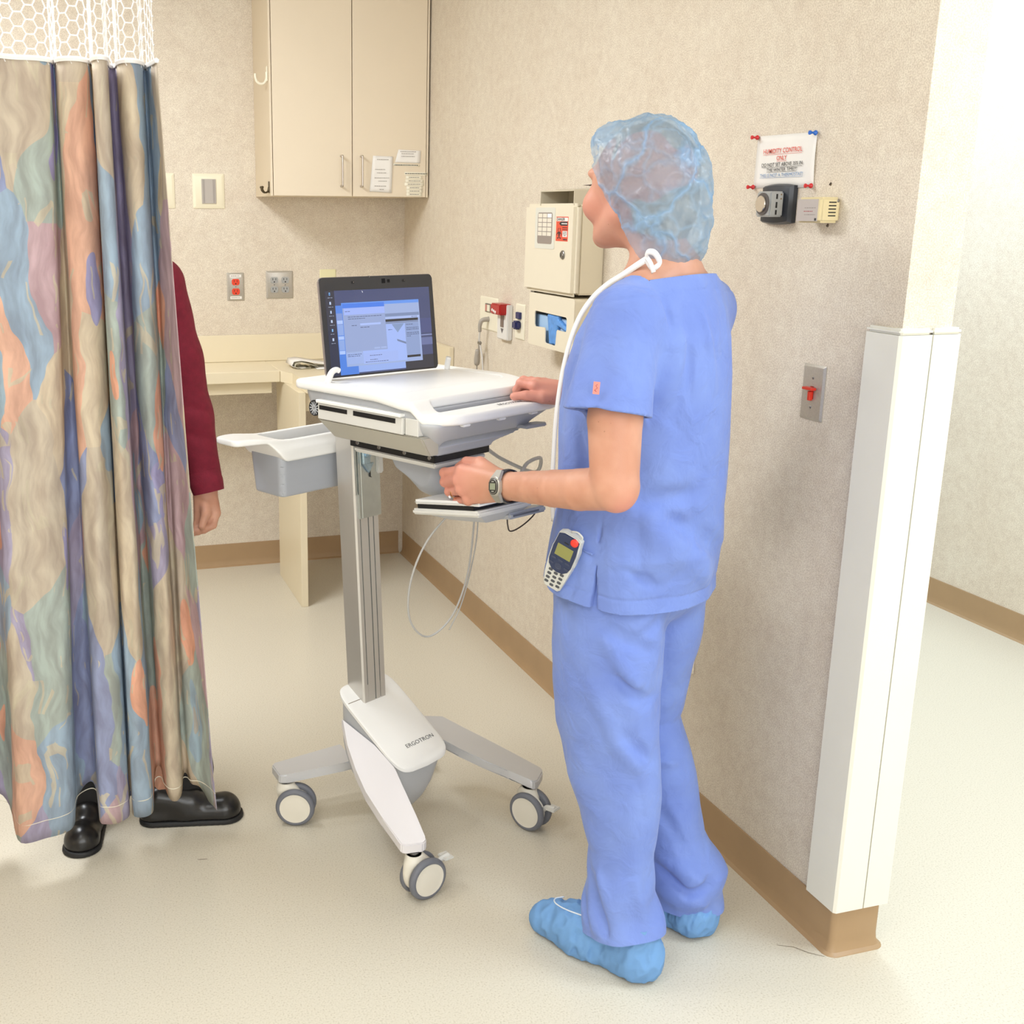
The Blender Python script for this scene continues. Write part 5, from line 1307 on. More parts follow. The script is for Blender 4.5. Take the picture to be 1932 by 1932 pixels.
# elastic edge of the cap: a gathered cord round the opening
ed = []
for k in range(48):
    t = 2*PI*k/48
    # ellipse of the opening in the cutting plane
    u = Vector((0.678, 0, 0.735)); cc = Vector((0.145, 0, 1.440+(0.145-0.074)*1.084)); ru, rv = 0.118, 0.090
    ed.append(cc + u*(ru*math.cos(t)+0.003*math.sin(9*t)) + Vector((0, 1, 0))*rv*math.sin(t)*(1-0.10*math.cos(t)) + pl_n*(0.0015*math.sin(17*t)))
# scrub top
def itab(tab, z):
    T = np.array(tab); return [np.interp(z, T[:, 0], T[:, i]) for i in range(1, T.shape[1])]
def capsule(P, a, b, ra, rb, flat=None):
    a = np.array(a, float); b = np.array(b, float); X = P
    if flat is not None: sc = np.array(flat); X = P/sc; a = a/sc; b = b/sc
    ab = b-a; t = np.clip(((X-a)@ab)/(ab@ab), 0, 1)
    d = np.sqrt(((X-a-t[:, None]*ab)**2).sum(1))-(ra+(rb-ra)*t)
    return d*(min(flat) if flat is not None else 1)
TOP = [(0.74, 0.101, 0.166, 0.206), (0.80, 0.102, 0.158, 0.202), (0.88, 0.095, 0.160, 0.193), (0.95, 0.0975, 0.150, 0.178), (1.05, 0.099, 0.149, 0.168), (1.15, 0.098, 0.148, 0.166),
       (1.22, 0.096, 0.145, 0.168), (1.29, 0.088, 0.130, 0.168), (1.34, 0.080, 0.112, 0.152), (1.38, 0.072, 0.092, 0.128), (1.41, 0.068, 0.078, 0.100), (1.44, 0.066, 0.066, 0.078), (1.50, 0.07, 0.06, 0.07)]
def torso_d(P, tab=TOP):
    ac, b, w_ = itab(tab, P[:, 2])
    q = np.sqrt(((P[:, 0]-ac)/b)**2+(P[:, 1]/w_)**2)
    return (q-1)*np.minimum(b, w_)*0.95
SLa, SLb = np.array([0.052, 0.158, 1.328]), np.array([0.031, 0.232, 1.130])
SRa, SRb = np.array([0.070, -0.140, 1.335]), np.array([0.135, -0.190, 1.150])
HEM_N = np.array([-0.05, 0.22, -0.95]); HEM_N /= np.linalg.norm(HEM_N); HEM_C = np.array([0.048, 0.222, 1.170])
HR_N = np.array([0.25, -0.20, -0.95]); HR_N /= np.linalg.norm(HR_N); HR_C = np.array([0.125, -0.185, 1.185])
topfolds = crease([((0.030, 0.160, 1.360), (0.004, 0.150, 1.30), 0.008, 0.004), ((0.004, 0.150, 1.30), (0.0, 0.142, 1.16), 0.008, 0.006),
  ((-0.012, 0.117, 1.20), (-0.028, 0.091, 1.300), 0.016, -0.007), ((-0.03, 0.10, 1.15), (-0.052, 0.07, 1.32), 0.012, 0.004),
  ((0.002, 0.140, 1.000), (-0.052, 0.037, 1.005), 0.020, 0.010), ((-0.022, 0.102, 0.965), (-0.055, 0.02, 0.925), 0.018, 0.011), ((-0.055, 0.02, 0.925), (-0.052, -0.10, 0.855), 0.022, 0.012),
  ((0.012, 0.145, 0.980), (-0.034, 0.078, 0.905), 0.024, -0.012), ((-0.034, 0.078, 0.905), (-0.052, -0.023, 0.825), 0.026, -0.010), ((0.067, 0.171, 0.862), (0.020, 0.155, 0.868), 0.010, 0.006), ((0.020, 0.155, 0.868), (-0.018, 0.113, 0.835), 0.012, 0.006),
  ((0.10, 0.178, 0.87), (0.03, 0.160, 0.843), 0.012, -0.005), ((-0.046, 0.049, 1.385), (-0.055, 0.010, 1.20), 0.010, -0.005), ((-0.033, 0.085, 1.372), (-0.040, 0.07, 1.18), 0.010, 0.004),
  ((-0.005, 0.125, 1.385), (-0.016, 0.113, 1.32), 0.008, 0.004), ((0.012, 0.141, 1.385), (0.018, 0.150, 1.33), 0.008, -0.003), ((-0.05, 0.05, 0.987), (-0.055, 0.013, 0.93), 0.014, 0.004),
  ((0.068, 0.172, 1.00), (0.068, 0.171, 0.865), 0.0032, 0.0035), ((0.105, 0.18, 0.90), (0.085, 0.178, 0.868), 0.008, -0.004), ((0.13, 0.16, 1.13), (0.10, 0.165, 0.98), 0.016, 0.008), ((0.20, 0.11, 1.15), (0.17, 0.13, 0.96), 0.018, -0.006), ((0.17, 0.13, 1.12), (0.145, 0.15, 0.95), 0.010, 0.006),
  ((0.10, 0.225, 1.28), (0.11, 0.255, 1.19), 0.014, 0.004), ((0.02, 0.255, 1.28), (0.012, 0.285, 1.19), 0.016, 0.005), ((0.07, 0.262, 1.30), (0.075, 0.292, 1.19), 0.02, -0.004)])
WT3 = wob(23, (26, 26, 9), 12); WT1 = wob(21, (9, 9, 6), 10); WT2 = wob(22, (28, 28, 12), 12)
def ftop(P):
    dt = torso_d(P)
    d = _smin(dt, capsule(P, (0.060, 0.02, 1.370), (0.056, 0.140, 1.332), 0.058, 0.052), 0.03)
    d = _smin(d, capsule(P, (0.060, -0.02, 1.370), (0.056, -0.140, 1.332), 0.058, 0.052), 0.03)
    d = d + 0.0055*WT1(P) + 0.0018*WT2(P) + 0.0045*(0.5-np.minimum(np.abs(WT3(P)), 1.2))*(0.5+0.5*sst(-P[:, 2], -1.34, -1.2))
    for a, b, hn, hc in ((SLa, SLb, HEM_N, HEM_C), (SRa, SRb, HR_N, HR_C)):
        sl = capsule(P, a, b, 0.061, 0.085) + 0.0010*WT2(P)
        sl = np.maximum(sl, (P-hc)@hn)
        d = _smin(d, sl, 0.022)
    d0 = d.copy(); d = d0 + 1.55*(topfolds(P, d.astype(np.float32))-d0)
    for a, b, hn, hc in ((SLa, SLb, HEM_N, HEM_C), (SRa, SRb, HR_N, HR_C)):
        cv = capsule(P, a*0.40+b*0.60, b+(b-a)*0.5, 0.0675, 0.0830)
        d = np.maximum(d, -np.maximum(np.maximum(cv, -(dt-0.004)), np.where((P-hc)@hn > -0.004, -1.0, d+0.0065)))
    hz = P[:, 2]-(0.816-0.09*(0.10-P[:, 0])); d = d+0.0018*np.exp(-(hz/0.0022)**2)
    nz_ = (P[:, 2]-1.408)+0.22*(P[:, 0]+0.01)+0.030; d = d+np.where(P[:, 2] > 1.32, 0.0016*np.exp(-(nz_/0.0025)**2), 0)
    # side slit above the hem
    sl = np.maximum(np.abs(P[:, 0]-0.066+0.15*(P[:, 2]-0.87)*0)-(0.87-P[:, 2])*0.075, np.maximum(P[:, 2]-0.87, 0.12-P[:, 1]))
    d = np.maximum(d, -sl)
    return d
P, Fq = solid(ftop).mesh((-0.12, -0.36, 0.755), (0.32, 0.36, 1.47), 0.003)
def outn(P, fn, e=0.002):
    g = np.stack([fn(P+np.eye(3)[i]*e)-fn(P-np.eye(3)[i]*e) for i in range(3)], 1); return g/(np.linalg.norm(g, axis=1)[:, None]+1e-9)
top = np_obj('scrub_top', P, Fq, SCRUB, nurse, cuts=[(Vector((0.10, 0, 0.788)), Vector((0.09, 0.0, -1)).normalized(), lambda c: c.z < 0.87), (Vector((-0.01, 0, 1.408)), Vector((0.22, 0, 1)).normalized(), lambda c: c.z > 1.34 and abs(c.y) < 0.12)], solid=0.0022)
# seams and hems as thin raised welts
def welt(name, pts, r, m, parent): return obj(name, tube(bmesh.new(), pts, r, 6, 3), m, parent, smooth='all')
# neckband
nb_ = []
for k in range(40):
    t = 2*PI*k/40; z0 = 1.400; ac, b, w_ = [float(v[0]) for v in itab(TOP, np.array([z0]))]
    x = ac+(b+0.002)*math.cos(t); y = (w_+0.002)*math.sin(t); nb_.append((x, y, z0-0.22*(x-0.0)+0.004))
# trousers
LL = [(0.02, -0.002, 0.115, 0.086, 0.078), (0.10, 0.002, 0.115, 0.085, 0.076), (0.17, 0.017, 0.110, 0.070, 0.066), (0.26, 0.024, 0.102, 0.066, 0.062), (0.33, 0.040, 0.095, 0.082, 0.070), (0.40, 0.062, 0.092, 0.100, 0.080), (0.50, 0.080, 0.090, 0.110, 0.088), (0.60, 0.089, 0.090, 0.113, 0.092), (0.72, 0.092, 0.088, 0.119, 0.093), (0.82, 0.097, 0.078, 0.112, 0.090), (0.95, 0.095, 0.07, 0.10, 0.09)]
RL = [(0.02, -0.002, -0.100, 0.082, 0.075), (0.07, -0.006, -0.100, 0.084, 0.076), (0.14, -0.006, -0.100, 0.090, 0.078), (0.22, 0.028, -0.096, 0.074, 0.068), (0.35, 0.066, -0.092, 0.080, 0.072), (0.47, 0.122, -0.090, 0.084, 0.076), (0.56, 0.115, -0.090, 0.096, 0.084), (0.67, 0.104, -0.088, 0.110, 0.094), (0.78, 0.098, -0.080, 0.114, 0.092), (0.95, 0.095, -0.07, 0.10, 0.09)]
def legd(P, tab):
    ac, lc, b, w_ = itab(tab, P[:, 2])
    q = np.sqrt(((P[:, 0]-ac)/b)**2+((P[:, 1]-lc)/w_)**2)
    return (q-1)*np.minimum(b, w_)*0.95
pf = crease([((0.050, 0.176, 0.752), (0.007, 0.159, 0.732), 0.012, 0.006), ((0.007, 0.159, 0.732), (-0.030, 0.110, 0.697), 0.014, 0.011), ((0.040, 0.176, 0.722), (0.0, 0.153, 0.660), 0.016, -0.009), ((0.0, 0.153, 0.660), (-0.018, 0.137, 0.625), 0.014, -0.006),
  ((-0.008, 0.142, 0.725), (-0.036, 0.088, 0.765), 0.012, 0.008), ((0.030, 0.165, 0.655), (-0.021, 0.126, 0.600), 0.014, 0.009), ((-0.021, 0.126, 0.600), (-0.036, 0.083, 0.606), 0.012, 0.008),
  ((0.060, 0.182, 0.625), (0.010, 0.165, 0.518), 0.018, -0.008), ((0.010, 0.165, 0.518), (-0.024, 0.125, 0.455), 0.016, -0.008), ((-0.006, 0.155, 0.53), (-0.032, 0.11, 0.47), 0.014, 0.007),
  ((0.070, 0.165, 0.235), (0.03, 0.178, 0.165), 0.012, 0.008), ((0.05, 0.175, 0.205), (-0.015, 0.175, 0.085), 0.013, 0.011), ((0.03, 0.176, 0.225), (-0.032, 0.165, 0.10), 0.011, -0.007), ((0.075, 0.15, 0.16), (0.035, 0.178, 0.09), 0.012, 0.006), ((-0.04, 0.14, 0.22), (-0.055, 0.12, 0.12), 0.012, -0.006),
  ((0.045, -0.02, 0.43), (-0.02, -0.05, 0.428), 0.013, 0.007), ((0.04, -0.02, 0.405), (-0.01, -0.06, 0.395), 0.014, -0.006), ((0.02, -0.03, 0.290), (-0.034, -0.04, 0.225), 0.013, 0.008), ((-0.034, -0.04, 0.225), (-0.075, -0.06, 0.175), 0.013, 0.009),
  ((0.0, -0.03, 0.155), (-0.055, -0.045, 0.118), 0.012, 0.010), ((-0.055, -0.045, 0.118), (-0.10, -0.09, 0.150), 0.012, 0.010), ((0.01, -0.03, 0.180), (-0.08, -0.06, 0.150), 0.014, -0.009), ((-0.01, -0.03, 0.10), (-0.09, -0.07, 0.095), 0.013, -0.007)])
WL3 = wob(33, (20, 20, 9), 12); WL1 = wob(31, (10, 10, 7), 10); WL2 = wob(32, (30, 30, 24), 12)
def fpants(P):
    a = legd(P, LL); b = legd(P, RL)
    d = _smin(a, b, 0.018)
    z = P[:, 2]
    hip = (np.sqrt(((P[:, 0]-0.097)/0.130)**2+(P[:, 1]/0.164)**2+(np.maximum(0, 0.80-z)/0.10)**2)-1)*0.13
    d = _smin(d, hip, 0.03)
    d = d + 0.0040*(0.5-np.minimum(np.abs(WL3(P)), 1.2)) + 0.0035*WL1(P) + (0.0014+0.0050*sst(-z, -0.26, -0.12))*WL2(P)
    d0 = d.copy(); return (d0 + 1.5*(pf(P, d.astype(np.float32))-d0)).astype(np.float32)
P, Fq = solid(fpants).mesh((-0.14, -0.22, 0.03), (0.27, 0.23, 0.90), 0.003)
trs = np_obj('scrub_trousers', P, Fq, SCRUB, nurse, cuts=[(Vector((-0.01, 0.115, 0.086)), Vector((-0.22, 0.05, -1)).normalized(), lambda c: c.y > 0.01 and c.z < 0.2), (Vector((-0.02, -0.10, 0.060)), Vector((0.10, 0, -1)).normalized(), lambda c: c.y < 0.008 and c.z < 0.2), (Vector((0, 0, 0.89)), Vector((0, 0, 1)), None)])
# shoe covers
SHOE = mat('blue nonwoven shoe cover', (112, 156, 206), 0.7, spec=0.3, noise=0.04, nscale=20, bump=0.5, bscale=60)
def shoe(l0, a0, name_label, yaw):
    S = Sdf()
    ca_, sa_ = math.cos(yaw), math.sin(yaw)
    T = lambda x, y, z: (a0+x*ca_-y*sa_, l0+x*sa_+y*ca_, z)
    S.cone(T(-0.008, 0, 0.052), T(0.002, 0, 0.115), 0.050, 0.044, 0.02)
    S.cone(T(-0.008, 0, 0.035), T(0.12, 0.004, 0.034), 0.052, 0.052, 0.02)
    S.cone(T(0.10, 0.004, 0.038), T(0.205, 0.012, 0.034), 0.054, 0.040, 0.02)
    S.cone(T(0.03, 0, 0.090), T(0.150, 0.006, 0.060), 0.040, 0.036, 0.03)
    S.ell(T(0.185, 0.010, 0.062), (0.036, 0.030, 0.022), 0.012)
    A = wob(int(abs(l0)*1000), (45, 60, 30), 12); B = wob(int(abs(l0)*1000)+1, (120, 120, 90), 14)
    fo = crease([(T(0.16, 0.055, 0.02), T(0.145, 0.03, 0.075), 0.007, 0.005), (T(0.10, 0.06, 0.01), T(0.115, 0.03, 0.085), 0.009, 0.006), (T(0.05, 0.06, 0.01), T(0.06, 0.05, 0.08), 0.010, 0.006), (T(0.0, 0.06, 0.02), T(-0.02, 0.05, 0.10), 0.010, -0.005), (T(0.20, 0.03, 0.05), T(0.165, 0.035, 0.068), 0.006, 0.006)])
    S.post = [lambda P, d: d+0.0022*A(P)+0.0030*np.abs(B(P)), fo, lambda P, d: rnd_and(d, 0.002-P[:, 2], 0.006).astype(np.float32)]
    P, Fq = S.mesh((a0-0.10, l0-0.10, -0.01), (a0+0.27, l0+0.11, 0.19), 0.003)
    o = np_obj('shoe_cover', P, Fq, SHOE, nurse, cuts=[(Vector((0, 0, 0.120)), Vector((0, 0, 1)), None)])
    pts = [T(0.060, 0.036, 0.106), T(0.105, 0.034, 0.098), T(0.150, 0.030, 0.091), T(0.180, 0.022, 0.088), T(0.192, 0.006, 0.086), T(0.180, -0.010, 0.088)]
    obj('elastic_band', tube(bmesh.new(), pts, 0.0016, 6, 5), mat('white elastic', (224, 232, 240), 0.7), o, smooth='all')
    return o
shoe(0.112, -0.030, '', R(4)); shoe(-0.100, -0.035, '', R(-3))
# white neck tie that runs from the nape over the collarbone and down the front
TIE = mat('white cotton tie', (244, 242, 240), 0.8)
def ribbon(name, pts, wdt, nrm, parent, m=TIE):
    P = spline(pts, 8); bm = bmesh.new(); rows = []
    for i, p in enumerate(P):
        d = (P[min(i+1, len(P)-1)]-P[max(i-1, 0)]).normalized(); n = Vector(nrm(p)).normalized(); s = d.cross(n).normalized()*wdt/2
        rows.append((bm.verts.new(p+s), bm.verts.new(p+n*0.0012), bm.verts.new(p-s)))
    for a, b in zip(rows[:-1], rows[1:]): bm.faces.new((a[0], a[1], b[1], b[0])); bm.faces.new((a[1], a[2], b[2], b[1]))
    o = obj(name, bm, m, parent, smooth='all'); md = o.modifiers.new('t', 'SOLIDIFY'); md.thickness = 0.001; md.offset = 0
    return o
out_ = lambda p: (p[0]-0.085, p[1], 0.2*0.1)
side_ = lambda p: (0.35, 1.0, 0.25)
ribbon('neck_tie', [(0.050, 0.092, 1.437), (0.075, 0.092, 1.422), (0.110, 0.086, 1.402), (0.145, 0.078, 1.384), (0.178, 0.076, 1.358), (0.205, 0.080, 1.318), (0.224, 0.084, 1.262), (0.240, 0.082, 1.195), (0.250, 0.080, 1.12), (0.254, 0.078, 1.04), (0.254, 0.078, 0.97), (0.246, 0.080, 0.90)], 0.014, lambda p: (0.35, 1.0, 0.25), nurse)
ribbon('tie_bow', [(0.054, 0.093, 1.438), (0.046, 0.099, 1.448), (0.030, 0.102, 1.446), (0.020, 0.101, 1.430), (0.034, 0.099, 1.420), (0.052, 0.094, 1.434)], 0.011, lambda p: (0.2, 1, 0.3), nurse)
ribbon('tie_bow', [(0.052, 0.094, 1.438), (0.040, 0.099, 1.428), (0.030, 0.102, 1.412)], 0.009, lambda p: (0.1, 1, 0.3), nurse)
# small coral tag on the sleeve with a line mark
tg = wbox('sleeve_tag', -0.0055, -0.0105, 0.0055, 0.0105, -0.002, 0.0012, mat('coral tag', (232, 150, 140), 0.8), nurse)
tg.matrix_local = axes((0.0055, 0.298, 1.226), (-0.92, -0.38, -0.04), (-0.02, -0.06, 1.0), (-0.38, 0.92, 0.05))
b = tube(bmesh.new(), [(0.002, 0.006, 0.0014), (-0.001, 0.004, 0.0014), (0.002, 0.0, 0.0014), (-0.002, -0.003, 0.0014), (0.001, -0.006, 0.0014), (-0.003, -0.004, 0.0014)], 0.0005, 5, 4)
obj('tag_mark', b, mat('dark coral', (176, 96, 96), 0.8), tg)
# wristwatch
wt = bpy.data.objects.new('wristwatch', None); C.objects.link(wt); wt.parent = nurse
ax_ = Vector((0.96, -0.20, -0.17)).normalized(); yb_ = Vector((-0.10, 0.95, 0.16)); zb_ = ax_.cross(yb_).normalized(); yb_ = zb_.cross(ax_).normalized()
# local: x along the forearm, y outward (dial normal), z up round the wrist
wt.matrix_local = axes((0.272, 0.198, 0.990), ax_, yb_, zb_) @ Matrix.Diagonal((1.08, 1.0, 1.05, 1))
WB = mat('black rubber strap', (44, 44, 48), 0.4); WS = mat('silver watch resin', (178, 174, 164), 0.3, metal=0.4)
bm = bmesh.new(); n = 40
ra_, rb_ = 0.0300, 0.0300
rows = []
for k in range(n):
    t = 2*PI*k/n; hw = 0.0075+0.0025*max(0, math.cos(t)); r1, r2 = 0.0298, 0.0322
    def pt(r, x): return (x, r*math.cos(t), r*math.sin(t))
    rows.append([bm.verts.new(pt(r1, -hw)), bm.verts.new(pt(r2, -hw)), bm.verts.new(pt(r2+0.001, 0)), bm.verts.new(pt(r2, hw)), bm.verts.new(pt(r1, hw))])
for i in range(n):
    a, b2 = rows[i], rows[(i+1) % n]
    for j in range(5): bm.faces.new((a[j], a[(j+1) % 5], b2[(j+1) % 5], b2[j]))
obj('strap', bm, WB, wt, smooth=40)
def disc(name, rx, rz, y0, y1, m, bev=0.001, e=2.6):
    bm = bmesh.new(); rs = []
    for y, k in ((y0, 1.0), (y1-bev, 1.0), (y1, 1-bev/rx)): rs.append(ring(bm, Vector((0, y, 0)), Vector((1, 0, 0)), Vector((0, 0, 1)), rx*k, rz*k, 36, e))
    skin(bm, rs); return obj(name, bm, m, wt, smooth=40)
disc('watch_case', 0.0155, 0.0185, 0.0285, 0.0370, WS, 0.002)
for s in (1, -1):
    bm = bmesh.new()
    a = [bm.verts.new((x, y, s*z)) for x, y, z in ((-0.0125, 0.028, 0.014), (0.0125, 0.028, 0.014), (0.0125, 0.036, 0.014), (-0.0125, 0.036, 0.014))]; c = [bm.verts.new((x, y, s*z)) for x, y, z in ((-0.0075, 0.018, 0.029), (0.0075, 0.018, 0.029), (0.0075, 0.0235, 0.031), (-0.0075, 0.0235, 0.031))]
    skin(bm, [a, c] if s > 0 else [c, a])
    obj('watch_lug', bm, WS, wt, smooth=40)
disc('watch_bezel', 0.0132, 0.0150, 0.0368, 0.0384, mat('black bezel', (46, 46, 42), 0.3), 0.0005)
disc('bezel_ring', 0.0118, 0.0134, 0.0384, 0.0388, WS, 0.0002); disc('dial_face', 0.0110, 0.0126, 0.0386, 0.0391, mat('black dial', (52, 52, 48), 0.3), 0.0002)
b = box((-0.0075, 0.0390, -0.0062), (0.0078, 0.0394, 0.0060), 0.0); obj('lcd_screen', b, mat('grey green lcd', (146, 152, 128), 0.3), wt)
for z in (0.0092, -0.0092): obj('dial_print', box((-0.0035, 0.0391, z-0.0007), (0.0035, 0.0393, z+0.0007)), mat('pale print', (190, 188, 176), 0.5), wt)
for z in (0.006, -0.006): obj('side_button', cyl(bmesh.new(), (0.014, 0.033, z), (0.0175, 0.033, z), 0.0016, 10), BLACK, wt)
# ring with a small stone on the ring finger
bm = bmesh.new(); c = Vector((0.416, 0.193, 0.950)); d = Vector((0.044, -0.014, -0.020)).normalized(); x = d.cross(Vector((0, 1, 0))).normalized(); y = x.cross(d)
rs = []
for k in range(24):
    t = 2*PI*k/24; rr = x*math.cos(t)+y*math.sin(t); rs.append([bm.verts.new(c+rr*0.0112+d*(-0.0012)), bm.verts.new(c+rr*0.0124+d*(-0.0010)), bm.verts.new(c+rr*0.0124+d*0.0010), bm.verts.new(c+rr*0.0112+d*0.0012)])
for i in range(24):
    a, b2 = rs[i], rs[(i+1) % 24]
    for j in range(4): bm.faces.new((a[j], a[(j+1) % 4], b2[(j+1) % 4], b2[j]))
rg = obj('finger_ring', bm, mat('gold', (226, 190, 120), 0.2, metal=1.0), nurse, smooth=40)
obj('stone', lathe(bmesh.new(), c+Vector((0.008, 0.006, -0.0075)), c+Vector((0.0115, 0.010, -0.0125)), [(0, 0.0015), (0.002, 0.0032), (0.004, 0.0030), (0.0048, 0.0015)], 10), mat('stone', (240, 242, 246), 0.05, spec=0.9), rg)
obj('pocket_edge', tube(bmesh.new(), [(0.125, 0.176, 0.903), (0.105, 0.183, 0.897), (0.088, 0.186, 0.893), (0.072, 0.187, 0.891)], 0.0022, 8, 5), SCRUB, nurse, smooth='all')
# ================================================================== cordless phone clipped to the pocket
ph = thing('cordless_phone', 'navy and grey cordless phone hooked on the scrub top pocket', 'phone')
bpy.context.view_layer.update()
wmat = nurse.matrix_world @ axes((0.127, 0.2135, 0.868), Vector((-0.9, -0.225, -0.372)).normalized(), Vector((-0.391, 0.095, 0.914)).normalized(), Vector((-0.17, 0.97, -0.17)).normalized())
ph.matrix_world = wmat.normalized() if hasattr(wmat, 'normalized') else wmat
NAVY = mat('navy phone plastic', (38, 50, 84), 0.3); PG_ = mat('light grey phone plastic', (206, 206, 200), 0.35)
def barrel(hw, hh, bow, n=9):
    pts = []
    for k in range(n): t = -1+2*k/(n-1); pts.append((t*hw*(1-0.0), hh+0.006*(1-t*t)))
    for k in range(n): t = 1-2*k/(n-1); pts.append((hw+bow*(1-t*t)-0.004*max(0, -t)*2 if True else hw, t*hh)) if False else None
    for k in range(n): t = 1-2*k/(n-1); pts.append((t*hw, -hh-0.004*(1-t*t)))
    return pts
bm = prism([(-0.024, 0.060), (-0.014, 0.066), (0.014, 0.066), (0.024, 0.060), (0.0268, 0.030), (0.0262, 0.0), (0.0225, -0.035), (0.0190, -0.060), (0.014, -0.0655), (-0.014, -0.0655), (-0.0190, -0.060), (-0.0225, -0.035), (-0.0262, 0.0), (-0.0268, 0.030)], -0.020, 0.0, 0.004, 3)
obj('phone_body', bm, PG_, ph, smooth=40)
bm = prism([(-0.022, 0.060), (-0.012, 0.0645), (0.012, 0.0645), (0.022, 0.060), (0.0248, 0.030), (0.0242, 0.0), (0.0205, -0.012), (0.012, -0.020), (0.0, -0.0225), (-0.012, -0.020), (-0.0205, -0.012), (-0.0242, 0.0), (-0.0248, 0.030)], -0.001, 0.0022, 0.001, 2)
pf_ = obj('navy_face', bm, NAVY, ph, smooth=40)
obj('lcd_screen', prism([(-0.017, 0.040), (0.017, 0.040), (0.0175, 0.014), (-0.0165, 0.014)], 0.0022, 0.0026), mat('olive lcd', (142, 142, 82), 0.3), pf_)
obj('alarm_button', lathe(bmesh.new(), (0.013, 0.0565, 0.001), (0.013, 0.0565, 0.006), [(0, 0.0082), (0.003, 0.0080), (0.0045, 0.006), (0.005, 0.001)], 24), mat('signal red', (236, 62, 48), 0.35), ph, smooth=50, label='round red alarm button')
obj('speaker_slots', prism(rrect(-0.006, 0.046, 0.004, 0.0485, 0.001), 0.0022, 0.0025), BLACK, pf_)
KEY = mat('dark key', (76, 78, 84), 0.45)
kb = 0
for r in range(4):
    for c_ in range(3):
        x = -0.0125+0.0125*c_; y = -0.0235-0.0095*r-(0.003 if c_ == 1 else 0.0)
        obj('key', prism(rrect(x-0.0042, y-0.0026, x+0.0042, y+0.0026, 0.002, 3), -0.0002, 0.0010), KEY, ph)
NK = mat('navy key', (58, 66, 92), 0.3)
for x, y in ((-0.015, 0.0065), (0.0, 0.0065), (0.015, 0.0065), (-0.0165, -0.006), (0.0165, -0.006)):
    k_ = obj('soft_key', prism(rrect(x-0.0048, y-0.0022, x+0.0048, y+0.0022, 0.0015, 3), 0.0022, 0.0030), NK, pf_)
obj('navigation_ring', lathe(bmesh.new(), (0, -0.008, 0.0018), (0, -0.008, 0.0036), [(0, 0.0075), (0.0014, 0.0072), (0.0014, 0.0045), (0.0008, 0.004), (0.0014, 0.001)], 24), NK, pf_)
obj('belt_clip', box((-0.008, -0.02, -0.026), (0.008, 0.045, -0.0205), 0.002), BLACK, ph)
obj('side_button', box((0.0255, 0.0, -0.013), (0.0275, 0.012, -0.006), 0.0008), PG_, ph)
b = tube(bmesh.new(), [(0.016, 0.058, -0.012), (0.020, 0.068, -0.010), (0.008, 0.073, -0.010), (-0.004, 0.068, -0.011)], 0.0018, 8, 6)
obj('antenna_loop', b, PG_, ph, smooth='all')
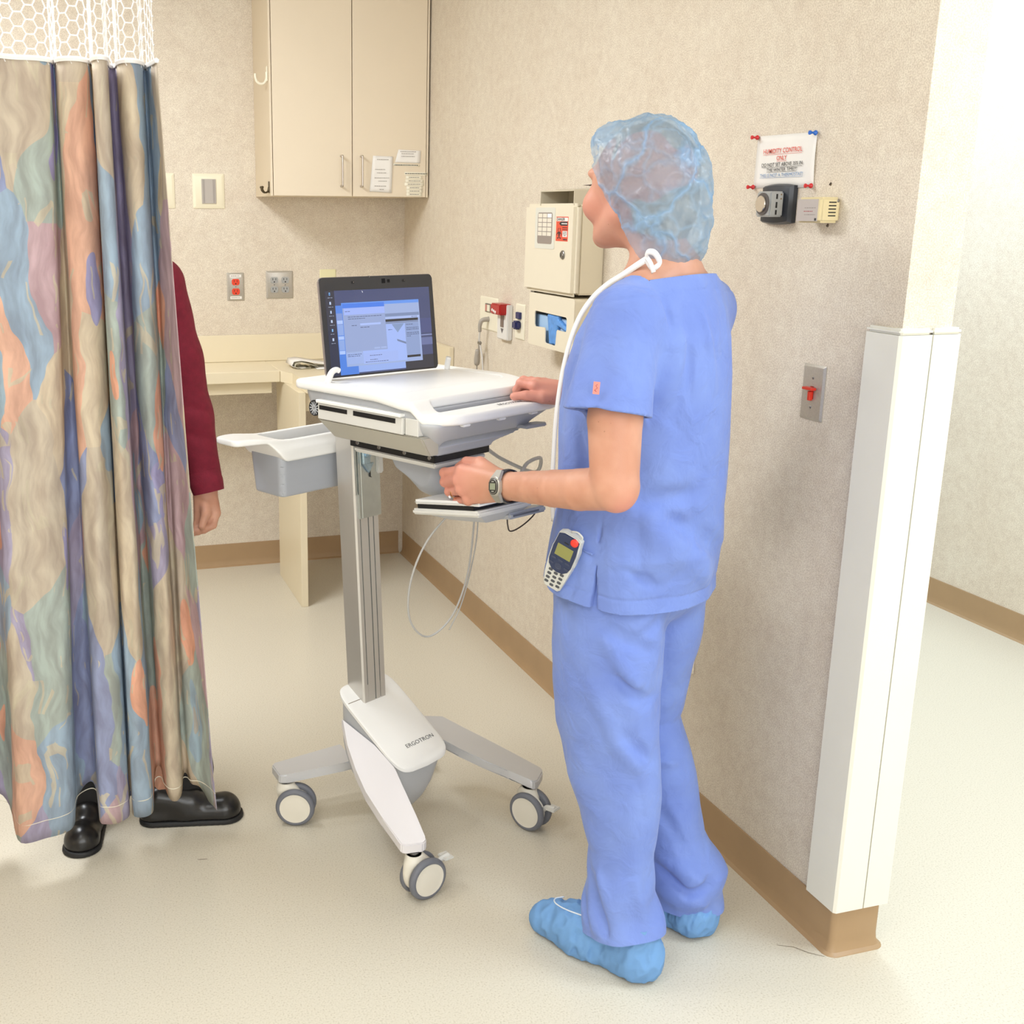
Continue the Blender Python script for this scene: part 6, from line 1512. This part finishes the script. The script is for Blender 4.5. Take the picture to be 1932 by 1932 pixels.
# ================================================================== privacy curtain
def curtain_mat():
    m = bpy.data.materials.new('printed curtain cloth'); m.use_nodes = True; nt = m.node_tree; b = nt.nodes['Principled BSDF']; L = nt.links.new
    uv = nt.nodes.new('ShaderNodeUVMap'); uv.uv_map = 'cloth'
    def node(t, **k):
        n = nt.nodes.new(t)
        for a, v in k.items(): setattr(n, a, v)
        return n
    nz = node('ShaderNodeTexNoise'); nz.inputs['Scale'].default_value = 7; nz.inputs['Detail'].default_value = 2; L(uv.outputs[0], nz.inputs['Vector'])
    wp = node('ShaderNodeVectorMath', operation='MULTIPLY_ADD'); L(nz.outputs['Color'], wp.inputs[0]); wp.inputs[1].default_value = (0.09, 0.05, 0); L(uv.outputs[0], wp.inputs[2])
    def mapped(rot, sc, loc=(0, 0, 0), src=wp.outputs[0]):
        q = node('ShaderNodeMapping'); q.inputs['Rotation'].default_value = (0, 0, rot); q.inputs['Scale'].default_value = sc; q.inputs['Location'].default_value = loc
        L(src, q.inputs['Vector']); return q.outputs[0]
    def vor(v, scale, feat='F1'):
        q = node('ShaderNodeTexVoronoi'); q.feature = feat; q.inputs['Scale'].default_value = scale; q.inputs['Randomness'].default_value = 0.9; L(v, q.inputs['Vector']); return q
    def ramp(src, stops, interp='CONSTANT'):
        r = node('ShaderNodeValToRGB'); r.color_ramp.interpolation = interp; e = r.color_ramp.elements
        for i, (p, c) in enumerate(stops):
            x = e[i] if i < 2 else e.new(p)
            x.position = p; x.color = lin(c)
        L(src, r.inputs['Fac']); return r
    def mix(fac, a, c):
        x = node('ShaderNodeMix', data_type='RGBA')
        if isinstance(fac, float): x.inputs[0].default_value = fac
        else: L(fac, x.inputs[0])
        L(a, x.inputs[6])
        if isinstance(c, tuple): x.inputs[7].default_value = lin(c)
        else: L(c, x.inputs[7])
        return x.outputs[2]
    PAL = [(0.0, (219, 206, 188)), (0.14, (241, 197, 174)), (0.26, (190, 183, 210)), (0.38, (177, 197, 217)), (0.52, (228, 213, 190)), (0.66, (192, 203, 197)), (0.80, (170, 179, 215)), (0.90, (215, 188, 195))]
    sep = lambda v: (lambda s: (L(v, s.inputs[0]), s)[1])(node('ShaderNodeSeparateColor'))
    v1 = vor(mapped(0.5, (1.5, 0.62, 1)), 4.6); c1 = ramp(sep(v1.outputs['Color']).outputs[0], PAL)
    # second family of leaf blades in front
    v2 = vor(mapped(-0.6, (2.6, 0.75, 1), (3, 7, 0)), 3.9); s2 = sep(v2.outputs['Color'])
    c2 = ramp(s2.outputs[1], [(0.0, (249, 192, 165)), (0.35, (233, 217, 188)), (0.6, (179, 201, 217)), (0.8, (183, 179, 219))])
    msk = node('ShaderNodeMath', operation='LESS_THAN'); L(v2.outputs['Distance'], msk.inputs[0]); msk.inputs[1].default_value = 0.36
    pick = node('ShaderNodeMath', operation='GREATER_THAN'); L(s2.outputs[2], pick.inputs[0]); pick.inputs[1].default_value = 0.35
    mm = node('ShaderNodeMath', operation='MULTIPLY'); L(msk.outputs[0], mm.inputs[0]); L(pick.outputs[0], mm.inputs[1])
    col = mix(mm.outputs[0], c1.outputs['Color'], c2.outputs['Color'])
    # inner core of the blades
    core = node('ShaderNodeMath', operation='LESS_THAN'); L(v2.outputs['Distance'], core.inputs[0]); core.inputs[1].default_value = 0.16
    cm_ = node('ShaderNodeMath', operation='MULTIPLY'); L(core.outputs[0], cm_.inputs[0]); L(pick.outputs[0], cm_.inputs[1])
    cm2 = node('ShaderNodeMath', operation='MULTIPLY'); L(cm_.outputs[0], cm2.inputs[0]); cm2.inputs[1].default_value = 0.6
    col = mix(cm2.outputs[0], col, (208, 188, 164))
    # cream brush strokes along the blades
    v3 = vor(mapped(-0.35, (5.0, 1.0, 1), (1, 2, 0)), 3.6, 'DISTANCE_TO_EDGE')
    st = node('ShaderNodeMath', operation='LESS_THAN'); L(v3.outputs['Distance'], st.inputs[0]); st.inputs[1].default_value = 0.035
    n5 = node('ShaderNodeTexNoise'); n5.inputs['Scale'].default_value = 9; L(mapped(0, (1, 1, 1), (5, 5, 0)), n5.inputs['Vector'])
    g5 = node('ShaderNodeMath', operation='GREATER_THAN'); L(n5.outputs['Fac'], g5.inputs[0]); g5.inputs[1].default_value = 0.53
    s5 = node('ShaderNodeMath', operation='MULTIPLY'); L(st.outputs[0], s5.inputs[0]); L(g5.outputs[0], s5.inputs[1])
    s6 = node('ShaderNodeMath', operation='MULTIPLY'); L(s5.outputs[0], s6.inputs[0]); s6.inputs[1].default_value = 0.8
    col = mix(s6.outputs[0], col, (222, 212, 190))
    # soft dry-brush mottling
    n6 = node('ShaderNodeTexNoise'); n6.inputs['Scale'].default_value = 40; n6.inputs['Detail'].default_value = 4; L(mapped(0.3, (1, 0.25, 1)), n6.inputs['Vector'])
    r6 = ramp(n6.outputs['Fac'], [(0.35, (222, 216, 214)), (0.65, (255, 255, 252))], 'LINEAR')
    x = node('ShaderNodeMix', data_type='RGBA', blend_type='MULTIPLY'); x.inputs[0].default_value = 1.0; L(col, x.inputs[6]); L(r6.outputs['Color'], x.inputs[7])
    L(x.outputs[2], b.inputs['Base Color'])
    b.inputs['Roughness'].default_value = 0.8; b.inputs['Specular IOR Level'].default_value = 0.2
    wv = node('ShaderNodeTexNoise'); wv.inputs['Scale'].default_value = 600; L(uv.outputs[0], wv.inputs['Vector'])
    bp = node('ShaderNodeBump'); bp.inputs['Strength'].default_value = 0.2; bp.inputs['Distance'].default_value = 0.0006; L(wv.outputs['Fac'], bp.inputs['Height']); L(bp.outputs['Normal'], b.inputs['Normal'])
    # a little light passes through the cloth
    tl = node('ShaderNodeBsdfTranslucent'); L(x.outputs[2], tl.inputs['Color']); ms = node('ShaderNodeMixShader'); ms.inputs[0].default_value = 0.22
    L(b.outputs[0], ms.inputs[1]); L(tl.outputs[0], ms.inputs[2]); L(ms.outputs[0], nt.nodes['Material Output'].inputs['Surface'])
    return m
CURT = curtain_mat()
HEM = [(-0.62, 2.52), (-0.56, 2.62), (-0.49, 2.50), (-0.43, 2.60), (-0.37, 2.61), (-0.31, 2.50), (-0.25, 2.49), (-0.20, 2.60), (-0.160, 2.58), (-0.136, 2.473), (-0.078, 2.478), (-0.041, 2.488), (-0.019, 2.511), (-0.006, 2.575), (0.023, 2.604), (0.040, 2.590), (0.044, 2.515), (0.060, 2.500), (0.084, 2.499), (0.110, 2.522), (0.116, 2.562), (0.122, 2.565), (0.121, 2.528), (0.131, 2.512), (0.152, 2.510), (0.168, 2.528), (0.176, 2.572), (0.186, 2.612), (0.199, 2.614), (0.203, 2.580), (0.212, 2.552), (0.228, 2.546), (0.242, 2.560), (0.251, 2.594), (0.261, 2.594), (0.268, 2.575), (0.289, 2.565), (0.308, 2.530), (0.318, 2.493)]
TOPC = [(-0.48, 2.49), (-0.44, 2.56), (-0.39, 2.48), (-0.34, 2.56), (-0.30, 2.56), (-0.25, 2.48), (-0.20, 2.48), (-0.15, 2.56), (-0.115, 2.55), (-0.085, 2.48), (-0.030, 2.50), (0.010, 2.50), (0.040, 2.520), (0.046, 2.55), (0.050, 2.56), (0.052, 2.545), (0.056, 2.510), (0.072, 2.487), (0.095, 2.484), (0.119, 2.518), (0.124, 2.555), (0.126, 2.555), (0.122, 2.480), (0.128, 2.445), (0.140, 2.440), (0.149, 2.462), (0.154, 2.53), (0.162, 2.578), (0.173, 2.572), (0.175, 2.515), (0.185, 2.478), (0.204, 2.474), (0.221, 2.503), (0.229, 2.560), (0.235, 2.560), (0.237, 2.540), (0.241, 2.512), (0.244, 2.478), (0.247, 2.450)]
ZH, ZT_ = 0.100, 1.812
cu_ = thing('privacy_curtain', 'pastel leaf print privacy curtain with white mesh header at the left', 'curtain', (0, 0, 0))
def crv(nodes, n=5): return spline([(p[0], p[1], 0) for p in nodes], n)
Hc_, Tc_ = crv(HEM), crv(TOPC); NU = len(Hc_)
arc_ = [0.0]
for i in range(1, NU): arc_.append(arc_[-1]+0.5*((Hc_[i]-Hc_[i-1]).length+(Tc_[i]-Tc_[i-1]).length)*1.15)
bm = bmesh.new(); uvl = bm.loops.layers.uv.new('cloth'); NV = 56; G = []
rng = random.Random(7)
for j in range(NV+1):
    t = j/NV; z = ZH+(ZT_-ZH)*t; row = []
    for i in range(NU):
        k = t**0.9; p = Hc_[i]*(1-k)+Tc_[i]*k
        wb = 0.004*math.sin(i*0.37+z*5.1)+0.003*math.sin(i*0.71-z*9.0)
        zz = z + (1-t)**6*0.9*max(0.0, Hc_[i].y-2.535)
        row.append(bm.verts.new((p.x, p.y+wb*math.sin(PI*min(1, t*1.2)), zz)))
    G.append(row)
for j in range(NV):
    for i in range(NU-1):
        f = bm.faces.new((G[j][i], G[j][i+1], G[j+1][i+1], G[j+1][i]))
        for l, (a, c) in zip(f.loops, ((i, j), (i+1, j), (i+1, j+1), (i, j+1))): l[uvl].uv = (arc_[a], ZH+(ZT_-ZH)*c/NV)
me = bpy.data.meshes.new('cloth_panel'); bm.to_mesh(me); bm.free(); me.materials.append(CURT); me.polygons.foreach_set('use_smooth', [True]*len(me.polygons))
o = bpy.data.objects.new('cloth_panel', me); C.objects.link(o); o.parent = cu_
md = o.modifiers.new('t', 'SOLIDIFY'); md.thickness = 0.0012; md.offset = 0
# stitched hem and header band
CREAMT = mat('cream thread', (232, 224, 204), 0.8)
def along(nodes_pts, z, off): return [(p.x, p.y-off, z) for p in nodes_pts]
kh = 0.045/(ZT_-ZH)
pts = [(Hc_[i]*(1-kh**0.9)+Tc_[i]*kh**0.9) for i in range(NU)]
def line_tube(name, pl, r, m, parent): 
    bm = bmesh.new(); rs = []
    for i, p in enumerate(pl):
        q = Vector(p); d = (Vector(pl[min(i+1, len(pl)-1)])-Vector(pl[max(i-1, 0)])).normalized(); x = Vector((0, 0, 1)); y = d.cross(x)
        rs.append(ring(bm, q, x, y, r, r, 5))
    skin(bm, rs); return obj(name, bm, m, parent)
line_tube('hem_stitch', along(pts, ZH+0.045, 0.0), 0.0011, CREAMT, cu_)
line_tube('selvage', [((Hc_[-1]*(1-(j/NV)**0.9)+Tc_[-1]*(j/NV)**0.9).x, (Hc_[-1]*(1-(j/NV)**0.9)+Tc_[-1]*(j/NV)**0.9).y, ZH+(ZT_-ZH)*j/NV) for j in range(NV+1)], 0.0018, CREAMT, cu_)
# white net header: hexagon lattice following the folds
NETM = mat('white net', (246, 242, 238), 0.7)
tl_ = [0.0]
for i in range(1, NU): tl_.append(tl_[-1]+(Tc_[i]-Tc_[i-1]).length)
def at_len(s):
    s = max(0, min(tl_[-1]-1e-5, s)); k = int(np.searchsorted(tl_, s, side='right'))-1; k = min(k, NU-2); t = (s-tl_[k])/(tl_[k+1]-tl_[k]+1e-9)
    return Tc_[k]*(1-t)+Tc_[k+1]*t
bm = bmesh.new()
hx, hz = 0.0150, 0.0135
def seg(a, c, r):
    A, Bp = Vector(a), Vector(c); d = (Bp-A)
    if d.length < 1e-6: return
    d.normalize(); x = d.cross(Vector((0, 1, 0.01))).normalized()*r; y = d.cross(x).normalized()*r*0.8
    v0 = [bm.verts.new(A+q) for q in (x, y, -x)]; v1 = [bm.verts.new(Bp+q) for q in (x, y, -x)]
    for i in range(3): bm.faces.new((v0[i], v0[(i+1) % 3], v1[(i+1) % 3], v1[i]))
ncol = int(tl_[-1]/(hx*1.5))
def P3(s, z): p = at_len(s); return (p.x, p.y, z)
for c in range(ncol):
    s0 = c*hx*1.5; odd = c % 2
    z = ZT_+(hz if odd else 0)
    while z < 2.10:
        a, b_, d_, e2 = (s0, z), (s0+hx*0.5, z+hz), (s0+hx*0.5, z-hz) , (s0+hx*1.0, z+hz)
        seg(P3(*a), P3(*b_), 0.0014); seg(P3(*a), P3(*d_), 0.0014); seg(P3(*b_), P3(s0+hx*1.5, z+hz), 0.0014)
        z += 2*hz
o = obj('net_header', bm, NETM, cu_); o['kind'] = 'stuff'
line_tube('header_band', along(Tc_, ZT_-0.004, 0.0), 0.0055, NETM, cu_)
line_tube('edge_cord', [(Tc_[-1].x, Tc_[-1].y, z) for z in (ZT_, 2.12)], 0.003, NETM, cu_)
obj('curtain_track', box((-0.9, 2.47, 2.53), (0.6, 2.53, 2.56), 0.002), STEEL, cu_)
bm = bmesh.new()
for k in range(9):
    q = at_len(tl_[-1]*k/8); bx(bm, (q.x-0.003, 2.497, 2.10), (q.x+0.003, 2.503, 2.531))
    
obj('hanger_tapes', bm, NETM, cu_)

# ================================================================== colleague behind the curtain
mate = thing('person', 'person in a maroon long sleeved top standing behind the curtain', 'person', (0.12, 2.84, 0))
M_ = np.array([-0.12, -2.84, 0])
def wl(p): return np.array(p, float)+M_
MAR = mat('maroon knit', (128, 26, 48), 0.85, noise=0.08, nscale=60, bump=0.4, bscale=300)
BLKC = mat('black trousers cloth', (30, 29, 30), 0.8)
BLKL = mat('black leather', (30, 28, 27), 0.28)
S = Sdf()
S.cone(wl((0.12, 2.84, 1.36)), wl((0.14, 2.82, 1.48)), 0.052, 0.050, 0.02)
S.ell(wl((0.150, 2.815, 1.585)), (0.078, 0.090, 0.100), 0.02); S.ell(wl((0.185, 2.775, 1.53)), (0.050, 0.052, 0.070), 0.03)
S.cone(wl((0.207, 2.752, 1.56)), wl((0.217, 2.742, 1.535)), 0.008, 0.011, 0.01)
for s in (1, -1): S.cone(wl((0.12, 2.84, 1.385)), wl((0.12+s*0.14, 2.84-0.02*s, 1.34)), 0.050, 0.050, 0.04)
S.cone(wl((0.11, 2.85, 0.90)), wl((0.11, 2.85, 1.10)), 0.125, 0.110, 0.05); S.cone(wl((0.11, 2.85, 1.10)), wl((0.115, 2.845, 1.28)), 0.110, 0.112, 0.05)
AL = [(0.268, 2.80, 1.345), (0.292, 2.80, 1.17), (0.318, 2.79, 1.03), (0.352, 2.750, 0.845)]
S.chain([wl(p) for p in AL], [0.050, 0.044, 0.038, 0.0255], 0.02)
AR = [(-0.04, 2.86, 1.335), (-0.09, 2.85, 1.16), (-0.10, 2.83, 1.03), (-0.06, 2.74, 0.86)]
S.chain([wl(p) for p in AR], [0.050, 0.044, 0.038, 0.026], 0.02)
W2_ = np.array([0.352, 2.750, 0.845])
for i in range(4):
    m0 = np.array([0.372-0.014*i, 2.722+0.004*i, 0.786-0.004*i]); m1 = m0+np.array([-0.010, -0.012, -0.027]); m2 = m1+np.array([-0.024, -0.004, -0.010]); m3 = m2+np.array([-0.018, 0.004, -0.002])
    S.cone(wl(W2_+np.array([0.010-0.008*i, -0.004, -0.01])), wl(m0), 0.018, 0.0125, 0.012)
    S.cone(wl(m0), wl(m1), 0.0105, 0.0098, 0.004); S.cone(wl(m1), wl(m2), 0.0098, 0.009, 0.003); S.cone(wl(m2), wl(m3), 0.009, 0.0075, 0.003)
S.cone(wl((0.350, 2.742, 0.83)), wl((0.345, 2.705, 0.790)), 0.014, 0.012, 0.010); S.cone(wl((0.345, 2.705, 0.790)), wl((0.332, 2.694, 0.762)), 0.0112, 0.009, 0.004)
for i in range(4):
    m0 = np.array([-0.075+0.014*i, 2.705, 0.79]); m1 = m0+np.array([0.004, -0.012, -0.032]); m2 = m1+np.array([0.008, 0.0, -0.024])
    S.cone(wl((-0.06+0.004*i, 2.74, 0.85)), wl(m0), 0.017, 0.012, 0.012); S.cone(wl(m0), wl(m1), 0.010, 0.0095, 0.004); S.cone(wl(m1), wl(m2), 0.0095, 0.008, 0.003)
S.cone(wl((-0.055, 2.735, 0.84)), wl((-0.02, 2.705, 0.80)), 0.013, 0.010, 0.01)
LG1 = [(0.19, 2.83, 0.88), (0.225, 2.76, 0.48), (0.215, 2.665, 0.09)]; LG2 = [(0.04, 2.86, 0.88), (0.02, 2.78, 0.48), (0.010, 2.69, 0.09)]
for LG in (LG1, LG2): S.chain([wl(p) for p in LG], [0.085, 0.048, 0.034], 0.03)
P, Fq = S.mesh((-0.28, -0.20, 0.02), (0.30, 0.16, 1.72), 0.0035)
np_obj('body', P, Fq, SKIN, mate)
# hair, shirt, trousers, shoes
S = Sdf(); S.ell(wl((0.138, 2.832, 1.600)), (0.092, 0.098, 0.105), 0.02); S.ell(wl((0.12, 2.86, 1.53)), (0.075, 0.06, 0.10), 0.03); S.ell(wl((0.205, 2.755, 1.545)), (0.055, 0.062, 0.075), 0.01, sub=True)
P, Fq = S.mesh((-0.10, -0.12, 1.38), (0.16, 0.16, 1.73), 0.0045); np_obj('hair', P, Fq, mat('dark brown hair', (84, 62, 46), 0.5, noise=0.2, nscale=80), mate)
for s in (1, -1):
    pe = Vector((0.215-0.018+0.020*s, 2.748+0.010+0.019*s, 1.572))+Vector(M_); obj('eye', lathe(bmesh.new(), pe+Vector((0, 0.009, 0)), pe+Vector((0, -0.009, 0)), [(0.009-0.009*math.cos(PI*k/8), 0.009*math.sin(PI*k/8)) for k in range(9)], 14), mat('eye white', (238, 234, 230), 0.15), mate, smooth='all')
S = Sdf()
S.cone(wl((0.11, 2.85, 0.88)), wl((0.11, 2.85, 1.10)), 0.140, 0.128, 0.05); S.cone(wl((0.11, 2.85, 1.10)), wl((0.115, 2.845, 1.28)), 0.128, 0.126, 0.05)
for s in (1, -1): S.cone(wl((0.12, 2.84, 1.375)), wl((0.12+s*0.135, 2.84-0.02*s, 1.338)), 0.060, 0.062, 0.04)
S.chain([wl(p) for p in [(0.266, 2.80, 1.340), (0.302, 2.80, 1.17), (0.325, 2.79, 1.03), (0.352, 2.755, 0.875)]], [0.062, 0.058, 0.053, 0.040], 0.025)
S.chain([wl(p) for p in [(-0.04, 2.86, 1.335), (-0.09, 2.85, 1.16), (-0.10, 2.83, 1.03), (-0.065, 2.745, 0.88)]], [0.062, 0.056, 0.050, 0.040], 0.025)
WM = wob(44, (22, 22, 30), 12)
S.post = [lambda P, d: d+0.0022*WM(P), crease([(wl((0.30, 2.73, 1.06)), wl((0.38, 2.76, 1.03)), 0.012, 0.006), (wl((0.30, 2.72, 0.99)), wl((0.38, 2.74, 0.97)), 0.012, 0.005), (wl((0.31, 2.70, 0.905)), wl((0.40, 2.74, 0.895)), 0.010, 0.004), (wl((0.30, 2.74, 1.15)), wl((0.345, 2.76, 1.08)), 0.014, -0.005)])]
P, Fq = S.mesh((-0.30, -0.22, 0.82), (0.32, 0.18, 1.46), 0.0035)
ndir = (Vector((0.352, 2.755, 0.875))-Vector((0.325, 2.79, 1.03))).normalized(); n2 = (Vector((-0.065, 2.745, 0.88))-Vector((-0.10, 2.83, 1.03))).normalized()
np_obj('maroon_top', P, Fq, MAR, mate, cuts=[(Vector(wl((0.356, 2.748, 0.842))), ndir, lambda c: c.x > 0.16), (Vector(wl((-0.06, 2.735, 0.86))), n2, lambda c: c.x < -0.13 and c.y < 0.0), (Vector(wl((0.12, 2.84, 1.405))), Vector((0, 0, 1)), None)], solid=0.003)
# knitted cuff
cb_ = Vector(wl((0.3545, 2.7515, 0.860))); b = tube(bmesh.new(), [cb_-ndir*0.028, cb_-ndir*0.010, cb_+ndir*0.010, cb_+ndir*0.026], lambda t: 0.0425-0.003*abs(2*t-1), 24, 5)
obj('cuff', b, MAR, mate, smooth=40)
S = Sdf()
S.cone(wl((0.11, 2.85, 0.82)), wl((0.11, 2.85, 0.98)), 0.146, 0.132, 0.05)
S.chain([wl(p) for p in [(0.185, 2.83, 0.86), (0.225, 2.80, 0.48), (0.258, 2.715, 0.10)]], [0.105, 0.080, 0.080], 0.03)
S.chain([wl(p) for p in [(0.04, 2.86, 0.86), (0.02, 2.80, 0.48), (0.020, 2.715, 0.10)]], [0.105, 0.078, 0.074], 0.03)
WK = wob(45, (24, 24, 14), 12)
S.post = [lambda P, d: d+0.0025*WK(P)]
P, Fq = S.mesh((-0.30, -0.28, 0.01), (0.30, 0.18, 0.99), 0.0045)
np_obj('black_trousers', P, Fq, BLKC, mate, cuts=[(Vector((0, 0, 0.045)), Vector((0, 0, -1)), None)], solid=0.002)
def leather_shoe(heel, toe):
    h_, t_ = Vector(heel), Vector(toe); d = (t_-h_).normalized(); mid = h_+(t_-h_)*0.55; S = Sdf()
    S.cone(wl(h_+d*0.036), wl(h_+d*0.12), 0.034, 0.034, 0.02); S.cone(wl(h_+d*0.12), wl(t_-d*0.052), 0.036, 0.043, 0.02); S.cone(wl(h_+d*0.05+Vector((0, 0, 0.045))), wl(h_+d*0.13+Vector((0, 0, 0.030))), 0.034, 0.036, 0.02)
    up = lambda P, d_: np.maximum(d_, 0.012-P[:, 2]).astype(np.float32)
    S.post = [up]
    for q in S.p:
        q[1][2] += 0.022; q[2][2] += 0.022
    P, Fq = S.mesh(tuple(np.minimum(wl(h_), wl(t_))-0.07), tuple(np.maximum(wl(h_), wl(t_))+np.array([0.07, 0.07, 0.17])), 0.003)
    o = np_obj('leather_shoe', P, Fq, BLKL, mate)
    S = Sdf(); S.cone(wl(h_+d*0.040), wl(t_-d*0.050), 0.040, 0.0475, 0.01)
    S.post = [lambda P, d_: np.maximum(d_, np.maximum(P[:, 2]-0.013, 0.0005-P[:, 2])).astype(np.float32)]
    P, Fq = S.mesh(tuple(np.minimum(wl(h_), wl(t_))-0.07), tuple(np.maximum(wl(h_), wl(t_))+np.array([0.07, 0.07, 0.09])), 0.003)
    np_obj('shoe_sole', P, Fq, mat('black rubber', (24, 24, 25), 0.6), o)
leather_shoe((0.142, 2.668, 0.0), (0.406, 2.625, 0.0)); leather_shoe((0.040, 2.775, 0.0), (-0.012, 2.530, 0.0))
